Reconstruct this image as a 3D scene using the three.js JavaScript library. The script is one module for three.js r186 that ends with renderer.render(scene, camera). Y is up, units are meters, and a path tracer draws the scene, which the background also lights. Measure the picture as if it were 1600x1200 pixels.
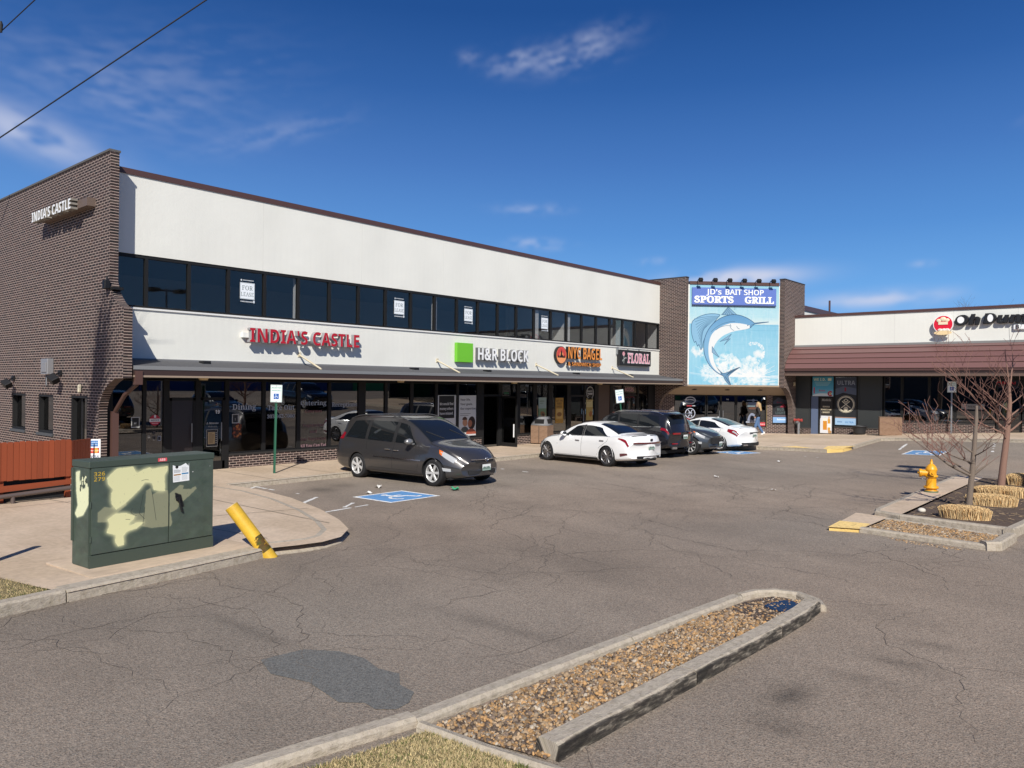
import * as THREE from 'three';
import { mergeGeometries, mergeVertices, toCreasedNormals } from 'three/addons/utils/BufferGeometryUtils.js';
import { RoundedBoxGeometry } from 'three/addons/geometries/RoundedBoxGeometry.js';
import { TessellateModifier } from 'three/addons/modifiers/TessellateModifier.js';
import { MarchingCubes } from 'three/addons/objects/MarchingCubes.js';
import { TextGeometry } from 'three/addons/geometries/TextGeometry.js';
import { FontLoader } from 'three/addons/loaders/FontLoader.js';
import { Brush, Evaluator, SUBTRACTION } from 'three-bvh-csg';

// ---------- camera, sky, sun, exposure ----------
const scene = new THREE.Scene();
const camera = new THREE.PerspectiveCamera(53.39, 4 / 3, 0.1, 2500);
camera.position.set(0, 2.39, 0);
camera.rotation.order = 'YXZ';
camera.rotation.set(0, 0.70955, 0.010827);
const EXPOSURE = 1.22;
const renderer = new THREE.WebGLRenderer({ antialias: true });
renderer.toneMapping = THREE.LinearToneMapping;
renderer.toneMappingExposure = EXPOSURE;
renderer.shadowMap.enabled = true;
renderer.shadowMap.type = THREE.PCFSoftShadowMap;
renderer.setSize(1024, 768);

const SUN = new THREE.Vector3(0.665, 0.78, 0.745).normalize();
const sun = new THREE.DirectionalLight(new THREE.Color().setRGB(1, 0.955, 0.88), 4.3);
sun.position.copy(SUN).multiplyScalar(80).add(new THREE.Vector3(-12, 0, -20));
sun.target.position.set(-12, 0, -20);
sun.castShadow = true;
sun.shadow.mapSize.set(4096, 4096);
Object.assign(sun.shadow.camera, { left: -45, right: 45, top: 45, bottom: -45, near: 1, far: 200 });
sun.shadow.bias = -0.0004;
scene.add(sun, sun.target);

function rng(seed) { let a = seed >>> 0; return () => { a = (a + 0x6d2b79f5) | 0; let t = Math.imul(a ^ (a >>> 15), 1 | a); t = (t + Math.imul(t ^ (t >>> 7), 61 | t)) ^ t; return ((t ^ (t >>> 14)) >>> 0) / 4294967296; }; }
const sstep = (a, b, x) => { const t = Math.min(1, Math.max(0, (x - a) / (b - a))); return t * t * (3 - 2 * t); };
const lerp = (a, b, t) => a + (b - a) * t;
function hash2(x, y, s) { let h = Math.imul(x, 374761393) ^ Math.imul(y, 668265263) ^ Math.imul(s, 1274126177); h = Math.imul(h ^ (h >>> 13), 1274126177); return ((h ^ (h >>> 16)) >>> 0) / 4294967296; }
function vnoise(x, y, s = 0, per = 0) {
  const xi = Math.floor(x), yi = Math.floor(y), fx = x - xi, fy = y - yi, u = fx * fx * (3 - 2 * fx), v = fy * fy * (3 - 2 * fy);
  const w = per ? (n) => ((n % per) + per) % per : (n) => n;
  const a = hash2(w(xi), w(yi), s), b = hash2(w(xi + 1), w(yi), s), c = hash2(w(xi), w(yi + 1), s), d = hash2(w(xi + 1), w(yi + 1), s);
  return lerp(lerp(a, b, u), lerp(c, d, u), v);
}
function fbm(x, y, o = 4, s = 0, per = 0) { let r = 0, a = 0.5, f = 1, t = 0; for (let i = 0; i < o; i++) { r += a * vnoise(x * f, y * f, s + i * 17, per ? per * f : 0); t += a; a *= 0.5; f *= 2; } return r / t; }

// the sky: clear blue deepening upward, thin wisps of cirrus
{
  const W = 2048, H = 1024, data = new Float32Array(W * H * 4);
  const stops = [[-90, .26, .24, .22], [-1.5, .26, .27, .29], [0, .30, .52, .86], [3, .215, .47, .86], [7, .155, .395, .80], [11, .098, .285, .67], [16, .062, .19, .52], [21, .031, .122, .39], [26, .016, .080, .29], [35, .013, .066, .25], [60, .010, .05, .20], [90, .009, .046, .19]];
  // [azimuth from -z towards -x in degrees, elevation, half width, half height, tilt, strength, seed]
  const wisps = [[36.5, 23.2, 3.6, 1.0, .18, .30, 3], [40.6, 22.9, 2.2, .8, .2, .3, 5], [35, 24.3, 3.2, .8, .15, .18, 6], [44.2, 23.1, .8, .5, .1, .16, 8], [73.5, 15.3, 5.0, 1.3, -.25, .5, 11], [68.5, 18.6, 8, 2.6, -.1, .11, 13], [58, 17.2, 5, .9, .3, .13, 17], [66, 20, 9, 3.0, .15, .07, 19], [39.3, 12.9, 2.6, .4, 0, .22, 23], [38.8, 10.4, 2.0, .4, -.05, .36, 29], [30.3, 9.1, .9, .25, 0, .3, 31], [24.6, 7.7, 4.6, .7, .04, 1.0, 37], [15, 6.0, 4.4, .55, .03, .6, 41], [12.5, 8.2, .8, .22, 0, .22, 43], [6.2, 16.3, 1.0, .4, .1, .14, 47]];
  for (let j = 0; j < H; j++) {
    const el = (j + .5) / H * 180 - 90;
    let k = 0; while (k < stops.length - 2 && el > stops[k + 1][0]) k++;
    const A = stops[k], B = stops[k + 1], t = Math.min(1, Math.max(0, (el - A[0]) / (B[0] - A[0])));
    for (let i = 0; i < W; i++) {
      const th = ((i + .5) / W - .5) * 2 * Math.PI, dx = Math.cos(th), dz = Math.sin(th);
      let az = Math.atan2(-dx, -dz) * 180 / Math.PI;
      let r = lerp(A[1], B[1], t), g = lerp(A[2], B[2], t), b = lerp(A[3], B[3], t);
      const side = sstep(20, 75, az) * (1 - sstep(110, 170, az));
      if (el > 0) { r *= 1 + .22 * side; g *= 1 + .08 * side; b *= 1 + .03 * side; }
      if (el > 0) {
        const toSun = Math.max(0, (dx * SUN.x + dz * SUN.z) * Math.cos(el * Math.PI / 180) + Math.sin(el * Math.PI / 180) * SUN.y);
        const halo = Math.pow(toSun, 60) * .5; r += halo; g += halo; b += halo * .95;
        let c = 0;
        for (const w of wisps) {
          const x = (az - w[0]) / w[2], y = (el - w[1] - w[4] * (w[0] - az)) / w[3], d = x * x + y * y;
          if (d > 4) continue;
          const lo = w[1] < 9 || w[0] > 72, n = fbm((az * .9 + el * .25) * (2.2 / Math.sqrt(w[2])) * (lo ? .5 : 1), (el - w[4] * (w[0] - az)) * (lo ? 1.1 : 3.2), lo ? 3 : 5, w[6]);
          c += w[5] * Math.exp(-d * 1.3) * sstep(lo ? .12 : .28, lo ? .6 : .78, n) * 1.35;
        }
        c = Math.min(.9, c);
        r = lerp(r, .62, c); g = lerp(g, .66, c); b = lerp(b, .82, c);
      }
      const o = (j * W + i) * 4; data[o] = r / EXPOSURE; data[o + 1] = g / EXPOSURE; data[o + 2] = b / EXPOSURE; data[o + 3] = 1;
    }
  }
  const t = new THREE.DataTexture(data, W, H, THREE.RGBAFormat, THREE.FloatType);
  t.mapping = THREE.EquirectangularReflectionMapping; t.magFilter = t.minFilter = THREE.LinearFilter; t.wrapS = THREE.RepeatWrapping; t.needsUpdate = true;
  scene.background = t; scene.environment = t;
}

// ---------- naming, grouping ----------
const used = new Map();
function numbered(n) { const k = used.get(n) || 0; used.set(n, k + 1); return k ? n + '_' + String(k).padStart(3, '0') : n; }
function tag(o, label, category, group) { o.userData.label = label; o.userData.category = category; if (group) o.userData.group = group; return o; }
function shade(o) { o.castShadow = true; o.receiveShadow = true; return o; }
function thing(name, label, category, pos = [0, 0, 0], turn = 0, group) {
  const o = new THREE.Group(); o.name = numbered(name); o.position.set(...pos); o.rotation.y = turn; scene.add(o); return tag(o, label, category, group);
}
function part(name, geo, mat, parent) {
  const list = Array.isArray(geo) ? geo : [geo];
  const g = list.length > 1 ? merge(list) : list[0];
  const m = shade(new THREE.Mesh(g, mat)); m.name = parent ? name : numbered(name); (parent || scene).add(m); return m;
}
function struct(name, geo, mat, parent) { const m = part(name, geo, mat, parent); m.userData.kind = 'structure'; return m; }
function grp(name, parent) { const g = new THREE.Group(); g.name = name; parent.add(g); return g; }
function merge(list) {
  const keep = ['position', 'normal', 'uv'];
  const a = list.map((g) => { let q = g.index ? g.toNonIndexed() : g; if (q === g) q = g.clone(); for (const n of Object.keys(q.attributes)) if (!keep.includes(n)) q.deleteAttribute(n); if (!q.attributes.uv) q.setAttribute('uv', new THREE.BufferAttribute(new Float32Array(q.attributes.position.count * 2), 2)); if (!q.attributes.normal) q.computeVertexNormals(); q.clearGroups(); return q; });
  return mergeGeometries(a, false);
}
function dup(root, name, pos, turn, label) { const r = root.clone(); r.name = numbered(name); r.position.set(...pos); r.rotation.y = turn; r.userData = { ...root.userData, label }; scene.add(r); return r; }

// ---------- geometry helpers ----------
const V = (x, y, z) => new THREE.Vector3(x, y, z);
function B(x0, x1, y0, y1, z0, z1) { const g = new THREE.BoxGeometry(Math.abs(x1 - x0), Math.abs(y1 - y0), Math.abs(z1 - z0)); g.translate((x0 + x1) / 2, (y0 + y1) / 2, (z0 + z1) / 2); return g; }
function RB(w, h, d, r, x, y, z, seg = 2) { const g = new RoundedBoxGeometry(w, h, d, seg, Math.min(r, w / 2.01, h / 2.01, d / 2.01)); g.translate(x, y, z); return g; }
function rod(a, b, r0, r1 = r0, seg = 8, open = false) {
  const d = b.clone().sub(a), g = new THREE.CylinderGeometry(r1, r0, d.length(), seg, 1, open);
  g.applyQuaternion(new THREE.Quaternion().setFromUnitVectors(V(0, 1, 0), d.clone().normalize())); g.translate((a.x + b.x) / 2, (a.y + b.y) / 2, (a.z + b.z) / 2); return g;
}
function pipe(pts, r, seg = 24, rad = 8) { return new THREE.TubeGeometry(new THREE.CatmullRomCurve3(pts.map((p) => V(...p))), seg, r, rad); }
function boxUV(g, s = 1) {
  const q = g.index ? g.toNonIndexed() : g, p = q.attributes.position, uv = new Float32Array(p.count * 2), a = V(), b = V(), c = V();
  for (let i = 0; i < p.count; i += 3) {
    a.fromBufferAttribute(p, i); b.fromBufferAttribute(p, i + 1); c.fromBufferAttribute(p, i + 2);
    const n = b.clone().sub(a).cross(c.clone().sub(a)), ax = Math.abs(n.x), ay = Math.abs(n.y), az = Math.abs(n.z);
    [a, b, c].forEach((v, k) => { const o = (i + k) * 2; if (ay >= ax && ay >= az) { uv[o] = v.x * s; uv[o + 1] = v.z * s; } else if (ax >= az) { uv[o] = v.z * s; uv[o + 1] = v.y * s; } else { uv[o] = v.x * s; uv[o + 1] = v.y * s; } });
  }
  q.setAttribute('uv', new THREE.BufferAttribute(uv, 2)); return q;
}
function poly(pts, depth, bevel = 0) { const s = new THREE.Shape(pts.map((p) => new THREE.Vector2(p[0], p[1]))); return new THREE.ExtrudeGeometry(s, { depth, bevelEnabled: bevel > 0, bevelSize: bevel, bevelThickness: bevel, bevelSegments: 1, curveSegments: 12 }); }
function plate(w, h) { return new THREE.PlaneGeometry(w, h); }

// the lie of the land: nearly level beside the long block, climbing along the far shops
function gy(x, z) { const X = Math.min(x, 6); return -0.13 + 0.01 * Math.max(-1, X + 16) + 0.05 * Math.max(0, X + 13.5) * sstep(-24, -38, z); }
function sheet(pts, h, step = 0.7, uvs = 1) {
  let g = new THREE.ShapeGeometry(new THREE.Shape(pts.map((p) => new THREE.Vector2(p[0], -p[1]))));
  g = new TessellateModifier(step, 7).modify(g.toNonIndexed());
  const p = g.attributes.position, uv = new Float32Array(p.count * 2);
  for (let i = 0; i < p.count; i++) { const x = p.getX(i), z = -p.getY(i); uv[2 * i] = x * uvs; uv[2 * i + 1] = z * uvs; p.setXYZ(i, x, gy(x, z) + h, z); }
  g.setAttribute('uv', new THREE.BufferAttribute(uv, 2)); g.computeVertexNormals(); return g;
}
// a kerb of width w and height h along a line of [x, z] points, its body to the left of the walking direction
function kerb(pts, w, h, closed = false, lift = 0, ramp = false) {
  const P = []; const N = pts.length;
  for (let i = 0; i < N; i++) { const a = pts[i], b = pts[(i + 1) % N]; if (!closed && i === N - 1) { P.push(a); break; } const L = Math.hypot(b[0] - a[0], b[1] - a[1]), n = Math.max(1, Math.ceil(L / .8)); for (let k = 0; k < n; k++) P.push([lerp(a[0], b[0], k / n), lerp(a[1], b[1], k / n)]); }
  const M = P.length, sec = ramp ? [[0, -.06], [.005, .012], [w * .45, h * .55], [w * .8, h * .95], [w, h], [w, -.1]] : [[0, -.12], [.012, h - .025], [.035, h], [w - .03, h], [w, h - .02], [w, -.12]], pos = [], uv = [], idx = []; let run = 0;
  for (let i = 0; i < M; i++) {
    const a = P[closed ? (i - 1 + M) % M : Math.max(0, i - 1)], c = P[i], b = P[closed ? (i + 1) % M : Math.min(M - 1, i + 1)];
    let tx = b[0] - a[0], tz = b[1] - a[1]; const l = Math.hypot(tx, tz); tx /= l; tz /= l;
    if (i) run += Math.hypot(c[0] - P[i - 1][0], c[1] - P[i - 1][1]);
    sec.forEach(([o, y], k) => { const x = c[0] + tz * o, z = c[1] - tx * o; pos.push(x, gy(x, z) + y + lift, z); uv.push(run, [0, .3, .36, .64, .7, 1][k]); });
  }
  const S = sec.length, E = closed ? M : M - 1;
  for (let i = 0; i < E; i++) for (let k = 0; k < S - 1; k++) { const a = i * S + k, b = ((i + 1) % M) * S + k; idx.push(a, b, a + 1, b, b + 1, a + 1); }
  if (!closed) for (const [i, f] of [[0, 1], [M - 1, 0]]) for (let k = 1; k < S - 1; k++) { const a = i * S; f ? idx.push(a, a + k, a + k + 1) : idx.push(a, a + k + 1, a + k); }
  const g = new THREE.BufferGeometry(); g.setAttribute('position', new THREE.Float32BufferAttribute(pos, 3)); g.setAttribute('uv', new THREE.Float32BufferAttribute(uv, 2)); g.setIndex(idx);
  return toCreasedNormals(g.toNonIndexed(), .5);
}
// a thin strip of width w lying on the ground along [x, z] points
function ribbon(pts, w, h) {
  const pos = [], uv = [], idx = [];
  pts.forEach((c, i) => {
    const a = pts[Math.max(0, i - 1)], b = pts[Math.min(pts.length - 1, i + 1)], L = Math.hypot(b[0] - a[0], b[1] - a[1]) || 1, tx = (b[0] - a[0]) / L, tz = (b[1] - a[1]) / L, ww = (typeof w === 'function' ? w(i / (pts.length - 1)) : w) / 2;
    for (const s of [1, -1]) { const x = c[0] + tz * ww * s, z = c[1] - tx * ww * s; pos.push(x, gy(x, z) + h, z); uv.push(x, z); }
    if (i) { const k = 2 * i; idx.push(k - 2, k - 1, k, k - 1, k + 1, k); }
  });
  const g = new THREE.BufferGeometry(); g.setAttribute('position', new THREE.Float32BufferAttribute(pos, 3)); g.setAttribute('uv', new THREE.Float32BufferAttribute(uv, 2)); g.setIndex(idx); g.computeVertexNormals();
  if (g.attributes.normal.getY(0) < 0) { const n = g.attributes.normal; for (let i = 0; i < n.count; i++) n.setXYZ(i, 0, 1, 0); const ix = g.index.array; for (let i = 0; i < ix.length; i += 3) { const t = ix[i]; ix[i] = ix[i + 1]; ix[i + 1] = t; } }
  return g;
}

// ---------- textures, materials ----------
function canvas(w, h, draw) { const c = document.createElement('canvas'); c.width = w; c.height = h; const x = c.getContext('2d'); draw(x, w, h); const t = new THREE.CanvasTexture(c); t.colorSpace = THREE.SRGBColorSpace; t.anisotropy = 8; return t; }
function dataTex(n, fill, srgb = false) {
  const d = new Uint8Array(n * n * 4), c = [0, 0, 0];
  for (let j = 0; j < n; j++) for (let i = 0; i < n; i++) { fill(i / n, j / n, c); const o = (j * n + i) * 4; d[o] = Math.max(0, Math.min(255, c[0] * 255)); d[o + 1] = Math.max(0, Math.min(255, c[1] * 255)); d[o + 2] = Math.max(0, Math.min(255, c[2] * 255)); d[o + 3] = 255; }
  const t = new THREE.DataTexture(d, n, n, THREE.RGBAFormat); t.wrapS = t.wrapT = THREE.RepeatWrapping; t.magFilter = THREE.LinearFilter; t.minFilter = THREE.LinearMipmapLinearFilter; t.generateMipmaps = true; if (srgb) t.colorSpace = THREE.SRGBColorSpace; t.needsUpdate = true; return t;
}
const rep = (t, x, y = x) => { const c = t.clone(); c.wrapS = c.wrapT = THREE.RepeatWrapping; c.repeat.set(x, y); c.needsUpdate = true; return c; };
const std = (r, g, b, rough = .8, o = {}) => { const m = new THREE.MeshStandardMaterial({ roughness: rough, ...o }); m.color.setRGB(r, g, b); return m; };
const phys = (r, g, b, rough, o = {}) => { const m = new THREE.MeshPhysicalMaterial({ roughness: rough, ...o }); m.color.setRGB(r, g, b); return m; };
const flat = (t, o = {}) => new THREE.MeshStandardMaterial({ map: t, roughness: .55, ...o });

// brick: ten long by thirty courses, running bond
function brickCanvas(stack, bump) {
  const R = rng(7), N = 1024, c = document.createElement('canvas'); c.width = c.height = N; const x = c.getContext('2d');
  x.fillStyle = bump ? '#303030' : 'rgb(180,160,149)'; x.fillRect(0, 0, N, N);
  if (!bump) for (let i = 0; i < 9000; i++) { const v = 140 + R() * 60; x.fillStyle = `rgba(${v + 8},${v - 6},${v - 16},.35)`; x.fillRect(R() * N, R() * N, 3 + R() * 5, 2); }
  const bw = N / 10, bh = N / 30;
  for (let j = 0; j < 30; j++) for (let i = -1; i < 10; i++) {
    const ox = (i + (j % 2) * .5) * bw, v = R();
    let col = [40 + v * 18, 31 + v * 12, 30 + v * 11]; const q = R(); if (q < .12) col = [58 + v * 12, 41 + v * 8, 36 + v * 7]; else if (q < .2) col = [30, 25, 25]; else if (q < .24) col = [68, 58, 52];
    const bb = 175 + R() * 80; x.fillStyle = bump ? `rgb(${bb},${bb},${bb})` : `rgb(${col.map(Math.round).join()})`;
    const gx = stack ? 0 : 3.6; x.beginPath(); x.roundRect(ox + gx + R() * .8, j * bh + 3.1 + R() * .8, bw - 2 * gx - R(), bh - 6.6 - R(), 2.5); x.fill();
    if (!bump) for (let k = 0; k < 6; k++) { x.fillStyle = `rgba(${R() < .5 ? '25,20,20' : '120,100,92'},.22)`; x.fillRect(ox + 5 + R() * (bw - 16), j * bh + 5 + R() * (bh - 14), 4 + R() * 12, 2 + R() * 4); }
  }
  const t = new THREE.CanvasTexture(c); t.wrapS = t.wrapT = THREE.RepeatWrapping; if (!bump) t.colorSpace = THREE.SRGBColorSpace; t.repeat.set(1 / 2.03, 1 / 2.03); t.anisotropy = 16; return t;
}
const stuccoBump = dataTex(1024, (u, v, c) => { const n = fbm(u * 6, v * 6, 3, 91, 6) * .55 + fbm(u * 48, v * 48, 3, 5, 48) * .3 + fbm(u * 170, v * 170, 2, 15, 170) * .15; c[0] = c[1] = c[2] = n; });
const stuccoCol = dataTex(1024, (u, v, c) => { const n = fbm(u * 4, v * 4, 4, 31, 4), st = fbm(u * 40, v * 2, 3, 61, 2), m = .93 + .09 * (n - .5) + .07 * (st - .5); c[0] = m; c[1] = m * .998; c[2] = m * .985; }, false);
const grain = dataTex(1024, (u, v, c) => { const n = hash2(Math.floor(u * 1024), Math.floor(v * 1024), 3), m = fbm(u * 256, v * 256, 2, 9, 256); c[0] = c[1] = c[2] = .5 * n + .5 * m; });
// asphalt aggregate, 3.2 m tile
const aspCol = dataTex(2048, (u, v, c) => {
  const X = u * 256, Y = v * 256, a = vnoise(X, Y, 1, 256), b = vnoise(X * 2.0, Y * 2.0, 2, 512), d = vnoise(X * .5, Y * .5, 4, 128), hue = vnoise(X * 1.0, Y * 1.0, 77, 256);
  let m = .70 + .36 * (a - .5) + .48 * (b - .5) + .16 * (d - .5); const sp = vnoise(X * 1.3 + 7, Y * 1.3, 8, 0); if (a > .80) m += (a - .80) * 1.5; if (a < .12) m -= .08;
  m = Math.max(.22, m); c[0] = m * (1 + .10 * (hue - .5)); c[1] = m * (1 - .02 * (hue - .5)); c[2] = m * (1 - .10 * (hue - .5));
});
const aspBump = dataTex(1024, (u, v, c) => { const X = u * 256, Y = v * 256; c[0] = c[1] = c[2] = .6 * vnoise(X, Y, 1, 256) + .4 * vnoise(X * 2, Y * 2, 2, 512); });
const conCol = dataTex(1024, (u, v, c) => { const n = fbm(u * 5, v * 5, 5, 201, 5), s = fbm(u * 90, v * 90, 2, 205, 90), q = fbm(u * 3, v * 24, 3, 207, 3); const m = .84 + .3 * (n - .5) + .22 * (s - .5) + .16 * (q - .5); c[0] = m; c[1] = m * (1 + .04 * (n - .5)); c[2] = m * (1 + .12 * (n - .5)); });
const kerbTex = (dirt) => { const R = rng(3 + dirt); const t = canvas(1024, 512, (x) => {
  x.fillStyle = '#dcdad6'; x.fillRect(0, 0, 1024, 512); const blot = (n, cols, y0, y1, al, w, h) => { for (let i = 0; i < n; i++) { x.fillStyle = cols[i % cols.length].replace('A', (R() * al).toFixed(3)); x.beginPath(); x.ellipse(R() * 1024, lerp(y0, y1, R()), 3 + R() * w, 2 + R() * h, (R() - .5) * .4, 0, 7); x.fill(); } };
  blot(2600, ['rgba(255,250,240,A)', 'rgba(90,80,66,A)'], 0, 512, .10, 14, 30);
  blot(240 + 900 * dirt, ['rgba(48,44,38,A)'], 0, 70, .14 + .14 * dirt, 60, 12); blot(240 + 900 * dirt, ['rgba(48,44,38,A)'], 442, 512, .14 + .14 * dirt, 60, 12); if (dirt) { blot(700, ['rgba(36,34,32,A)'], 60, 165, .3, 70, 16); blot(700, ['rgba(36,34,32,A)'], 350, 452, .3, 70, 16); }
  for (let i = 0; i < 46; i++) { x.strokeStyle = `rgba(60,52,44,${.2 + R() * .4})`; x.lineWidth = 1 + R() * 1.5; const a = R() * 1024, b = R() * 512; x.beginPath(); x.moveTo(a, b); x.lineTo(a + (R() - .5) * 60, b + (R() - .5) * 50); x.stroke(); } for (let i = 0; i < 420; i++) { x.fillStyle = `rgba(50,44,36,${.3 + R() * .4})`; x.fillRect(R() * 1024, R() * 512, 1 + R() * 2, 1 + R() * 2); } });
  t.wrapS = t.wrapT = THREE.RepeatWrapping; t.repeat.set(.5, 1); return t; };
const M = {
  brick: new THREE.MeshStandardMaterial({ map: brickCanvas(false), bumpMap: brickCanvas(false, true), bumpScale: .007, roughness: .85 }),
  course: new THREE.MeshStandardMaterial({ map: brickCanvas(true), bumpMap: brickCanvas(true, true), bumpScale: .007, roughness: .85 }),
  stucco: std(.80, .795, .735, .9, { map: rep(stuccoCol, .25), bumpMap: rep(stuccoBump, .5), bumpScale: .006 }),
  white: std(.78, .77, .73, .6),
  coping: std(.085, .042, .036, .45), fascia: std(.042, .024, .02, .5), tan: std(.30, .23, .17, .6),
  mansard: std(.175, .088, .08, .42, { bumpMap: rep(grain, 2), bumpScale: .001 }),
  membrane: std(.085, .085, .09, .9, { bumpMap: rep(stuccoBump, .6), bumpScale: .02 }), zinc: std(.20, .205, .21, .6),
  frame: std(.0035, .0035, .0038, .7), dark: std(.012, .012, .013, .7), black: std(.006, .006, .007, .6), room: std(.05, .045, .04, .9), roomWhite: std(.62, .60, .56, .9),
  glass: phys(.80, .81, .82, .012, { transmission: 1, thickness: 0, ior: 1.42 }),
  tintGlass: phys(.62, .60, .58, .012, { transmission: 1, thickness: 0, ior: 1.36 }),
  shopGlass: phys(.16, .165, .17, .012, { transmission: 1, thickness: 0, ior: 2.35 }),
  concrete: std(.645, .50, .36, .9, { map: rep(conCol, .25), bumpMap: rep(grain, 1.2), bumpScale: .0025 }),
  kerbstone: std(.60, .53, .44, .92, { map: kerbTex(0), bumpMap: rep(stuccoBump, .8, 1.2), bumpScale: .012 }), kerbDirty: std(.60, .53, .44, .92, { map: kerbTex(.2), bumpMap: rep(stuccoBump, .8, 1.2), bumpScale: .014 }),
  paintY: std(.86, .60, .20, .8, { map: rep(conCol, .7) }), paintW: std(.74, .72, .68, .8), paintB: std(.10, .27, .52, .75),
  steel: std(.35, .36, .37, .42, { metalness: .7 }), chrome: std(.72, .73, .75, .16, { metalness: 1 }), rubber: std(.012, .012, .013, .78),
  green: std(.012, .10, .055, .5), bollard: std(.76, .47, .04, .5, { map: rep(conCol, 1.2) }), hydrant: std(.78, .36, .015, .42),
  cream: std(.62, .55, .40, .6), bark: std(.20, .155, .12, .9, { bumpMap: rep(grain, 3, 1), bumpScale: .004 }), twig: std(.24, .125, .095, .85),
  fenceRed: std(.265, .053, .015, .72, { bumpMap: rep(grain, .8, .2), bumpScale: .002 }), copper: std(.085, .042, .033, .6), wood: std(.26, .165, .10, .8, { map: rep(conCol, .8) }),
};
const fonts = {};
{ const L = new FontLoader(); for (const [k, f] of [['b', 'droid_sans_bold'], ['r', 'droid_sans_regular'], ['sb', 'droid_serif_bold']]) fonts[k] = await L.loadAsync('fonts/droid/' + f + '.typeface.json'); }
// raised lettering: cap height h, total width w, thickness d, left end of the baseline at the origin
function letters(s, h, w, d, font = 'b', bevel = 0) {
  const g = new TextGeometry(s, { font: fonts[font], size: h, depth: d, curveSegments: 5, bevelEnabled: bevel > 0, bevelThickness: bevel, bevelSize: bevel, bevelSegments: 1 });
  g.computeBoundingBox(); let b = g.boundingBox; g.translate(-b.min.x, 0, 0);
  const cap = new TextGeometry('I', { font: fonts[font], size: h, depth: .01, curveSegments: 2, bevelEnabled: false }); cap.computeBoundingBox();
  g.scale(w / (b.max.x - b.min.x), h / (cap.boundingBox.max.y - cap.boundingBox.min.y), 1); return g;
}
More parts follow.
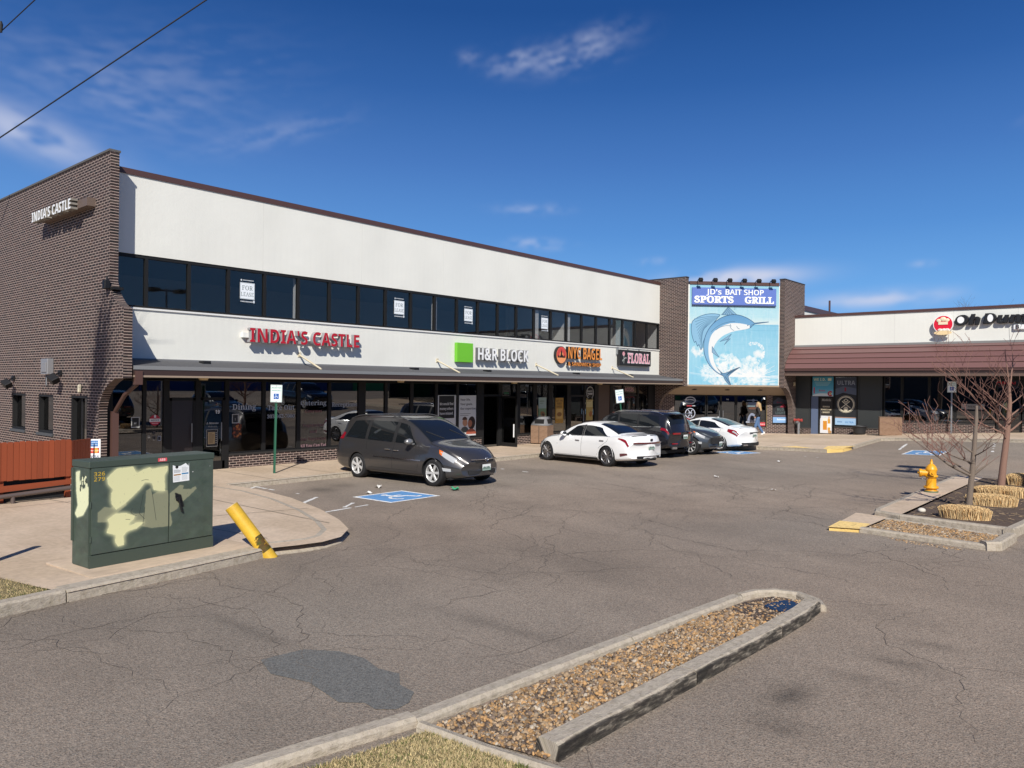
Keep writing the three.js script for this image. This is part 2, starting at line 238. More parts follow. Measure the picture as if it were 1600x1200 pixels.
// ---------- ground ----------
{
  const axis = (marks) => { const a = []; for (let i = 0; i < marks.length - 1; i++) { const [x0, st] = marks[i], x1 = marks[i + 1][0], n = Math.max(1, Math.round((x1 - x0) / st)); for (let k = 0; k < n; k++) a.push(lerp(x0, x1, k / n)); } a.push(marks[marks.length - 1][0]); return a; };
  const xs = axis([[-900, 120], [-180, 30], [-60, 5], [-24, .6], [-17.2, .11], [1, .11], [4, 1.2], [40, 10], [160, 120], [900, 1]]);
  const zs = axis([[-900, 120], [-180, 20], [-70, 4], [-40, .5], [-31, .14], [-1.2, .11], [2, 1.5], [40, 10], [160, 120], [900, 1]]);
  const nx = xs.length, nz = zs.length, pos = new Float32Array(nx * nz * 3), uv = new Float32Array(nx * nz * 2), col = new Float32Array(nx * nz * 3), idx = [];
  // oil and tyre stains: x, z, radius along x, radius along z, strength
  const S = [[-14.9, -10.6, .5, .35, .35], [-15.2, -11.4, .4, .3, .3], [-4.9, -5.7, 1.1, .14, .28], [-6.7, -4.0, .8, .1, .35], [-2.2, -5.9, .14, .3, .5], [-2.05, -5.3, .2, .12, .4], [-1.9, -6.6, .3, .1, .4], [-1.75, -7.2, .25, .12, .32], [-1.6, -7.9, .3, .12, .3], [-13, -22, 1.2, .8, .18], [-12.5, -14, 1.6, .6, .2], [-9, -12, 2.6, .5, .1], [-7.4, -8.6, 3.2, .5, .1], [-13.6, -17, 1, .7, .22], [-13.4, -25, 1, 1, .2], [-6, -36.4, 2.5, 1.2, .3], [-9.5, -22, 4, .8, .1], [-3.1, -4.9, .15, .3, .25]];
  for (let j = 0; j < nz; j++) for (let i = 0; i < nx; i++) {
    const x = xs[i], z = zs[j], o = j * nx + i; pos[o * 3] = x; pos[o * 3 + 1] = gy(x, z); pos[o * 3 + 2] = z; uv[o * 2] = x / 2.3; uv[o * 2 + 1] = z / 2.3;
    const a = fbm(x * .35 + 9, z * .35, 4, 301), b = fbm(x * 1.4, z * 1.4, 3, 305), s = fbm(x * .25 + z * .18, z * 1.6 - x * .6, 3, 309), h = fbm(x * .22, z * .22 + 40, 2, 315);
    let m = .94 + .40 * (a - .5) + .20 * (b - .5) + .26 * (s - .5);
    const near = sstep(14, 5, Math.hypot(x + 4, z + 4)); m *= 1 - .10 * near;
    for (const q of S) { const dx = (x - q[0]) / q[2], dz = (z - q[1]) / q[3], d = dx * dx + dz * dz; if (d < 5) m *= 1 - q[4] * Math.exp(-d) * (.5 + fbm(x * 4, z * 4, 3, 331)); }
    const k = (h - .5) * .12; col[o * 3] = .415 * m * (1 + k); col[o * 3 + 1] = .335 * m; col[o * 3 + 2] = .26 * m * (1 - k * .8);
    if (i && j) { const a2 = o - nx - 1; idx.push(a2, o - 1, a2 + 1, a2 + 1, o - 1, o); }
  }
  const g = new THREE.BufferGeometry(); g.setAttribute('position', new THREE.BufferAttribute(pos, 3)); g.setAttribute('uv', new THREE.BufferAttribute(uv, 2)); g.setAttribute('color', new THREE.BufferAttribute(col, 3)); g.setIndex(idx); g.computeVertexNormals();
  const m = new THREE.MeshStandardMaterial({ map: aspCol, bumpMap: rep(aspBump, 1), bumpScale: .006, roughness: .88, vertexColors: true });
  struct('ground', g, m);

  // cracks, as thin dark strips
  const R = rng(41), cr = [];
  const walk = (x, z, a, len, w, depth) => {
    const pts = [[x, z]]; let t = 0; const step = .11, a0 = a, ph = R() * 99;
    while (t < len) { a = a0 + (fbm(ph + t * .5, ph, 2, 7) - .5) * 2.6 + (R() - .5) * 1.5; x += Math.cos(a) * step; z += Math.sin(a) * step; t += step; pts.push([x, z]); if (depth < 2 && R() < .05) walk(x, z, a + (R() < .5 ? -1 : 1) * (.7 + R() * .7), len * (.2 + R() * .35), w * .75, depth + 1); if (x < -16 || x > 0 || z > -1.5 || z < -31) break; }
    if (pts.length > 2) cr.push(ribbon(pts, (u) => w * .55 * (.35 + .65 * Math.sin(Math.PI * Math.min(.97, u + .03))) * (.7 + .6 * R()), .004 + .0006 * (cr.length % 5)));
  };
  for (let i = 0; i < 70; i++) { const x = -13.5 + R() * 11.5, z = -4 - R() * 20; walk(x, z, R() * 6.28, 1.2 + R() * 4.2, .007 + R() * .007 + .0004 * Math.abs(z), 0); }
  walk(-9.2, -3.6, .45, 5.5, .013, 0); walk(-9.0, -2.8, .2, 4, .011, 0); walk(-11, -8.6, .7, 7, .014, 0); walk(-8, -8.2, -.5, 6, .014, 0); walk(-7.5, -6.6, -.9, 5, .012, 0); walk(-1.9, -9.2, 1.5, 4, .011, 0); walk(-4.2, -10.6, -.4, 3.4, .012, 0); walk(-10.2, -13.4, .3, 8, .017, 0); walk(-6.4, -10.4, .2, 5, .012, 0); walk(-8.2, -5.1, .6, 4, .012, 0);
  const crack = struct('asphalt_crack', merge(cr), std(.15, .123, .10, .95)); tag(crack, 'network of thin dark cracks spreading over the worn asphalt lot', 'cracks'); crack.userData.kind = 'stuff';
  // the darker patch with its uneven outline
  const pp = [[-5.95, -3.62], [-5.9, -4.02], [-5.62, -4.2], [-5.3, -4.24], [-5.02, -4.16], [-4.8, -4.2], [-4.62, -4.05], [-4.42, -4.02], [-4.3, -3.86], [-4.28, -3.72], [-4.4, -3.62], [-4.55, -3.64], [-4.7, -3.52], [-4.95, -3.56], [-5.2, -3.6], [-5.6, -3.5]];
  const pg = sheet(pp, .004, .3, 1 / 2.3); tag(struct('asphalt_patch', pg, std(.20, .195, .178, .92, { map: aspCol, bumpMap: aspBump, bumpScale: .003 })), 'smooth darker patch of newer asphalt with an uneven outline', 'asphalt patch');
}
// ---------- pavements and kerbs ----------
const wornY = (() => { const t = canvas(256, 256, (x) => { x.clearRect(0, 0, 256, 256); x.fillStyle = '#ffffff'; x.fillRect(0, 0, 256, 256); const r = rng(6); x.globalCompositeOperation = 'destination-out'; for (let i = 0; i < 700; i++) { x.fillStyle = `rgba(0,0,0,${.1 + r() * .5})`; x.fillRect(r() * 256, r() * 256, 2 + r() * 10, 1 + r() * 4); } }); t.wrapS = t.wrapT = THREE.RepeatWrapping; return std(.90, .64, .24, .85, { map: t, transparent: true }); })();
const apronEdge = [[-16.55, -9.2], [-15.3, -9.22], [-13.7, -8.98], [-12.0, -8.5], [-10.75, -8.02], [-9.95, -7.6], [-9.5, -7.12], [-9.38, -6.7], [-9.45, -6.3], [-9.55, -6.0]];
const frontEdge = [[-9.55, -6.0], [-9.45, -5.6], [-9.3, -4.6], [-9.14, -3.2]];
const grassEdge = [[-9.14, -3.2], [-9.06, -2.6], [-8.75, -1.6], [-8.3, 0], [-7.6, 3]];
{
  const wallX = -19.72;
  const left = [[wallX, -34.4], [-16.55, -26.1], [-16.55, -9.2], ...apronEdge.slice(1), ...frontEdge, [-9.6, -3.08], [-11.5, -2.7], [-13.2, -2.2], [-15, 0], [-40, 3], [-40, -7.44], [-19.6, -7.44], [wallX, -7.7]];
  const right = [[wallX, -34.4], [-18.9, -35.2], [-15.6, -38.5], [-14.5, -39.26], [6, -39.26], [6, -34.4], [-4.1, -34.4], [-6.3, -34.84], [-8.75, -35.15], [-9.25, -35.05], [-9.12, -31.4], [-9.06, -29.3], [-9.45, -28.75], [-10.4, -28.95], [-12.2, -29.02], [-13.6, -27.9], [-15.2, -26.4], [-16.55, -26.1]];
  const pave = grp('pavement', scene); pave.userData.kind = 'structure';
  part('pavement_slab', [sheet(left, .11, .8), sheet(right, .111, .8)], M.concrete, pave);
  // scored joints
  const j = [];
  for (let z = -10.5; z > -26; z -= 1.85) j.push(ribbon([[-19.6, z], [-16.75, z]], .016, .1145));
  for (const [a, b] of [[[-16.6, -8.9], [-16.6, -7.6]], [[-10.6, -7.7], [-16.5, -7.8]], [[-10.2, -6.3], [-17, -5.6]], [[-16.4, -8.8], [-16.4, -3]], [[-12.9, -6.1], [-12.2, -8.4]], [[-14.5, -36.9], [-9.3, -36.9]], [[-12, -39.2], [-12, -29.2]], [[-9.3, -39.2], [-9.2, -35.3]], [[-6.6, -39.2], [-6.6, -35]], [[-14.4, -33], [-9.2, -33]], [[-15, -38.2], [-13.7, -28]]]) j.push(ribbon([a, [(a[0] + b[0]) / 2, (a[1] + b[1]) / 2], b], .018, .1152));
  part('joint', j, std(.2, .165, .13, .95), pave);
  // kerb stones, cut into lengths
  const run = (pts0, w, h, len, ramp) => { const pts = [...pts0].reverse(); let acc = [], cut = []; let s = 0; for (let i = 0; i < pts.length - 1; i++) { const a = pts[i], b = pts[i + 1], L = Math.hypot(b[0] - a[0], b[1] - a[1]), n = Math.max(1, Math.round(L / .5)); for (let k = 0; k < n; k++) { acc.push([lerp(a[0], b[0], k / n), lerp(a[1], b[1], k / n)]); s += L / n; if (s > len) { s = 0; acc.push([lerp(a[0], b[0], (k + .97) / n), lerp(a[1], b[1], (k + .97) / n)]); cut.push(acc); acc = []; } } } acc.push(pts[pts.length - 1]); cut.push(acc); return cut.filter((c) => c.length > 1).map((c) => kerb(c, w, h, false, 0, ramp)); };
  const K = grp('kerb', scene); K.userData.kind = 'structure';
  const add = (pts, w, h, len = 3, ramp = false) => run(pts, w, h, len, ramp).forEach((g) => part('kerb_stone', g, M.kerbstone, K));
  const rev = (a) => [...a].reverse();
  add([[-16.55, -26.1], [-16.55, -9.2]], .15, .125);
  add(apronEdge, .42, .116, 40, true);
  add([...frontEdge], .3, .135, 40);
  add(grassEdge, .2, .14, 3);
  add([[5, -34.3], [-4.1, -34.4], [-6.3, -34.84], [-8.75, -35.15], [-9.25, -35.05], [-9.12, -31.4], [-9.06, -29.3], [-9.45, -28.75], [-10.4, -28.95], [-12.2, -29.02], [-13.6, -27.9], [-15.2, -26.4], [-16.55, -26.1]], .15, .128);
  // yellow paint on the far kerb
  const yp = grp('kerb_paint', scene); yp.userData.kind = 'structure';
  
  part('yellow_paint', sheet([[-9.9, -30.2], [-8.98, -30.6], [-9.09, -29.36], [-9.42, -28.84], [-9.62, -28.86]], .1345, .4), wornY, yp); part('yellow_paint', sheet([[-10.95, -29.7], [-10.0, -29.0], [-10.5, -28.98], [-11.3, -29.02]], .1345, .4), wornY, yp); part('yellow_paint', kerb([[-9.44, -28.75], [-9.06, -29.3], [-9.07, -30.4]], .15, .131), M.paintY, yp);
}
// painted markings
{
  const mk = grp('parking_marking', scene); mk.userData.kind = 'structure';
  const R = rng(77);
  const worn = (a, b, w, keep = .75) => { const L = Math.hypot(b[0] - a[0], b[1] - a[1]), n = Math.ceil(L / .12), out = []; for (let i = 0; i < n; i++) if (R() < keep) out.push(ribbon([[lerp(a[0], b[0], i / n), lerp(a[1], b[1], i / n)], [lerp(a[0], b[0], (i + 1.05) / n), lerp(a[1], b[1], (i + 1.05) / n)]], w * (.6 + R() * .55), .0052)); return out; };
  const L = [];
  for (const [a, b, w, k] of [[[-17.2, -9.91], [-15.66, -9.83], .09, .97], [[-15.92, -9.05], [-16.5, -9.85], .1, .95], [[-14.53, -8.98], [-14.92, -9.35], .09, .7], [[-12.91, -8.66], [-13.47, -9.14], .11, .9], [[-13.47, -9.14], [-13.96, -9.81], .10, .9], [[-12.13, -8.56], [-12.27, -9.85], .09, .92], [[-12.36, -9.33], [-12.71, -9.82], .08, .9], [[-14.81, -9.86], [-14.12, -9.8], .06, .5], [[-17.3, -12.5], [-16.67, -12.56], .09, .85], [[-15.6, -17.0], [-12, -16.5], .08, .22], [[-15.8, -21.6], [-12.5, -21.3], .08, .3], [[-7.9, -33.5], [-7.55, -30.9], .1, .92], [[-5.0, -34.2], [-4.6, -31], .09, .4], [[-9.9, -27.2], [-9, -26.8], .06, .3]]) L.push(...worn(a, b, w, k));
  part('white_line', L, M.paintW, mk);
  // wheelchair spaces: blue square, white border, white figure
  const icon = (cx, cz, w, d, turn, wear, name) => {
    const tex = canvas(256, 256, (x) => {
      x.fillStyle = '#f1efe8'; x.fillRect(0, 0, 256, 256); x.fillStyle = '#5d93c7'; x.fillRect(14, 14, 228, 228); x.strokeStyle = '#f4f2ec'; x.fillStyle = '#f4f2ec'; x.lineWidth = 17; x.lineCap = 'round'; x.lineJoin = 'round';
      x.beginPath(); x.arc(118, 58, 15, 0, 7); x.fill(); x.beginPath(); x.moveTo(118, 82); x.lineTo(122, 136); x.lineTo(168, 138); x.lineTo(188, 190); x.lineTo(206, 184); x.stroke(); x.beginPath(); x.moveTo(122, 106); x.lineTo(160, 106); x.stroke(); x.lineWidth = 14; x.beginPath(); x.arc(122, 164, 44, -2.1, 1.0 + Math.PI * .35, true); x.stroke();
      const r = rng(Math.round(cx * 100 + 5000)); for (let i = 0; i < wear; i++) { x.fillStyle = `rgba(120,112,104,${.2 + r() * .6})`; const a = r() * 256, b = r() * 256; x.fillRect(a, b, 2 + r() * 9, 1 + r() * 4); }
    });
    const g = new THREE.PlaneGeometry(w, d, 4, 4); g.rotateX(-Math.PI / 2); g.rotateY(turn); const p = g.attributes.position; for (let i = 0; i < p.count; i++) { const x = p.getX(i) + cx, z = p.getZ(i) + cz; p.setXYZ(i, x, gy(x, z) + .0056, z); }
    part(name, g, flat(tex, { roughness: .85 }), mk);
  };
  icon(-12.77, -11.04, 1.42, 1.28, Math.PI / 2, 300, 'wheelchair_symbol'); icon(-12.2, -27.15, 1.3, 1.2, -.35, 420, 'wheelchair_symbol'); icon(-6.5, -30.1, 1.2, 1.55, 0, 900, 'wheelchair_symbol');
}
// ---------- planting islands ----------
const RG = rng(501);
const inside = (pts, x, z) => { let c = false; for (let i = 0, j = pts.length - 1; i < pts.length; j = i++) if ((pts[i][1] > z) !== (pts[j][1] > z) && x < (pts[j][0] - pts[i][0]) * (z - pts[i][1]) / (pts[j][1] - pts[i][1]) + pts[i][0]) c = !c; return c; };
function scatter(pts, n) { let x0 = 1e9, x1 = -1e9, z0 = 1e9, z1 = -1e9; for (const [a, b] of pts) { x0 = Math.min(x0, a); x1 = Math.max(x1, a); z0 = Math.min(z0, b); z1 = Math.max(z1, b); } const out = []; let guard = 0; while (out.length < n && guard++ < n * 30) { const x = lerp(x0, x1, RG()), z = lerp(z0, z1, RG()); if (inside(pts, x, z)) out.push([x, z]); } return out; }
const pebble = (() => { const g = new THREE.IcosahedronGeometry(1, 1), p = g.attributes.position; for (let i = 0; i < p.count; i++) { const k = .8 + .4 * vnoise(p.getX(i) * 1.7 + 5, p.getY(i) * 1.7 + p.getZ(i) * 2.3 + 9, 3); p.setXYZ(i, p.getX(i) * k, p.getY(i) * k * .62, p.getZ(i) * k); } g.computeVertexNormals(); return g; })();
function gravel(name, label, pts, n, h, sz) {
  const m = new THREE.InstancedMesh(pebble, std(1, 1, 1, .8), n), o = new THREE.Object3D(), c = new THREE.Color();
  scatter(pts, n).forEach(([x, z], i) => {
    const s = sz * (.5 + RG() * RG() * 1.3), v = RG(); o.position.set(x, gy(x, z) + h + s * .22, z); o.rotation.set(RG() * .6, RG() * 6.3, RG() * .6); o.scale.set(s, s, s * (.6 + RG() * .5)); o.updateMatrix(); m.setMatrixAt(i, o.matrix);
    const k = .4 + RG() * .72; if (v < .34) c.setRGB(.46 * k, .27 * k, .115 * k); else if (v < .68) c.setRGB(.44 * k, .31 * k, .185 * k); else if (v < .78) c.setRGB(.46 * k, .39 * k, .30 * k); else c.setRGB(.2 * k, .145 * k, .105 * k); m.setColorAt(i, c);
  });
  m.name = numbered(name); shade(m); tag(m, label, 'gravel'); m.userData.kind = 'stuff'; scene.add(m);
}
const soilMat = std(.12, .082, .058, .95, { map: rep(conCol, 1.1), bumpMap: rep(stuccoBump, 1.4), bumpScale: .03 });
{
  // long narrow island nearest the camera
  const A = [[-3.06, -3.72], [-2.98, -5.0], [-2.9, -6.6], [-2.84, -8.25], [-2.9, -8.5]], Bk = [[-3.92, -3.6], [-3.8, -5.2], [-3.66, -6.9], [-3.58, -8.2], [-3.46, -8.55]];
  const isl = grp('kerb_island', scene); isl.userData.kind = 'structure';
  const cuts = [[[-2.9, -3.88], [-2.87, -4.6], [-2.83, -5.6]], [[-2.829, -5.62], [-2.79, -6.5], [-2.76, -7.2]], [[-2.759, -7.215], [-2.75, -7.9], [-2.78, -8.3]]];
  cuts.forEach((c) => part('kerb_stone', kerb([...c].reverse().map(([x, z]) => [x - .2, z]), .2, .115), M.kerbDirty, isl));
  part('kerb_stone', kerb([[-3.92, -3.62], [-3.82, -4.9], [-3.72, -6.1]], .17, .06), M.kerbstone, isl);
  part('kerb_stone', kerb([[-3.719, -6.12], [-3.64, -7.2], [-3.56, -8.15]], .17, .06), M.kerbstone, isl);
  part('kerb_stone', kerb([[-3.57, -8.16], [-3.5, -8.42], [-3.36, -8.58], [-3.16, -8.62], [-2.95, -8.5], [-2.84, -8.3]], .12, .075), M.kerbstone, isl);
  const inner = [[-3.86, -3.66], [-2.98, -3.84], [-2.9, -5.5], [-2.85, -7.2], [-2.86, -8.3], [-3.1, -8.53], [-3.4, -8.45], [-3.6, -7.5], [-3.7, -6.1]];
  part('island_soil', sheet(inner, .012, .4), soilMat, isl);
  gravel('gravel', 'tan and orange river gravel filling the long narrow kerb island', inner, 11000, .015, .0145);
  // muddy puddle at its far end
  const pud = []; for (let i = 0; i < 18; i++) { const a = i / 18 * 6.283; pud.push([-3.12 + Math.cos(a) * .17 * (1 + .15 * Math.sin(3 * a)), -8.18 + Math.sin(a) * .26 * (1 + .12 * Math.sin(2 * a + 1))]); }
  const mud = pud.map(([x, z]) => [-3.16 + (x + 3.1) * 1.9, -7.98 + (z + 8.16) * 2.1]);
  part('mud', sheet(mud, .024, .3), std(.085, .058, .04, .7, { map: rep(conCol, 2), bumpMap: rep(stuccoBump, 3), bumpScale: .02 }), isl);
  tag(struct('puddle', sheet(pud, .0305, .3), phys(.012, .010, .009, .03, { ior: 1.33 })), 'small muddy puddle at the far end of the gravel island', 'puddle');
  // grass corner at the bottom with its two kerbs
  part('kerb_stone', kerb([[-4.2, -2.3], [-4.1, -2.85], [-3.94, -3.62]], .17, .07), M.kerbstone, isl);
  part('kerb_stone', kerb([[-3.9, -3.56], [-3.3, -3.6], [-2.72, -3.68]], .1, .06), M.kerbstone, isl);
  part('kerb_stone', kerb([[-2.74, -3.7], [-2.66, -3.3], [-2.5, -2.4]].reverse(), .1, .06), M.kerbstone, isl);
}
const lawnMat = std(.24, .19, .09, .95, { map: rep(conCol, 1.3), bumpMap: rep(stuccoBump, 2), bumpScale: .03 });
function lawn(name, label, pts, n, h) {
  const s = sheet(pts, h, .4); const L = struct('lawn_soil', s, lawnMat);
  const bl = new THREE.BufferGeometry(); bl.setAttribute('position', new THREE.Float32BufferAttribute([-.5, 0, 0, .5, 0, 0, 0, 1, .35, -.4, 0, .2, .3, 0, -.3, -.5, .8, -.1], 3)); bl.setAttribute('uv', new THREE.Float32BufferAttribute(new Float32Array(12), 2)); bl.computeVertexNormals();
  const m = new THREE.InstancedMesh(bl, std(1, 1, 1, .85, { side: THREE.DoubleSide }), n), o = new THREE.Object3D(), c = new THREE.Color();
  scatter(pts, n).forEach(([x, z], i) => { const pt = fbm(x * 2.2, z * 2.2, 3, 405); o.position.set(x, gy(x, z) + h - .003, z); o.rotation.set((RG() - .5) * 1.5, RG() * 6.3, (RG() - .5) * 1.5); const w = .003 + RG() * .003; o.scale.set(w * 1.6, (.018 + RG() * .03) * (.5 + pt), w * 5); o.updateMatrix(); m.setMatrixAt(i, o.matrix); const k = .6 + RG() * .6; if (RG() < .12 + .75 * sstep(.48, .68, pt)) c.setRGB(.15 * k, .17 * k, .05 * k); else c.setRGB(.50 * k, .40 * k, .21 * k); m.setColorAt(i, c); });
  m.name = numbered(name); shade(m); tag(m, label, 'grass'); m.userData.kind = 'stuff'; scene.add(m);
}
lawn('grass', 'patchy straw-coloured winter grass in the kerbed corner below the gravel island', [[-4.04, -2.2], [-3.9, -2.9], [-3.78, -3.55], [-2.8, -3.62], [-2.68, -3], [-2.6, -2.2]], 16000, .045);
lawn('grass', 'dry winter grass verge behind the kerb beside the yellow pole', [[-9.34, -3.12], [-9.3, -2.5], [-8.95, -1.5], [-8.6, 0], [-12, 0], [-11.6, -2.6], [-10.4, -2.95]], 15000, .1);
{
  // right-hand tree island
  const isl = grp('kerb_island', scene); isl.userData.kind = 'structure';
  const outer = [[-1.74, -22.8], [-4.22, -22.8], [-4.2, -19], [-4.16, -15.3], [-4.08, -15.0], [-3.6, -14.78], [-2.6, -14.62], [-1.86, -14.5], [-1.78, -14.55], [-1.72, -15.6]];
  part('walk', sheet([[-4.12, -22.7], [-4.1, -15.2], [-3.6, -14.9], [-3.56, -22.7]], .142, .6), M.concrete, isl);
  part('kerb_stone', kerb([[-4.22, -22.8], [-4.2, -19], [-4.16, -15.3], [-4.08, -15.02], [-3.62, -14.8]], .14, .148), M.kerbstone, isl);
  part('kerb_stone', kerb([[-3.6, -14.79], [-2.6, -14.62], [-1.84, -14.5]], .17, .148), M.kerbstone, isl);
  part('kerb_stone', kerb([[-1.83, -14.5], [-1.72, -15.6], [-1.6, -18], [-1.5, -22.8]], .17, .15), M.kerbstone, isl);
  part('soil', sheet([[-3.56, -22.7], [-3.56, -14.95], [-1.95, -14.68], [-1.85, -15.5], [-1.7, -18], [-1.62, -22.7]], .125, .3), soilMat, isl);
  // low island in front of it
  const low = grp('kerb_island', scene); low.userData.kind = 'structure';
  part('kerb_stone', kerb([[-3.86, -13.36], [-3.0, -13.24], [-2.0, -13.1]], .16, .085), M.kerbstone, low);
  part('kerb_stone', kerb([[-1.99, -13.08], [-1.82, -13.24], [-1.76, -14.2]], .18, .13), M.kerbstone, low);
  part('kerb_stone', kerb([[-3.8, -14.96], [-3.0, -14.75], [-1.95, -14.45]].reverse().map(([x, z]) => [x, z + .14]), .1, .075), M.kerbstone, low);
  part('ramp_slab', sheet([[-4.28, -13.2], [-4.42, -15.1], [-3.82, -14.98], [-3.84, -13.36]], .06, .4), M.concrete, low);
  part('yellow_paint', sheet([[-4.3, -13.18], [-4.35, -13.95], [-3.85, -13.98], [-3.83, -13.34]], .066, .4), wornY, low); part('yellow_paint', kerb([[-4.29, -13.2], [-3.86, -13.35]], .12, .063), M.paintY, low);
  const bed = [[-3.8, -13.5], [-3.78, -14.75], [-2.9, -14.5], [-1.98, -14.25], [-1.98, -13.24], [-3, -13.38]];
  part('soil', sheet(bed, .045, .3), soilMat, low);
  gravel('gravel', 'tan gravel strip in the low island before the tree bed', bed, 5200, .048, .017);
  gravel('gravel', 'few loose tan stones spilled beside the low island kerb', [[-3.4, -13.2], [-2.3, -13.05], [-2.3, -12.85], [-3.1, -12.95]], 340, -.006, .013);
  // small pale rock
  const rk = new THREE.IcosahedronGeometry(.07, 1); rk.scale(1, .7, 1.2); rk.translate(-3.42, gy(-3.4, -15.6) + .15, -15.6); tag(part('rock', rk, std(.62, .58, .5, .9)), 'small pale rock on the bare soil of the tree bed', 'rock');
  // twigs and chips on the soil
  const chips = []; for (let i = 0; i < 420; i++) { const x = lerp(-3.5, -1.75, RG()), z = lerp(-15, -22.4, RG()), a = RG() * 6.3, l = .03 + RG() * .1; chips.push(rod(V(x, gy(x, z) + .132, z), V(x + Math.cos(a) * l, gy(x, z) + .135 + RG() * .02, z + Math.sin(a) * l), .005, .003, 4)); }
  const ch = part('mulch', chips, std(.33, .24, .15, .9)); tag(ch, 'scattered wood chips and twigs over the bare tree bed', 'mulch'); ch.userData.kind = 'stuff';
}
// litter
{
  const R = rng(88); const scrap = (x, z, s, mat, label) => { const g = new THREE.PlaneGeometry(s, s * .7, 3, 3), p = g.attributes.position; for (let i = 0; i < p.count; i++) p.setZ(i, R() * s * .35); g.rotateX(-Math.PI / 2); g.rotateY(R() * 6); g.computeVertexNormals(); g.translate(x, gy(x, z) + .006, z); tag(part('paper_scrap', g, mat), label, 'litter'); };
  const wm = std(.75, .73, .68, .9, { side: THREE.DoubleSide }), gm = std(.05, .42, .2, .7, { side: THREE.DoubleSide });
  scrap(-13.55, -10.9, .0 + .16, wm, 'crumpled white paper scrap between the blue wheelchair square and kerb'); scrap(-14.2, -11.7, .2, wm, 'torn white paper scrap beside the grey minivan rear wheel'); scrap(-12.55, -12.62, .24, gm, 'crumpled green plastic scrap on the asphalt before the minivan nose'); scrap(-17.0, -11.6, .22, wm, 'white paper scrap on the pavement beside the green sign post');
  scrap(-7.0, -17.6, .1, wm, 'tiny white scrap on open asphalt, nearest the hydrant of three'); scrap(-9.2, -19.2, .12, wm, 'tiny white scrap far out on open asphalt before the paved corner'); scrap(-9.6, -24.6, .14, wm, 'white scrap on asphalt just before the yellow painted kerb');
}
// ---------- buildings ----------
const seamP = std(.6, .59, .55, .9);
function rebase(o, x, y, z) { for (const c of o.children) c.position.sub(V(x, y, z)); o.position.set(x, y, z); return o; }
// strip with brick courses laid along an edge: pts are [x, y] of a profile, from z0 to z1
function courseStrip(pts, z0, z1, toWorld) {
  const pos = [], uv = []; let s = 0;
  for (let i = 0; i < pts.length - 1; i++) { const a = pts[i], b = pts[i + 1], L = Math.hypot(b[0] - a[0], b[1] - a[1]); const q = [[a, z0, s], [a, z1, s], [b, z1, s + L], [a, z0, s], [b, z1, s + L], [b, z0, s + L]]; for (const [p, z, t] of q) { pos.push(p[0], p[1], z); uv.push((z - z0) + .001, t); } s += L; }
  const g = new THREE.BufferGeometry(); g.setAttribute('position', new THREE.Float32BufferAttribute(pos, 3)); g.setAttribute('uv', new THREE.Float32BufferAttribute(uv, 2)); g.computeVertexNormals(); return g;
}
const shift = (pts, d) => pts.map((p, i) => { const a = pts[Math.max(0, i - 1)], b = pts[Math.min(pts.length - 1, i + 1)], L = Math.hypot(b[0] - a[0], b[1] - a[1]); return [p[0] - (b[1] - a[1]) / L * d, p[1] + (b[0] - a[0]) / L * d]; });
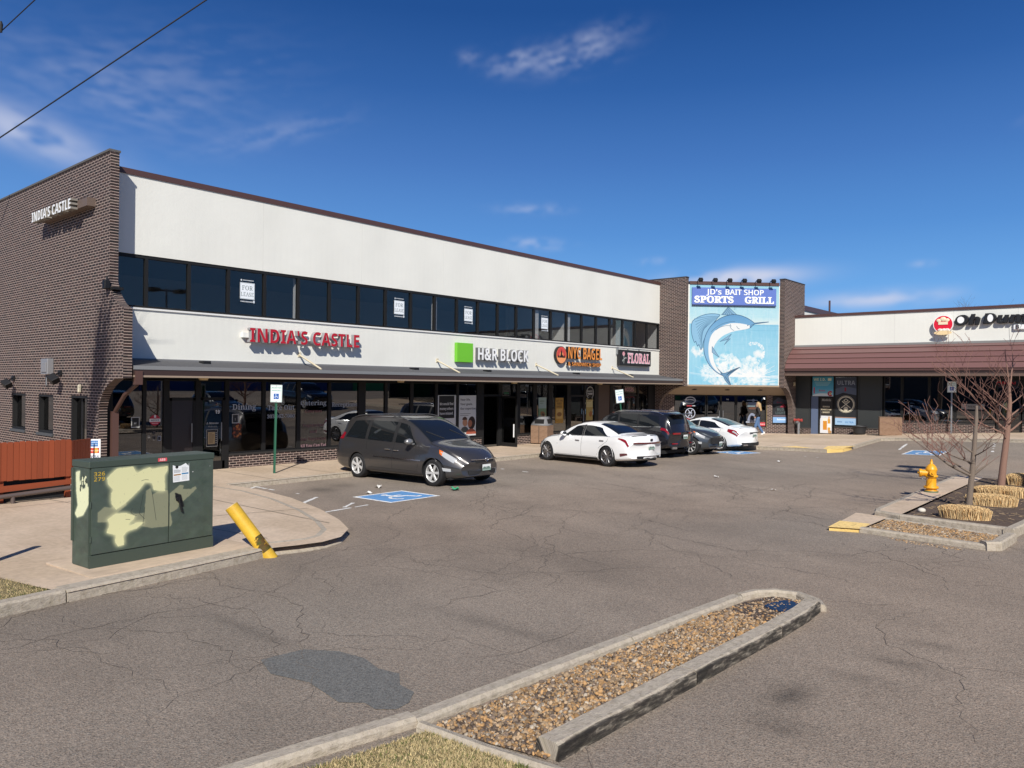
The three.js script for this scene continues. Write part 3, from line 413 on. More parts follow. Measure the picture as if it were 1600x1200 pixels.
// a shape drawn in [z, y] with thickness t along +x from x0
function zSlab(pts, x0, t) { const g = poly(pts, t); g.rotateY(-Math.PI / 2); g.translate(x0 + t, 0, 0); return g; }
{
  const A = thing('shop_building', 'long two-storey block with white stucco bands, ribbon windows and brown brick end wall', 'building');
  const prof = [[-18.96, 7.79], [-18.96, 4.72], [-18.84, 4.5], [-18.69, 4.34], [-18.51, 4.19], [-18.33, 4.095], [-18.15, 4.04], [-18.15, 2.43], [-18.57, 2.42], [-18.93, 2.29], [-19.13, 2.18], [-19.29, 2.05], [-19.42, 1.88], [-19.5, 1.67], [-19.51, -.1]];
  const sh = new THREE.Shape([[-37, 7.79], ...prof, [-37, -.1]].map((p) => new THREE.Vector2(...p)));
  const openings = [[-25.78, -24.62, .93, 1.97], [-23.6, -22.46, .93, 1.97], [-21.25, -20.19, .02, 1.98], [-29.2, -28.0, .93, 1.97]];
  for (const [a, b, c, d] of openings) { const h = new THREE.Path(); h.moveTo(a, c); h.lineTo(b, c); h.lineTo(b, d); h.lineTo(a, d); h.closePath(); sh.holes.push(h); }
  const w = new THREE.ExtrudeGeometry(sh, { depth: .2, bevelEnabled: false }); w.translate(0, 0, -7.66);
  part('brick_end_wall', boxUV(w), M.brick, A);
  part('brick_edge', courseStrip(shift(prof.slice(0, 7), .004), -7.66, -7.46), M.course, A); part('brick_edge', courseStrip(shift(prof.slice(6, 8), .004), -7.66, -7.46), M.course, A); part('brick_edge', courseStrip(shift(prof.slice(7), .004), -7.66, -7.46), M.course, A);
  part('parapet_cap', B(-37, -18.95, 7.79, 7.84, -7.69, -7.43), std(.10, .095, .09, .8), A);
  part('ledge_cap', [B(-18.86, -18.66, 4.5, 4.56, -7.665, -7.44)], M.frame, A);
  openings.forEach(([a, b, c, d], i) => {
    const f = part(i === 2 ? 'door' : 'window', [B(a, a + .06, c, d, -7.62, -7.472), B(b - .06, b, c, d, -7.62, -7.472), B(a + .06, b - .06, d - .06, d, -7.62, -7.472), B(a + .06, b - .06, c, c + .06, -7.62, -7.472), ...(i === 2 ? [B(a + .42, a + .5, c + .07, d - .07, -7.62, -7.56)] : [])], M.frame, A);
    part('pane', B(a + .07, b - .07, c + .07, d - .07, -7.594, -7.586), M.shopGlass, f);
    if (i !== 2) part('sill', B(a - .03, b + .03, c - .07, c + .005, -7.6, -7.42), std(.06, .065, .07, .6), f);
  });
  // upper wall, coping, spandrel
  part('upper_wall', boxUV(B(-19.8, -19.5, 5.52, 7.47, -34.09, -7.665)), M.stucco, A);
  part('roof_coping', [B(-20, -19.47, 7.47, 7.61, -34.09, -7.665)], M.coping, A);
  part('spandrel_wall', boxUV(B(-19.8, -19.5, 2.6, 4.15, -34.09, -7.665)), M.stucco, A);
  part('window_sill', B(-19.75, -19.46, 4.15, 4.195, -34.09, -7.665), M.white, A);
  for (const z of [11.8, 15.3, 18.9, 22.4, 26.0, 29.6]) { part('plaster_seam', B(-19.502, -19.497, 5.52, 7.45, -z - .006, -z), seamP, A); part('plaster_seam', B(-19.502, -19.497, 2.9, 4.15, -z - 1.806, -z - 1.8), seamP, A); }
  part('roof_slab', B(-37, -19.8, 7.1, 7.3, -47, -7.67), M.membrane, A); part('rear_wall', [B(-37, -36.7, -.1, 7.1, -47, -7.67)], M.stucco, A);
  // upstairs ribbon windows: one frame and pane per bay
  const zs = [-7.67]; for (let k = 0; k < 24; k++) zs.push(-8.57 - 1.1085 * k); zs[24] = -34.07;
  part('window_frame', [B(-19.62, -19.52, 5.44, 5.52, -34.09, -7.665), B(-19.62, -19.52, 4.195, 4.25, -34.09, -7.665)], M.frame, A);
  for (let k = 0; k < zs.length - 1; k++) {
    const a = zs[k], b = zs[k + 1], wnd = part('window', [B(-19.62, -19.515, 4.25, 5.44, b - .04, b + .04)], M.frame, A);
    part('pane', B(-19.575, -19.567, 4.25, 5.44, b + .04, a - .04), M.glass, wnd);
  }
  // rooms behind the glass
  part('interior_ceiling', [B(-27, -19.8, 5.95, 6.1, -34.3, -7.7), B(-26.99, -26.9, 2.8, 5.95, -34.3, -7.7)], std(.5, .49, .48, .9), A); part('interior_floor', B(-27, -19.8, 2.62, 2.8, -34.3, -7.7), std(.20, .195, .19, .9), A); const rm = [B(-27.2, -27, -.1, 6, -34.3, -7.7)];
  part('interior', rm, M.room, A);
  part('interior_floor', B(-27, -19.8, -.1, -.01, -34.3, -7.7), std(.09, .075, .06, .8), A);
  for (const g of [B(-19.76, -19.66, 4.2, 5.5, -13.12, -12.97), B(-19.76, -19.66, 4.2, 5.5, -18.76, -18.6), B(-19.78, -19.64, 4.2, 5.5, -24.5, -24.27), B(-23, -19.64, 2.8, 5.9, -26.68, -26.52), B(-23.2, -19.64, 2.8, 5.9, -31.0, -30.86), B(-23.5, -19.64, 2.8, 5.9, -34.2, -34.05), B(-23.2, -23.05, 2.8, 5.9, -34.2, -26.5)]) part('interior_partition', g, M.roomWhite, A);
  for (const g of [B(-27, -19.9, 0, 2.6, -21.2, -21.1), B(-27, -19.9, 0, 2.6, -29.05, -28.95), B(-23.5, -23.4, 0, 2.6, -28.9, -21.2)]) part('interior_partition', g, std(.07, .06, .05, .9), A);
  // canopy along the shop fronts
  const cz0 = -34.095, cL = 34.095 - 7.7;
  const canopyTop = poly([[-19.51, 2.9], [-18.17, 2.72], [-18.17, 2.66], [-19.51, 2.66]], cL); canopyTop.translate(0, 0, cz0); part('canopy_roof', boxUV(canopyTop), M.membrane, A);
  part('drip_edge', B(-18.2, -18.15, 2.635, 2.725, cz0, -7.7), M.zinc, A);
  part('fascia', B(-18.22, -18.165, 2.5, 2.634, cz0, -7.7), M.fascia, A);
  part('fascia_trim', B(-18.24, -18.155, 2.455, 2.5, cz0, -7.7), M.tan, A);
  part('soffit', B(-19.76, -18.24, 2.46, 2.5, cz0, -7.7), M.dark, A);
  part('flashing', B(-19.52, -19.44, 2.84, 2.93, cz0, -7.67), std(.19, .19, .195, .8), A);
  for (const z of [-13.03, -18.65, -24.2, -29.8]) { const r = part('canopy_brace', [rod(V(-19.5, 3.19, z), V(-18.32, 2.75, z + .05), .028), B(-19.51, -19.48, 3.12, 3.26, z - .05, z + .05)], M.cream, A); r.userData.label = 'cream steel rod bracing the canopy'; }
  for (const z of [-9.9, -17.2, -20.8, -26.4, -30.6]) part('roof_vent', [B(-19.2, -18.95, 2.8, 2.9, z - .1, z + .1)], M.black, A);
  part('downspout', [B(-18.27, -18.13, 2.28, 2.6, -7.9, -7.73), rod(V(-18.22, 2.3, -7.81), V(-18.9, 2.02, -7.81), .05), rod(V(-18.9, 2.02, -7.81), V(-19.44, 1.6, -7.81), .05), B(-19.5, -19.38, -.05, 1.62, -7.88, -7.73)], M.copper, A);
  for (const z of [-9.8, -16.5, -22.2, -28]) part('soffit_lamp', [new THREE.CylinderGeometry(.13, .1, .06, 14).translate(-18.95, 2.43, z)], std(.5, .38, .2, .5), A);
  // street-level shop fronts
  const X = -19.75, top = 2.42;
  const brickBase = (z0, z1) => { part('brick_base', boxUV(B(X - .2, X + .06, -.1, .32, z1, z0)), M.brick, A); part('base_cap', B(X - .12, X + .075, .32, .37, z1, z0), std(.03, .028, .026, .6), A); };
  brickBase(-10.95, -21.2); brickBase(-22.4, -26.75); brickBase(-29.0, -31.0); brickBase(-32.6, -34.09);
  const frame = (z0, z1) => part('mullion', B(X - .06, X + .035, -.02, top, z1, z0), M.frame, A);
  const pane = (z0, z1, y0, name = 'window') => { const f = part(name, [B(X - .04, X + .02, y0, y0 + .045, z1, z0), B(X - .04, X + .02, top - .05, top, z1, z0)], M.frame, A); part('pane', B(X - .012, X - .004, y0 + .045, top - .05, z1, z0), M.shopGlass, f); return f; };
  const sills = (z) => (z > -10.95 || (z < -21.2 && z > -22.4) || (z < -26.75 && z > -29) || (z < -31 && z > -32.6) ? .0 : .37);
  const cuts = [[-7.67, -7.87, 'm'], [-7.87, -8.6], [-8.6, -8.69, 'm'], [-8.69, -9.13], [-9.13, -9.28, 'm'], [-9.28, -9.99, 'd'], [-9.99, -10.13, 'm'], [-10.13, -10.83, 'g'], [-10.83, -10.95, 'm'], [-10.95, -11.97], [-11.97, -12.08, 'm'], [-12.08, -13.12], [-13.12, -13.25, 'm'], [-13.25, -14.24], [-14.24, -14.35, 'm'], [-14.35, -15.4], [-15.4, -15.69, 'm'], [-15.69, -16.49], [-16.49, -16.62, 'm'], [-16.62, -17.62], [-17.62, -17.76, 'm'], [-17.76, -18.79], [-18.79, -18.92, 'm'], [-18.92, -19.86], [-19.86, -19.99, 'm'], [-19.99, -20.95], [-20.95, -21.34, 'm'], [-22.18, -22.4, 'm'], [-22.4, -23.26], [-23.26, -23.49, 'm'], [-23.49, -24.31], [-24.31, -24.56, 'm'], [-24.56, -25.33], [-25.33, -25.6, 'm'], [-25.6, -26.64], [-26.64, -26.87, 'm'], [-26.87, -27.93, 'g'], [-27.93, -28.0, 'm'], [-28.0, -28.73], [-28.73, -29.04, 'm'], [-29.99, -30.21, 'm'], [-30.21, -31.09], [-31.09, -31.2, 'm'], [-31.2, -32.42, 'g'], [-32.42, -32.55, 'm'], [-32.55, -33.46], [-33.46, -34.09, 'm']];
  for (const [a, b, k] of cuts) {
    if (k === 'm') frame(a, b);
    else if (!k) pane(a, b, sills((a + b) / 2));
    else {
      const f = part('door', [B(X - .05, X + .03, -.02, 1.93, a - .07, a), B(X - .05, X + .03, -.02, 1.93, b, b + .07), B(X - .05, X + .03, 1.86, 1.94, b, a), B(X - .05, X + .03, -.02, .2, b, a), B(X - .04, X + .02, 2.37, top, b, a)], M.frame, A);
      if (k === 'd') part('leaf', B(X - .03, X + .012, .2, 1.86, b + .07, a - .07), std(.022, .016, .016, .45), f); else part('pane', B(X - .012, X - .004, .2, 1.86, b + .07, a - .07), M.shopGlass, f);
      part('transom_pane', B(X - .012, X - .004, 1.94, 2.37, b, a), M.shopGlass, f);
      part('handle', rod(V(X + .07, .75, b + .12), V(X + .07, 1.25, b + .12), .014), M.steel, f);
    }
  }
  // one door stands open, its leaf swung out over the pavement
  const od = part('door', [B(X - .05, X + .03, 1.9, 1.98, -22.18, -21.34), B(X - .03, X + .85, -.0, .12, -22.36, -22.31), B(X, X + .07, .12, 1.9, -22.36, -22.31), B(X + .78, X + .85, .12, 1.9, -22.36, -22.31), B(X, X + .85, 1.84, 1.92, -22.36, -22.31)], M.frame, A); od.userData.label = 'black framed glass door standing open over the pavement';
  part('pane', B(X + .07, X + .78, .12, 1.84, -22.339, -22.331), M.shopGlass, od); part('handle', rod(V(X + .74, .35, -22.27), V(X + .74, .85, -22.27), .025), std(.8, .8, .8, .4), od);
  part('brown_panel', B(X - .03, X + .01, .37, top, -29.99, -29.04), std(.075, .045, .032, .6), A);
  part('lintel', B(X - .1, X + .02, 2.4, 2.62, -34.09, -7.67), M.black, A);
  rebase(A, -19.5, -.05, -20.9);
}
// corner bar: painted wall set diagonally between two brick fins
const CN = new THREE.Matrix4().makeRotationY(Math.PI / 4).setPosition(-18.0, 0, -34.35);
{
  const C = thing('corner_building', 'corner bar with a pale blue sailfish mural set diagonally between two brown brick fins', 'building');
  const lp = [[-18.04, 7.74], [-18.04, 2.38], [-18.34, 2.36], [-18.75, 2.24], [-19.05, 2.05], [-19.28, 1.82], [-19.44, 1.5], [-19.5, 1.2], [-19.5, -.1]];
  const lf = poly([[-20.4, 7.74], ...lp, [-20.4, -.1]], .25); lf.translate(0, 0, -34.35); part('brick_fin', boxUV(lf), M.brick, C);
  part('brick_edge', courseStrip(shift(lp.slice(0, 2), .004), -34.35, -34.1), M.course, C); part('brick_edge', courseStrip(shift(lp.slice(1), .004), -34.35, -34.1), M.course, C); part('fin_cap', B(-20.4, -18.02, 7.74, 7.79, -34.37, -34.08), std(.05, .045, .045, .7), C);
  const rp = [[-37.66, 7.74], [-37.66, 2.36], [-37.9, 2.33], [-38.25, 2.18], [-38.5, 1.98], [-38.72, 1.72], [-38.86, 1.4], [-38.9, 1.1], [-38.9, -.1]];
  part('brick_fin', boxUV(zSlab([[-40.4, 7.74], ...rp, [-40.4, -.1]], -14.75, .25)), M.brick, C);
  { const g = courseStrip(shift(rp, .004), 0, .25); g.rotateY(-Math.PI / 2); g.translate(-14.5, 0, 0); part('brick_edge', g, M.course, C); }
  part('fin_cap', B(-14.77, -14.48, 7.74, 7.79, -40.4, -37.64), std(.05, .045, .045, .7), C);
  // painted wall
  const mural = canvas(1024, 1120, (x, W, H) => {
    const R = rng(19), sky = x.createLinearGradient(0, 0, 0, 430); sky.addColorStop(0, '#a5dff2'); sky.addColorStop(.8, '#c3ecf5'); sky.addColorStop(1, '#eaf7f4'); x.fillStyle = sky; x.fillRect(0, 0, W, 430);
    const sea = x.createLinearGradient(0, 430, 0, H); sea.addColorStop(0, '#8fd0ec'); sea.addColorStop(.45, '#a2dcf2'); sea.addColorStop(1, '#92d5f0'); x.fillStyle = sea; x.fillRect(0, 430, W, H);
    for (let i = 0; i < 900; i++) { x.fillStyle = `rgba(${R() < .5 ? '255,255,255' : '110,190,225'},${.03 + R() * .07})`; const v = R() < .6; x.fillRect(R() * W, R() * H, v ? 6 + R() * 20 : 40 + R() * 200, v ? 40 + R() * 120 : 2 + R() * 6); }
    x.fillStyle = 'rgba(90,170,210,.55)'; x.fillRect(560, 440, 470, 5); x.fillRect(700, 495, 330, 3);
    const blob = (cx, cy, r, n, col) => { for (let i = 0; i < n; i++) { const a = R() * 6.28, d = Math.sqrt(R()) * r, s = 6 + R() * 24; x.fillStyle = col.replace('A', (.12 + R() * .4).toFixed(2)); x.beginPath(); x.ellipse(cx + Math.cos(a) * d, cy + Math.sin(a) * d * .75, s, s * (.4 + R() * .6), R() * 3, 0, 7); x.fill(); } };
    blob(100, 740, 75, 50, 'rgba(250,253,253,A)'); blob(330, 960, 190, 240, 'rgba(248,253,254,A)'); blob(440, 850, 120, 160, 'rgba(250,254,254,A)'); blob(690, 930, 190, 300, 'rgba(250,254,254,A)'); blob(640, 1060, 260, 260, 'rgba(246,252,253,A)'); blob(800, 760, 50, 40, 'rgba(246,252,253,A)'); blob(350, 860, 200, 70, 'rgba(120,205,235,A)');
    for (let i = 0; i < 260; i++) { const a = Math.PI + R() * Math.PI, cx = 560 + (R() - .5) * 520, cy = 1010, l = 60 + R() * 200; x.strokeStyle = `rgba(255,255,255,${.15 + R() * .4})`; x.lineWidth = 2 + R() * 6; x.beginPath(); x.moveTo(cx, cy); x.lineTo(cx + Math.cos(a) * l * 1.5, cy + Math.sin(a) * l * .8); x.stroke(); }
    for (let i = 0; i < 170; i++) { const a = -2.2 + R() * 2.9, q = 105 + (R() - .5) * 34; x.fillStyle = `rgba(255,255,255,${.2 + R() * .5})`; x.beginPath(); x.arc(745 + Math.cos(a) * q, 740 + Math.sin(a) * q, 2 + R() * 7, 0, 7); x.fill(); }
    for (let i = 0; i < 26; i++) { x.fillStyle = 'rgba(255,255,255,.55)'; x.fillRect(760 + R() * 220, 970 + R() * 130, 60 + R() * 150, 3 + R() * 7); }
    const P = (d) => new Path2D(d); x.lineJoin = 'round';
    // sail fin
    x.fillStyle = '#94c8e8'; x.strokeStyle = '#3f6d90'; x.lineWidth = 6; let f = P('M350 330 C250 300 120 330 40 400 C10 450 20 560 60 640 L75 625 L95 680 L112 660 L135 720 L150 695 C150 640 190 540 260 440 Z'); x.fill(f); x.stroke(f);
    x.strokeStyle = '#5d8cad'; x.lineWidth = 5; for (let i = 0; i < 11; i++) { const t = i / 10; x.beginPath(); x.moveTo(345 - t * 160, 345 + t * 130); x.quadraticCurveTo(180 - t * 40, 350 + t * 140, 55 + t * 85, 380 + t * 320); x.stroke(); }
    // back fin
    x.fillStyle = '#8fbfe0'; x.strokeStyle = '#3f6682'; x.lineWidth = 5; f = P('M365 330 L440 240 L545 330 Z'); x.fill(f); x.stroke(f); for (let i = 0; i < 7; i++) { x.beginPath(); x.moveTo(380 + i * 24, 328); x.lineTo(442 + i * 8, 250 + i * 11); x.stroke(); }
    // body
    const body = P('M905 400 L742 414 C690 370 600 325 520 325 C400 325 280 390 215 500 C150 610 150 740 210 850 C250 920 310 970 385 1000 L400 985 C330 940 270 870 262 770 C256 650 330 570 440 520 C520 490 600 500 690 470 L745 425 Z');
    const bg = x.createLinearGradient(0, 320, 0, 560); bg.addColorStop(0, '#68a5d4'); bg.addColorStop(1, '#86bce2'); x.fillStyle = bg; x.fill(body); x.strokeStyle = '#3c678a'; x.lineWidth = 7; x.stroke(body);
    x.fillStyle = '#f7fbfb'; f = P('M690 440 C640 430 560 410 470 420 C400 440 300 470 250 560 C210 640 210 780 250 870 C280 930 330 970 380 988 C320 930 280 860 272 770 C266 660 340 570 450 530 C540 490 620 500 690 470 Z'); x.fill(f);
    x.strokeStyle = '#5580a0'; x.lineWidth = 5; for (const d of ['M470 430 C455 460 480 490 510 500', 'M540 450 C545 470 560 480 575 482', 'M300 500 C360 450 430 440 480 452', 'M690 455 L725 425', 'M905 398 L745 412 L700 470', 'M250 520 C320 440 420 400 520 402']) x.stroke(P(d));
    x.fillStyle = '#4c6f8b'; x.beginPath(); x.arc(668, 440, 7, 0, 7); x.fill();
    x.fillStyle = '#8fb9d6'; for (const d of ['M262 680 L345 800 L262 745 Z', 'M480 540 L350 625 L470 590 L400 660 Z']) { f = P(d); x.fill(f); x.stroke(f); }
    // tail
    x.fillStyle = '#6a9ac0'; x.strokeStyle = '#3d6280'; f = P('M360 970 C430 990 480 930 585 905 C530 940 470 980 450 1010 C460 1060 475 1090 490 1120 C440 1090 410 1050 395 1010 Z'); x.fill(f); x.stroke(f); for (let i = 0; i < 5; i++) { x.beginPath(); x.moveTo(430, 995); x.lineTo(570 - i * 22, 912 + i * 6); x.stroke(); x.beginPath(); x.moveTo(415, 1010); x.lineTo(482 - i * 9, 1105 - i * 12); x.stroke(); }
    x.strokeStyle = '#4d7591'; x.lineWidth = 3; x.beginPath(); x.moveTo(515, 215); x.lineTo(518, 268); x.lineTo(508, 262); x.stroke();
  });
  const loc = (g) => g.applyMatrix4(CN);
  part('painted_wall', loc(B(-.1, 4.62, 2.38, 7.42, -.2, -.01)), M.stucco, C);
  part('mural', loc(plate(4.56, 5.04).translate(2.3, 4.9, -.004)), flat(mural, { color: 0xd2d2d2, roughness: .8, bumpMap: rep(stuccoBump, 2), bumpScale: .006 }), C);
  part('roof_coping', loc(B(.02, 4.58, 7.42, 7.58, -.24, .03)), M.coping, C);
  const sf = [[.0, 2.38], [-.25, 2.35], [-.55, 2.24], [-.85, 2.08], [-1.1, 1.97], [-1.28, 1.93], [-1.28, 2.3], [0, 2.46]];
  { const g = poly(sf, 1); g.rotateY(-Math.PI / 2); g.translate(1, 0, 0); const q = g.attributes.position; for (let i = 0; i < q.count; i++) { const w = q.getZ(i); q.setX(i, w - .03 + q.getX(i) * (4.66 - 2 * w)); } g.computeVertexNormals(); part('soffit', loc(g), std(.30, .235, .17, .8), C); }
  for (const u of [.5, 2.2, 3.9]) part('soffit_light', loc(new THREE.CylinderGeometry(.12, .12, .02, 14).rotateZ(0).translate(u, 2.2, -.62)), M.dark, C);
  // bar front below
  const W = -1.24, S = (a, b, y0, y1, d0 = W - .06, d1 = W + .03) => B(a, b, y0, y1, d0, d1);
  part('brick_pier', loc(boxUV(S(-1.3, -.35, -.1, 1.95, W - .15, W + .06))), M.brick, C); part('brick_pier', loc(boxUV(S(4.53, 4.8, -.1, 1.95, W - .15, W + .06))), M.brick, C); part('brick_base', loc(boxUV(S(2.91, 4.53, -.1, .3, W - .15, W + .05))), M.brick, C); part('brick_base', loc(boxUV(S(4.8, 5.75, -.1, .46, W - .15, W + .05))), M.brick, C); part('brick_base', loc(boxUV(S(-.35, 1.32, -.1, .3, W - .15, W + .05))), M.brick, C);
  const win = (a, b, y0, name = 'window') => { const f = part(name, [S(a, a + .05, y0, 1.95), S(b - .05, b, y0, 1.95), S(a + .05, b - .05, 1.89, 1.95), S(a + .05, b - .05, y0, y0 + .06)].map(loc), M.frame, C); part('pane', loc(S(a + .05, b - .05, y0 + .06, 1.89, W - .012, W - .004)), M.shopGlass, f); return f; };
  win(-.35, 1.32, .3); win(2.91, 4.5, .3); win(4.8, 5.65, .46);
  for (const [a, b, h] of [[1.36, 2.1, 1], [2.1, 2.88, 0]]) { const f = win(a, b, -.02, 'door'); part('handle', loc(rod(V(h ? b - .1 : a + .1, .6, W + .07), V(h ? b - .1 : a + .1, 1.15, W + .07), .014)), M.steel, f); }
  part('timber_post', loc(S(4.5, 4.53, 0, 1.95)), std(.22, .15, .06, .6), C);
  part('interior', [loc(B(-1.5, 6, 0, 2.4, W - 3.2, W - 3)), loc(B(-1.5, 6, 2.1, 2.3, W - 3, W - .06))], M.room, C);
  // taller block behind
  part('rear_block', boxUV(B(-19.8, -14.56, -.1, 6.42, -48, -40.41)), M.stucco, C); part('rear_coping', B(-19.8, -14.5, 6.42, 6.68, -48, -40.41), M.coping, C);
  part('side_wall', boxUV(B(-19.8, -14.56, 2.6, 7.4, -40.4, -38.4)), M.stucco, C);
  part('vent_pipe', rod(V(-14.7, 6.6, -44.9), V(-14.7, 7.35, -44.9), .055), M.coping, C);
  rebase(C, -16.4, -.05, -36.2);
}
// single-storey shops
{
  const C = thing('shop_building', 'single-storey shop row with a cream parapet band above a ribbed brown awning', 'building');
  const X0 = -14.49, X1 = 7, Z = -39.3;
  part('parapet_wall', boxUV(B(X0, X1, 4.5, 5.93, -39.35, -39.05)), M.stucco, C);
  part('roof_coping', [B(X0, X1, 5.93, 6.05, -39.4, -39.0)], M.coping, C);
  for (const x of [-12.2, -9.8, -7.35, -4.9, -2.4]) part('plaster_seam', B(x, x + .012, 4.5, 5.93, -39.052, -39.047), seamP, C);
  part('flashing', B(X0, X1, 4.42, 4.52, -39.1, -38.98), std(.27, .27, .26, .7, { map: rep(conCol, .3) }), C);
  const cv = [[-39.02, 4.43], [-38.63, 4.27], [-38.28, 4.03], [-38.02, 3.79], [-37.83, 3.55], [-37.72, 3.3]];
  for (let i = 0; i < cv.length - 1; i++) { const [z0, y0] = cv[i], [z1, y1] = cv[i + 1], L = Math.hypot(z1 - z0, y1 - y0), nz = -(y1 - y0) / L, ny = (z1 - z0) / L; const g = zSlab([[z0 + nz * .0, y0 + ny * .0], [z1 + nz * .035, y1 + ny * .035], [z1 - nz * .005, y1 - ny * .005], [z0 - nz * .02, y0 - ny * .02]], X0 + .02, X1 - X0); part('awning_panel', boxUV(g), M.mansard, C); const s = zSlab([[z1 + nz * .034, y1 + ny * .034], [z1 + nz * .034 - .005, y1 + ny * .034 - .022], [z1 - .02, y1 - .015]], X0 + .02, X1 - X0); part('awning_lip', s, M.coping, C); }
  part('awning_end', zSlab([[-39.02, 4.4], [-38.63, 4.24], [-38.28, 4.0], [-38.02, 3.76], [-37.83, 3.52], [-37.73, 3.28], [-39.02, 3.28]], X0 - .01, .03), M.mansard, C);
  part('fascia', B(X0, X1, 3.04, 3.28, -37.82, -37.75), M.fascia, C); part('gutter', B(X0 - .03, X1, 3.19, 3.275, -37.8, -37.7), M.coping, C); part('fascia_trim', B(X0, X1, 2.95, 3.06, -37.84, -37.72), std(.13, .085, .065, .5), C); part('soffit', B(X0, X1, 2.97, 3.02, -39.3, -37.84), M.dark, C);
  part('roof_slab', B(X0 - .06, X1, 5.3, 5.5, -48, -39.35), M.membrane, C);
  const panelM = std(.032, .036, .036, .55);
  const base = (a, b, y1) => { part('brick_base', boxUV(B(a, b, -.2, y1 - .05, Z - .2, Z + .06)), M.brick, C); part('base_cap', B(a, b, y1 - .05, y1, Z - .1, Z + .08), std(.06, .05, .045, .6), C); };
  base(-14.5, -13.72, .34); base(-12.57, -10.3, .45); base(-10.3, -5.75, .83); base(-4.75, 7, .9);
  const dp = (a, b, y0) => part('dark_panel', [B(a, b, y0, 2.97, Z - .05, Z), B(a, a + .05, y0, 2.97, Z - .03, Z + .025), B(b - .05, b, y0, 2.97, Z - .03, Z + .025), B(a + .05, b - .05, y0, y0 + .05, Z - .03, Z + .025)], panelM, C);
  dp(-14.5, -13.75, .34); dp(-11.46, -10.36, .45);
  const win = (a, b, y0, name = 'window', y1 = 2.97) => { const f = part(name, [B(a, a + .06, y0, y1, Z - .06, Z + .03), B(b - .06, b, y0, y1, Z - .06, Z + .03), B(a + .06, b - .06, y1 - .06, y1, Z - .06, Z + .03), B(a + .06, b - .06, y0, y0 + .06, Z - .06, Z + .03)], M.frame, C); part('pane', B(a + .06, b - .06, y0 + .06, y1 - .06, Z - .012, Z - .004), M.shopGlass, f); return f; };
  win(-12.6, -11.48, .45); win(-10.3, -9.5, .83); win(-9.5, -8.35, .83); win(-8.35, -7.3, .83); win(-7.3, -5.75, .83); win(-4.75, -3.2, .9); win(-3.2, -1.6, .9); win(-1.6, 7, .9);
  const d = win(-13.35, -12.62, -.02, 'door', 1.93); part('handle', rod(V(-13.22, .85, Z + .07), V(-13.22, 1.35, Z + .07), .015), M.chrome, d);
  part('side_light', [B(-13.72, -13.37, -.02, 1.93, Z - .03, Z + .005)], std(.10, .135, .22, .5), C); part('transom', [B(-13.72, -12.6, 1.93, 2.97, Z - .05, Z - .006)], M.frame, C);
  const d2 = win(-5.7, -4.8, .3, 'door', 2.6); part('handle', rod(V(-5.56, 1.2, Z + .07), V(-5.56, 1.75, Z + .07), .015), M.chrome, d2); part('transom', B(-5.75, -4.75, 2.6, 2.97, Z - .05, Z), M.frame, C);
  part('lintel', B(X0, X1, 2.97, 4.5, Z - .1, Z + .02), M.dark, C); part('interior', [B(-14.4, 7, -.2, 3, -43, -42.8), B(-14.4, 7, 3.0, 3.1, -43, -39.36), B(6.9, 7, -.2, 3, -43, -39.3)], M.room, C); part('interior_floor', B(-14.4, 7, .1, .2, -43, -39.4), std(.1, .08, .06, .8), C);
  rebase(C, -4, .3, -39.3);
}
// ---------- signs ----------
const HP = Math.PI / 2, grey = std(.30, .30, .31, .5), blackM = std(.012, .012, .013, .5);
{
  const s = thing('shop_sign', 'red channel letters on a white raceway above the canopy, nearest the brick end wall', 'shop sign', [-19.5, 3.48, -11.27], HP);
  const r = std(.46, .012, .025, .38), g = letters("INDIA'S CASTLE", .385, 3.77, .13, 'b', .006); g.translate(0, 0, .13); part('lettering', g, [r, grey], s); part('raceway', [B(-.12, 3.6, .12, .26, .0, .125)], M.white, s);
}
{
  const s = thing('shop_sign', 'white channel letters standing off the brown brick end wall', 'shop sign', [-23.1, 6.57, -7.46]);
  const g = letters("INDIA'S CASTLE", .25, 2.72, .16, 'b', .003); g.translate(0, 0, .2); part('lettering', g, [std(.85, .85, .83, .4), std(.24, .22, .19, .5)], s); part('raceway', [B(.1, 3.3, .02, .22, 0, .2)], std(.14, .10, .08, .6), s);
}
{ const s = thing('shop_sign', 'plain bright green square sign box above the canopy', 'shop sign', [-19.5, 3.16, -19.48], HP); part('sign_box', RB(.83, .7, .14, .012, .42, .35, .09), std(.16, .52, .03, .45), s); part('mounting', B(.1, .7, .1, .6, 0, .03), M.white, s); }
{ const s = thing('shop_sign', 'white block letters with an ampersand beside the green square sign', 'shop sign', [-19.5, 3.27, -20.5], HP); const g = letters('H&R BLOCK', .44, 2.95, .12, 'b', .012); g.translate(0, 0, .1); part('lettering', g, [std(.85, .85, .84, .4), std(.16, .16, .165, .5)], s); part('mounting', B(.2, 2.7, .15, .25, 0, .1), M.white, s); }
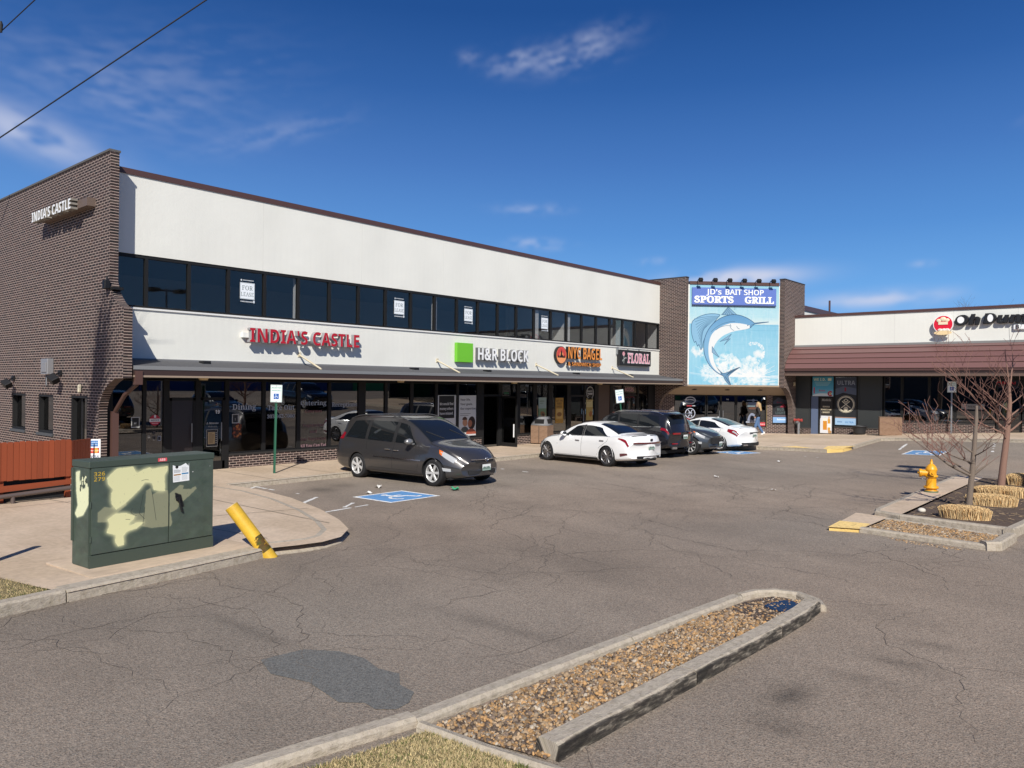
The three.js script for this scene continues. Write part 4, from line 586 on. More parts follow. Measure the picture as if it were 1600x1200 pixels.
{
  const s = thing('shop_sign', 'orange bagel shop letters beside a round red and orange disc', 'shop sign', [-19.5, 3.5, -26.1], HP);
  const or = std(.80, .28, .05, .42), g = letters('NYC BAGEL', .5, 2.55, .13, 'b', .004); g.translate(0, 0, .08); part('lettering', g, [or, blackM], s); const h = letters('& SANDWICH SHOP', .155, 2.5, .1, 'b', .002); h.translate(.04, -.3, .08); part('small_lettering', h, [or, blackM], s);
  const t = canvas(256, 256, (x) => { x.fillStyle = '#e8915a'; x.fillRect(0, 0, 256, 256); x.fillStyle = '#cf4a44'; x.beginPath(); x.arc(128, 118, 118, Math.PI, 0); x.lineTo(246, 150); x.lineTo(10, 150); x.fill(); x.fillStyle = '#7c2f2a'; for (let i = 0; i < 9; i++) { const a = Math.PI + i * Math.PI / 8; x.beginPath(); x.arc(128 + Math.cos(a) * 84, 128 + Math.sin(a) * 84, 5, 0, 7); x.fill(); } x.fillStyle = '#e8915a'; x.beginPath(); x.arc(128, 130, 52, 0, 7); x.fill(); x.fillStyle = '#16100e'; x.fillRect(110, 78, 36, 90); x.beginPath(); x.moveTo(128, 40); x.lineTo(146, 84); x.lineTo(110, 84); x.fill(); for (const [a, b, w] of [[30, 140, 22], [54, 128, 18], [76, 146, 22], [98, 120, 20], [146, 126, 22], [170, 142, 20], [192, 132, 18], [212, 146, 16]]) x.fillRect(a, b, w, 172 - b); x.fillStyle = '#f0a06a'; x.fillRect(0, 170, 256, 86); });
  const c = new THREE.CylinderGeometry(.37, .37, .13, 40); c.rotateX(HP); c.translate(.41 - .9 + .1, .13, .08); part('disc', c, blackM, s); const f = new THREE.CircleGeometry(.345, 40); f.translate(-.39, .13, .149); part('disc_face', f, flat(t), s);
}
{
  const s = thing('shop_sign', 'black boxed florist sign with pink-edged white letters', 'shop sign', [-19.5, 3.32, -30.15], HP);
  const t = canvas(1024, 280, (x) => { x.fillStyle = '#1d1d1f'; x.fillRect(0, 0, 1024, 280); x.font = 'bold 250px serif'; x.textBaseline = 'alphabetic'; x.lineWidth = 16; x.strokeStyle = '#f6eef0'; x.fillStyle = '#e493a4'; x.save(); x.translate(235, 232); x.scale(.95, 1); x.strokeText('FLORAL', 0, 0, 800); x.fillText('FLORAL', 0, 0, 800); x.restore(); x.fillStyle = '#d99aa2'; for (let i = 0; i < 6; i++) { x.beginPath(); x.arc(108 + Math.cos(i) * 22, 70 + Math.sin(i) * 22, 20, 0, 7); x.fill(); } x.strokeStyle = '#dfe4dd'; x.lineWidth = 9; x.beginPath(); x.moveTo(110, 90); x.quadraticCurveTo(126, 160, 112, 250); x.moveTo(118, 170); x.quadraticCurveTo(175, 130, 200, 150); x.moveTo(118, 190); x.quadraticCurveTo(60, 170, 76, 215); x.stroke(); });
  part('sign_box', B(0, 2.78, 0, .73, .04, .2), blackM, s); part('sign_face', plate(2.74, .7).translate(1.39, .365, .204), flat(t), s); part('bracket', [B(-.06, .02, .5, .85, 0, .1), B(.9, .95, .6, .8, .0, .06), B(1.9, 1.95, .6, .8, 0, .06)], M.steel, s);
}
// blue board on the mural wall
{
  const s = thing('shop_sign', 'wide blue signboard with white lettering across the top of the sailfish mural', 'shop sign'); s.applyMatrix4(CN.clone().multiply(new THREE.Matrix4().setPosition(.12, 6.43, .06)));
  part('board', RB(4.28, .84, .05, .01, 2.14, .42, 0), std(.095, .16, .46, .6), s); part('edge', [B(0, 4.28, -.045, .005, -.03, .03)], std(.03, .05, .15, .6), s);
  const w = std(.82, .84, .84, .5); const a = letters("JD's", .255, .78, .012, 'r', .008); a.translate(.7, .5, .028); const b = letters('BAIT SHOP', .255, 1.95, .012, 'r', .008); b.translate(1.68, .5, .028);
  const c = letters('SPORTS', .32, 2.0, .012, 'sb', .016); c.translate(.1, .085, .028); const d = letters('GRILL', .32, 1.5, .012, 'sb', .016); d.translate(2.66, .085, .028);
  part('lettering', [a, b, c, d], w, s);
}
const lampNth = ['first from the left brick fin', 'second from the left brick fin', 'third from the left brick fin', 'third from the right brick fin', 'second from the right brick fin', 'beside the right brick fin'];
for (let i = 0; i < 6; i++) {
  const u = .38 + i * .735, s = thing('flood_light', 'small black floodlight above the blue signboard, ' + lampNth[i], 'floodlight', [0, 0, 0], 0, 'floodlights along the mural top'); s.applyMatrix4(CN.clone().multiply(new THREE.Matrix4().setPosition(u, 7.5, .02)));
  const h = RB(.2, .17, .16, .02, 0, 0, 0); h.rotateX(.75); h.translate(.05, .09, .42); part('lamp_head', h, M.black, s); part('arm', [rod(V(0, .02, 0), V(0, .14, .2), .018), rod(V(0, .14, .2), V(.05, .08, .4), .018)], M.black, s);
}
// dumpling shop
{
  const s = thing('shop_sign', 'black brush-style letters with white filled bowls beside a red disc on the cream parapet', 'shop sign', [-7.33, 5.2, -39.05]);
  const g1 = letters('Oh', .42, .98, .13, 'b', .02), g2 = letters('Dumplings', .42, 3.75, .13, 'b', .02); const sh = new THREE.Matrix4().makeShear(0, 0, .22, 0, 0, 0); g1.applyMatrix4(sh); g2.applyMatrix4(sh); g1.translate(.02, .04, .06); g2.translate(1.14, .07, .06); const gg = [g1, g2].map((g) => g.clone());
  part('lettering', g1, [blackM, blackM], s); part('lettering', g2, [blackM, blackM], s);
  const o = new THREE.CylinderGeometry(.135, .135, .06, 24); o.rotateX(HP); o.scale(1, 1.1, 1); o.translate(.3, .26, .185); const dd = new THREE.CylinderGeometry(.12, .12, .06, 24); dd.rotateX(HP); dd.scale(.9, 1.4, 1); dd.translate(1.43, .29, .185); part('letter_bowl', [o, dd], std(.85, .85, .83, .5), s);
  part('capsule', RB(2.4, .24, .1, .11, 3.46, -.13, .07, 4), std(.85, .85, .83, .4), s); const b = letters('B', .17, .12, .02, 'b'); b.translate(2.36, -.21, .12); part('lettering', b, blackM, s);
}
{
  const s = thing('shop_sign', 'round red sign disc with white rim and cream plate, first sign on the parapet', 'shop sign', [-7.72, 5.28, -39.05]);
  const c = new THREE.CylinderGeometry(.405, .405, .14, 44); c.rotateX(HP); c.translate(0, .02, .16); part('rim', c, std(.85, .84, .82, .45), s); const r = new THREE.CircleGeometry(.375, 44); r.translate(0, .02, .233); part('disc_face', r, std(.70, .012, .035, .4), s);
  const cream = std(.82, .62, .34, .5), pl = new THREE.CylinderGeometry(.36, .34, .06, 36); pl.rotateX(HP); pl.scale(1, .26, 1); pl.translate(0, -.37, .25); part('plate', pl, cream, s);
  const hat = [[-.17, .09, .1], [0, .15, .125], [.16, .1, .1]].map(([a, b, q]) => { const e = new THREE.SphereGeometry(q, 16, 10); e.scale(1, .8, .25); e.translate(a, b + .1, .24); return e; }); hat.push(B(-.19, .19, .0, .13, .225, .255)); part('hat', hat, std(.84, .70, .48, .5), s);
  const dum = [-.12, .04, .17].map((a) => { const e = new THREE.SphereGeometry(.09, 14, 8); e.scale(1.1, .75, .4); e.translate(a, -.24, .245); return e; }); part('dumpling', dum, std(.83, .78, .68, .5), s);
}
// ---------- papers, posters and lettering on the glass ----------
function print(name, label, cat, tex, w, h, pos, turn = 0, group, clear = false) {
  const m = part(name, plate(w, h), new THREE.MeshStandardMaterial({ map: tex, roughness: .6, transparent: clear, side: THREE.DoubleSide }));
  m.position.set(...pos); m.rotation.y = turn; return tag(m, label, cat, group);
}
const words = (w, h, lines, bg, fg) => canvas(w, h, (x) => { if (bg) { x.fillStyle = bg; x.fillRect(0, 0, w, h); } else x.clearRect(0, 0, w, h); for (const [t, px, py, f, c, al, mw] of lines) { x.font = f; x.fillStyle = c || fg; x.textAlign = al || 'center'; x.fillText(t, px, py, mw || w); } });
{
  const lease = canvas(180, 250, (x) => { x.clearRect(0, 0, 180, 250); x.fillStyle = '#e8edf0'; x.fillRect(12, 38, 156, 160); x.strokeStyle = '#9aa4a8'; x.lineWidth = 4; x.strokeRect(16, 42, 148, 152); x.fillStyle = '#4a5a58'; x.textAlign = 'center'; x.font = '58px serif'; x.fillText('FOR', 90, 110); x.font = '52px serif'; x.fillText('LEASE', 90, 170, 140); x.fillStyle = '#c9ced2'; x.beginPath(); x.arc(26, 16, 9, 0, 7); x.fill(); for (let i = 0; i < 9; i++) x.fillRect(42 + i * 13, 10, 9, 10); for (let i = 0; i < 10; i++) x.fillRect(20 + i * 14, 216, 10, 12); x.fillRect(150, 205, 20, 26); });
  const nth = ['nearest the brick end wall', 'second from the brick end wall', 'third along, above the green square sign', 'last along, above the bagel disc'];
  [-11.365, -16.93, -20.27, -24.8].forEach((z, i) => print('lease_poster', 'white lease poster in an upstairs window, ' + nth[i].replace('’', ''), 'poster', lease, .52, .72, [-19.555, 4.89, z], HP, 'lease posters in the upstairs windows', true));
  const X = -19.742, F = (n, l, c, t, w, h, y, z, clear = true, g) => print(n, l, c, t, w, h, [X, y, z], HP, g, clear);
  const wt = '#aeb3bb';
  F('window_lettering', 'grey outlined word Dining across a restaurant window pane', 'window lettering', words(512, 200, [['Dining', 256, 120, 'bold 130px serif', wt]]), .86, .34, 1.62, -11.42);
  F('window_lettering', 'grey lettering Take Out above a phone number behind the green sign', 'window lettering', words(512, 300, [['Take Out', 256, 120, 'bold 110px serif', wt], ['303-962-7000', 256, 250, 'bold 84px serif', wt]]), .92, .54, 1.5, -12.6);
  F('window_lettering', 'grey lettering Catering above pink words about the vegetarian buffet', 'window lettering', words(512, 1100, [['Catering', 256, 110, 'bold 120px serif', wt], ['Gourmet', 256, 250, 'bold 76px serif', '#8c5b5b'], ['Vegetarian', 256, 520, 'bold 76px serif', '#8c6a6a'], ['and', 256, 640, 'bold 76px serif', '#8c6a6a'], ['Non Vegetarian', 256, 780, 'bold 76px serif', '#8c6a6a'], ['All You Can Eat', 256, 910, 'bold 82px serif', '#a08086']]), .94, 1.75, .98, -13.72);
  F('window_lettering', 'grey word Receptions on the pane above the minivan tail', 'window lettering', words(640, 200, [['Receptions', 320, 120, 'bold 120px serif', wt]]), .98, .3, 1.65, -14.88);
  F('house_number', 'white number 19 on the glass restaurant door', 'house number', words(200, 120, [['19', 100, 98, 'bold 110px sans-serif', '#e6e6e6']]), .24, .15, 1.54, -10.62);
  F('window_lettering', 'small pale notice lettering on the numbered glass door', 'window lettering', words(300, 130, [['A Minute', 150, 46, 'bold 46px serif', '#c2c2c0'], ['Welcome', 150, 100, '36px serif', '#a8a8a6']]), .5, .2, 1.18, -10.48);
  F('menu', 'beige framed menu sheet on the numbered glass door', 'menu', canvas(180, 260, (x) => { x.fillStyle = 'rgba(60,60,60,.8)'; x.fillRect(0, 0, 180, 260); x.strokeStyle = '#b9b9b5'; x.lineWidth = 5; x.strokeRect(4, 4, 172, 252); x.fillStyle = '#b39b73'; x.fillRect(26, 40, 110, 180); x.fillStyle = '#5f4c33'; for (let i = 0; i < 9; i++) x.fillRect(40, 58 + i * 17, 50 + (i * 37) % 40, 6); x.fillStyle = '#c9c9c5'; for (let i = 0; i < 6; i++) x.fillRect(144, 50 + i * 30, 22, 8); }), .33, .47, .83, -10.47);
  F('door_emblem', 'pale hexagonal emblem on the dark restaurant door leaf', 'emblem', canvas(300, 480, (x) => { x.clearRect(0, 0, 300, 480); x.strokeStyle = x.fillStyle = '#4b4242'; x.lineWidth = 5; const P = new Path2D('M150 10 L280 90 L280 180 L20 180 L20 90 Z'), Q = new Path2D('M20 300 L280 300 L280 390 L150 470 L20 390 Z'); x.globalAlpha = .75; x.fill(P); x.fill(Q); x.globalAlpha = 1; x.strokeStyle = '#241d1d'; for (let i = 0; i < 9; i++) for (let j = 0; j < 4; j++) { x.lineWidth = 3; x.beginPath(); x.arc(40 + i * 28, 110 + j * 22, 9, 0, 7); x.stroke(); x.beginPath(); x.arc(40 + i * 28, 320 + j * 24, 9, 0, 7); x.stroke(); } x.fillStyle = '#8a8282'; x.textAlign = 'center'; x.font = 'bold 42px serif'; x.fillText("India's Castle", 150, 228, 260); x.fillText('Restaurant & Bar', 150, 278, 260); }), .46, .82, .93, -9.62);
  F('round_sticker', 'round red and white sticker on the narrow pane beside the dark door', 'sticker', canvas(200, 220, (x) => { x.clearRect(0, 0, 200, 220); x.fillStyle = '#a81d33'; x.beginPath(); x.arc(100, 110, 92, 0, 7); x.fill(); x.fillStyle = '#d8d5d2'; x.fillRect(4, 84, 192, 54); x.fillRect(84, 24, 34, 44); x.fillStyle = '#2d2526'; x.font = 'bold 38px sans-serif'; x.textAlign = 'center'; x.fillText('NOTICE', 100, 125); x.fillStyle = '#d49aa2'; x.fillRect(46, 156, 108, 14); }), .3, .33, 1.36, -8.92);
  F('small_notice', 'small dark notice with white frame on the first restaurant pane', 'notice', canvas(100, 140, (x) => { x.fillStyle = '#b4b4b0'; x.fillRect(0, 0, 100, 140); x.fillStyle = '#161414'; x.fillRect(10, 10, 80, 118); x.fillStyle = '#777'; x.fillRect(36, 66, 30, 26); }), .21, .27, 1.32, -8.43);
  F('small_notice', 'cluster of small stickers low on the narrow restaurant pane', 'stickers', canvas(200, 130, (x) => { x.clearRect(0, 0, 200, 130); for (const [a, b, c, d, f] of [[0, 50, 34, 36, '#6e6a68'], [70, 0, 40, 42, '#4a4444'], [70, 60, 44, 60, '#55504e'], [140, 64, 50, 66, '#8c93a0']]) { x.fillStyle = f; x.fillRect(a, b, c, d); x.fillStyle = '#1a1818'; x.fillRect(a + 8, b + 10, c - 18, d - 20); } }), .36, .25, .95, -8.92);
  F('small_notice', 'small white-framed notice high on the pane beside the numbered door', 'notice', canvas(100, 140, (x) => { x.fillStyle = '#a8a8a8'; x.fillRect(0, 0, 100, 140); x.fillStyle = '#1b1b20'; x.fillRect(12, 12, 76, 116); x.fillStyle = '#888'; x.fillRect(44, 60, 10, 40); }), .2, .26, 1.34, -11.15);
  F('food_poster', 'dark food poster with orange dishes low on the restaurant pane', 'poster', canvas(140, 220, (x) => { x.fillStyle = '#241712'; x.fillRect(0, 0, 140, 220); const r = rng(9); for (let i = 0; i < 40; i++) { x.fillStyle = ['#8a4322', '#6b2a18', '#b06a35', '#3a2018'][i % 4]; x.beginPath(); x.arc(r() * 140, 20 + r() * 180, 6 + r() * 16, 0, 7); x.fill(); } }), .27, .4, .98, -11.2);
  const hr = (dark) => canvas(256, 470, (x) => { x.fillStyle = '#cfd0cf'; x.fillRect(0, 0, 256, 470); if (dark) { x.fillStyle = '#141414'; x.fillRect(18, 6, 212, 236); x.fillStyle = '#d8d8d6'; x.font = 'bold 38px sans-serif'; ['We would find', 'money others', 'have missed.'].forEach((t, i) => x.fillText(t, 28, 104 + i * 50, 190)); x.font = 'bold 22px sans-serif'; x.fillStyle = '#3a3a3a'; x.fillText('We can help.', 26, 292); x.fillStyle = '#6aa84a'; x.fillText('Ask a tax pro', 26, 322); x.fillText('today.', 26, 350); x.fillStyle = '#777'; for (let i = 0; i < 3; i++) x.fillRect(26, 376 + i * 16, 130 - i * 30, 6); } else { x.fillStyle = '#222'; x.font = 'bold 34px sans-serif'; ['Your life.', 'Your goals.', 'Our expertise.'].forEach((t, i) => x.fillText(t, 26, 62 + i * 52)); x.fillStyle = '#777'; x.fillRect(26, 210, 150, 6); x.fillRect(26, 230, 120, 6); x.fillStyle = '#b98665'; x.beginPath(); x.ellipse(96, 316, 36, 44, -.1, 0, 7); x.fill(); x.fillStyle = '#4a2d1f'; x.beginPath(); x.arc(92, 284, 36, Math.PI, 0); x.fill(); x.fillStyle = '#2b1a16'; x.beginPath(); x.ellipse(192, 322, 52, 76, .1, 0, 7); x.fill(); x.fillStyle = '#a5694b'; x.beginPath(); x.ellipse(168, 330, 32, 42, .1, 0, 7); x.fill(); x.fillStyle = '#4d5250'; x.beginPath(); x.ellipse(92, 432, 62, 70, 0, Math.PI, 0); x.fill(); x.fillStyle = '#a3543c'; x.beginPath(); x.ellipse(186, 452, 74, 62, 0, Math.PI, 0); x.fill(); x.fillRect(20, 430, 50, 40); } });
  F('tax_poster', 'pale poster with a black text block in the tax office window', 'poster', hr(true), .94, 1.62, 1.15, -19.4, false); F('tax_poster', 'pale poster with two smiling people in the tax office window', 'poster', hr(false), .94, 1.5, 1.2, -20.46, false);
  F('small_notice', 'white notice strip low on the pane past the open black door', 'notice', words(300, 170, [['DROP OFF', 150, 60, 'bold 40px sans-serif', '#333'], ['▼', 150, 140, '50px sans-serif', '#222']], '#c2c5c6'), .62, .32, .87, -22.85, false);
  F('neon_sign', 'small green open sign high in the pane past the open black door', 'neon sign', words(200, 110, [['OPEN', 100, 76, 'bold 66px sans-serif', '#1f7d4c']]), .34, .18, 2.02, -22.65);
  F('menu_poster', 'tall green and white food poster on the pane behind the bin', 'poster', canvas(200, 460, (x) => { x.fillStyle = '#a9b7a6'; x.fillRect(0, 0, 200, 460); x.fillStyle = '#7f9a6a'; x.fillRect(0, 200, 200, 260); x.fillStyle = '#c8c7a0'; x.fillRect(0, 330, 200, 100); x.fillStyle = '#6a7a5a'; x.fillRect(30, 60, 120, 14); x.fillRect(30, 100, 90, 10); x.fillStyle = '#a06a3a'; x.beginPath(); x.ellipse(110, 300, 60, 44, .4, 0, 7); x.fill(); x.fillStyle = '#45321f'; x.beginPath(); x.ellipse(120, 312, 34, 20, .4, 0, 7); x.fill(); }), .52, 1.05, 1.32, -24.95, false);
  F('menu_poster', 'orange breakfast poster with dark lettering left of the bagel shop door', 'poster', canvas(220, 460, (x) => { x.fillStyle = '#b5862f'; x.fillRect(0, 0, 220, 460); x.fillStyle = '#3b2412'; x.font = 'bold 52px sans-serif'; x.textAlign = 'center'; ['GET THE', 'FIRST', 'BAGEL'].forEach((t, i) => x.fillText(t, 110, 70 + i * 54, 180)); x.fillStyle = '#c9a45a'; x.fillRect(24, 200, 170, 180); x.fillStyle = '#8a5a22'; x.beginPath(); x.ellipse(110, 300, 66, 40, 0, 0, 7); x.fill(); }), .56, 1.08, 1.28, -26.12, false);
  F('menu_poster', 'yellow food poster right of the bagel shop door below a round badge', 'poster', canvas(200, 460, (x) => { x.fillStyle = '#a8904a'; x.fillRect(0, 0, 200, 460); x.fillStyle = '#c2b27a'; x.fillRect(0, 0, 200, 190); x.fillStyle = '#8a6a2a'; x.fillRect(24, 40, 150, 12); x.fillRect(24, 66, 120, 10); x.fillStyle = '#9a5f2a'; x.beginPath(); x.ellipse(140, 330, 50, 60, .3, 0, 7); x.fill(); }), .5, 1.0, 1.3, -28.36, false);
  F('round_badge', 'round black and white badge high on the bagel shop pane', 'badge', canvas(200, 200, (x) => { x.clearRect(0, 0, 200, 200); x.fillStyle = '#0d0d0e'; x.beginPath(); x.arc(100, 100, 96, 0, 7); x.fill(); x.strokeStyle = '#c8c8c6'; x.lineWidth = 9; x.beginPath(); x.arc(100, 100, 86, 0, 7); x.stroke(); x.fillStyle = '#c8c8c6'; x.font = 'bold 40px serif'; x.textAlign = 'center'; x.fillText('BAGEL', 100, 92); x.fillRect(36, 106, 128, 10); x.lineWidth = 7; x.beginPath(); x.moveTo(40, 140); x.quadraticCurveTo(100, 110, 160, 128); x.stroke(); }), .62, .62, 2.03, -28.4);
  F('window_lettering', 'red flower shop lettering across the far panes above the leaning sign', 'window lettering', words(500, 300, [['ROSES', 250, 110, 'bold 110px sans-serif', '#b58a92'], ['FLORAL', 250, 240, 'bold 110px sans-serif', '#5a1420']]), 1.2, .7, 2.0, -31.7);
}
// bar windows on the diagonal
{
  const L = (n, l, c, t, w, h, u, y, clear = true) => { const m = print(n, l, c, t, w, h, [0, 0, 0], 0, undefined, clear); m.applyMatrix4(CN.clone().multiply(new THREE.Matrix4().setPosition(u, y, -1.24 + .004))); return m; };
  const ring = (fn) => canvas(200, 200, (x) => { x.clearRect(0, 0, 200, 200); fn(x); });
  L('window_emblem', 'white football outline emblem on the dark bar window', 'emblem', ring((x) => { x.strokeStyle = '#a8adb8'; x.lineWidth = 16; x.beginPath(); x.ellipse(100, 90, 84, 54, 0, 0, 7); x.stroke(); x.beginPath(); x.moveTo(30, 90); x.quadraticCurveTo(100, 60, 170, 90); x.stroke(); x.fillStyle = '#8c1f2a'; x.fillRect(40, 168, 90, 22); x.fillStyle = '#9aa0a8'; x.fillRect(134, 170, 50, 16); }), .62, .62, .5, 1.62);
  L('window_emblem', 'white round baseball emblem below the football on the bar window', 'emblem', ring((x) => { x.strokeStyle = '#b9bfd0'; x.lineWidth = 10; x.beginPath(); x.arc(100, 96, 80, 0, 7); x.stroke(); x.beginPath(); x.arc(20, 96, 70, -.9, .9); x.stroke(); x.beginPath(); x.arc(180, 96, 70, 2.24, 4.04); x.stroke(); x.fillStyle = '#b9bfd0'; x.fillRect(70, 86, 60, 12); x.fillStyle = '#8c1f2a'; x.fillRect(30, 180, 70, 18); }), .62, .62, .5, .98);
  L('house_number', 'small white number 14 above the bar doors', 'house number', words(160, 100, [['14', 80, 82, 'bold 90px sans-serif', '#c8c8c8']]), .19, .12, 2.45, 1.72);
  L('window_emblem', 'stacked pale team badges on the bar window behind the walking person', 'emblem', canvas(220, 420, (x) => { x.clearRect(0, 0, 220, 420); x.fillStyle = '#6d7a92'; x.fillRect(20, 20, 180, 14); x.beginPath(); x.arc(130, 28, 24, 0, 7); x.fill(); x.fillRect(44, 60, 150, 44); x.fillStyle = '#6b7d84'; x.fillRect(34, 104, 130, 30); x.fillStyle = '#5c3a2c'; x.beginPath(); x.ellipse(120, 160, 70, 20, 0, 0, 7); x.fill(); x.fillStyle = '#7d869a'; x.beginPath(); x.moveTo(30, 370); x.quadraticCurveTo(60, 230, 120, 240); x.quadraticCurveTo(200, 280, 200, 370); x.fill(); x.fillStyle = '#20242c'; x.beginPath(); x.arc(120, 320, 36, 0, 7); x.fill(); x.fillStyle = '#aab2c2'; x.fillRect(10, 380, 190, 18); }), .7, 1.3, 3.75, 1.12);
  L('window_sign', 'small red and white notice low in the bar window', 'notice', words(140, 110, [['Sorry', 70, 70, 'bold 48px serif', '#f0d8d8']], '#b5343c'), .28, .2, 4.32, .46, false);
  L('beer_poster', 'tall mountain beer poster on the narrow window beside the brick fin', 'poster', canvas(240, 460, (x) => { x.fillStyle = '#17181d'; x.fillRect(0, 0, 240, 460); x.fillStyle = '#3b3f4d'; x.beginPath(); x.moveTo(0, 90); x.lineTo(90, 20); x.lineTo(240, 70); x.lineTo(240, 130); x.lineTo(0, 130); x.fill(); x.fillStyle = '#8a1f33'; x.font = 'bold 44px serif'; x.fillText('Beer', 60, 120); x.beginPath(); x.moveTo(120, 190); x.lineTo(180, 130); x.lineTo(230, 190); x.fill(); x.fillStyle = '#4b5a5a'; x.font = 'bold 60px sans-serif'; x.textAlign = 'center'; x.fillText('BUD', 130, 250); x.fillText('LIGHT', 130, 310, 190); x.fillStyle = '#6a5a62'; x.fillRect(0, 330, 240, 22); x.fillStyle = '#7ea4cf'; x.fillRect(0, 362, 240, 98); x.fillStyle = '#e6ecf4'; x.font = 'bold 40px serif'; x.fillText('Budweiser', 150, 416, 160); }), .74, 1.36, 5.225, 1.22, false);
}
// posters on the far shops
{
  const Z = -39.296, F = (n, l, c, t, w, h, x, y, clear = false) => print(n, l, c, t, w, h, [x, y, Z], 0, undefined, clear);
  F('door_poster', 'sky blue notice poster over the shop door beside the brick fin', 'poster', canvas(300, 290, (x) => { const g = x.createLinearGradient(0, 0, 0, 290); g.addColorStop(0, '#3c8fae'); g.addColorStop(.6, '#4fa3c4'); g.addColorStop(1, '#9cc9da'); x.fillStyle = g; x.fillRect(0, 0, 300, 290); x.fillStyle = '#d6dcc8'; x.font = 'bold 52px sans-serif'; x.fillText('WE I.D.', 16, 62, 190); x.fillRect(220, 24, 50, 38); x.fillStyle = '#a8c6c8'; for (let i = 0; i < 4; i++) x.fillRect(30 + i * 8, 80 + i * 16, 230 - i * 20, 5); x.fillStyle = '#c23f5c'; x.font = 'bold 40px serif'; x.fillText('Beer', 90, 220); x.fillRect(16, 160, 18, 90); x.fillStyle = '#dfe8ea'; x.beginPath(); x.ellipse(150, 290, 150, 42, 0, Math.PI, 0); x.fill(); x.lineWidth = 20; x.strokeStyle = '#b3263c'; x.beginPath(); x.arc(256, 250, 28, .7, 5.6); x.stroke(); x.fillStyle = '#d9a63a'; x.beginPath(); x.arc(258, 250, 14, 0, 7); x.fill(); }), 1.03, .99, -13.15, 2.44);
  F('beer_poster', 'poster of amber beer glasses filling the shop door beside the brick fin', 'poster', canvas(220, 560, (x) => { x.fillStyle = '#2a2724'; x.fillRect(0, 0, 220, 560); x.fillStyle = '#bdb7ab'; x.font = 'italic bold 46px serif'; x.textAlign = 'center'; x.fillText('Modelo', 110, 60); x.font = 'bold 34px sans-serif'; x.fillStyle = '#d9cdb0'; ['DENVER', 'NUGGETS FAN', 'MARKET'].forEach((t, i) => x.fillText(t, 110, 160 + i * 44, 190)); x.fillStyle = '#d8dade'; x.fillRect(0, 290, 220, 270); x.fillStyle = '#d08a2a'; x.fillRect(54, 360, 74, 150); x.fillStyle = '#efe6d4'; x.fillRect(50, 330, 82, 40); x.fillStyle = '#d49a3c'; x.fillRect(142, 340, 46, 180); x.fillRect(154, 300, 22, 50); x.fillStyle = '#f2f0e6'; x.fillRect(140, 410, 60, 60); x.fillStyle = '#b08a5a'; x.beginPath(); x.ellipse(180, 540, 34, 26, 0, 0, 7); x.fill(); }), .58, 1.8, -12.98, 1.0);
  F('window_graphic', 'tall window graphic with a round crossed-pickaxes badge over snowy hills', 'window graphic', canvas(300, 700, (x) => { x.fillStyle = '#26292d'; x.fillRect(0, 0, 300, 700); x.fillStyle = '#3a4356'; x.fillRect(0, 0, 300, 240); x.fillStyle = '#566074'; x.beginPath(); x.moveTo(0, 170); x.lineTo(120, 130); x.lineTo(300, 160); x.lineTo(300, 260); x.lineTo(0, 260); x.fill(); x.fillStyle = '#8b93a4'; x.font = 'bold 86px sans-serif'; x.fillText('ULTRA', 20, 110, 260); x.fillStyle = '#8e2438'; x.fillRect(130, 150, 24, 56); x.fillStyle = '#1f2226'; x.beginPath(); x.moveTo(0, 270); x.lineTo(110, 225); x.lineTo(300, 260); x.lineTo(300, 620); x.lineTo(0, 620); x.fill(); x.strokeStyle = '#d6cdb4'; x.lineWidth = 15; x.beginPath(); x.arc(152, 395, 108, 0, 7); x.stroke(); x.lineWidth = 5; x.beginPath(); x.arc(152, 395, 124, 0, 7); x.stroke(); x.lineWidth = 13; x.beginPath(); x.moveTo(86, 452); x.lineTo(206, 350); x.moveTo(218, 452); x.lineTo(98, 350); x.stroke(); x.fillStyle = '#d6cdb4'; x.beginPath(); x.moveTo(152, 310); x.lineTo(190, 340); x.lineTo(152, 374); x.lineTo(114, 340); x.fill(); x.fillStyle = '#26292d'; x.beginPath(); x.arc(152, 340, 16, 0, 7); x.fill(); x.fillStyle = '#d6cdb4'; for (let i = 0; i < 6; i++) { const a = i * Math.PI / 3; x.beginPath(); x.arc(152 + Math.cos(a) * 22, 462 + Math.sin(a) * 22, 13, 0, 7); x.fill(); } x.beginPath(); x.arc(152, 462, 20, 0, 7); x.fill(); x.fillStyle = '#a3806e'; x.fillRect(0, 585, 300, 12); x.fillStyle = '#9dbfde'; x.fillRect(0, 600, 300, 100); x.fillStyle = '#4f86c0'; x.font = 'bold 40px sans-serif'; x.fillText('ULTRA', 140, 672, 140); x.fillStyle = '#7a9bc0'; x.fillRect(30, 644, 70, 22); }), 1.0, 2.35, -12.04, 1.72);
  F('neon_sign', 'red and blue open sign in the far shop window behind the taller tree', 'neon sign', words(300, 110, [['OPEN', 150, 84, 'bold 88px sans-serif', '#b3202c']], '#101624'), .95, .33, -5.35, 2.62);
  F('window_notice', 'row of grey notices taped inside the far shop window behind the trees', 'notice', words(300, 90, [['MENU', 150, 60, 'bold 44px sans-serif', '#55524e']], '#8b8782'), .9, .24, -6.6, 1.6);
}
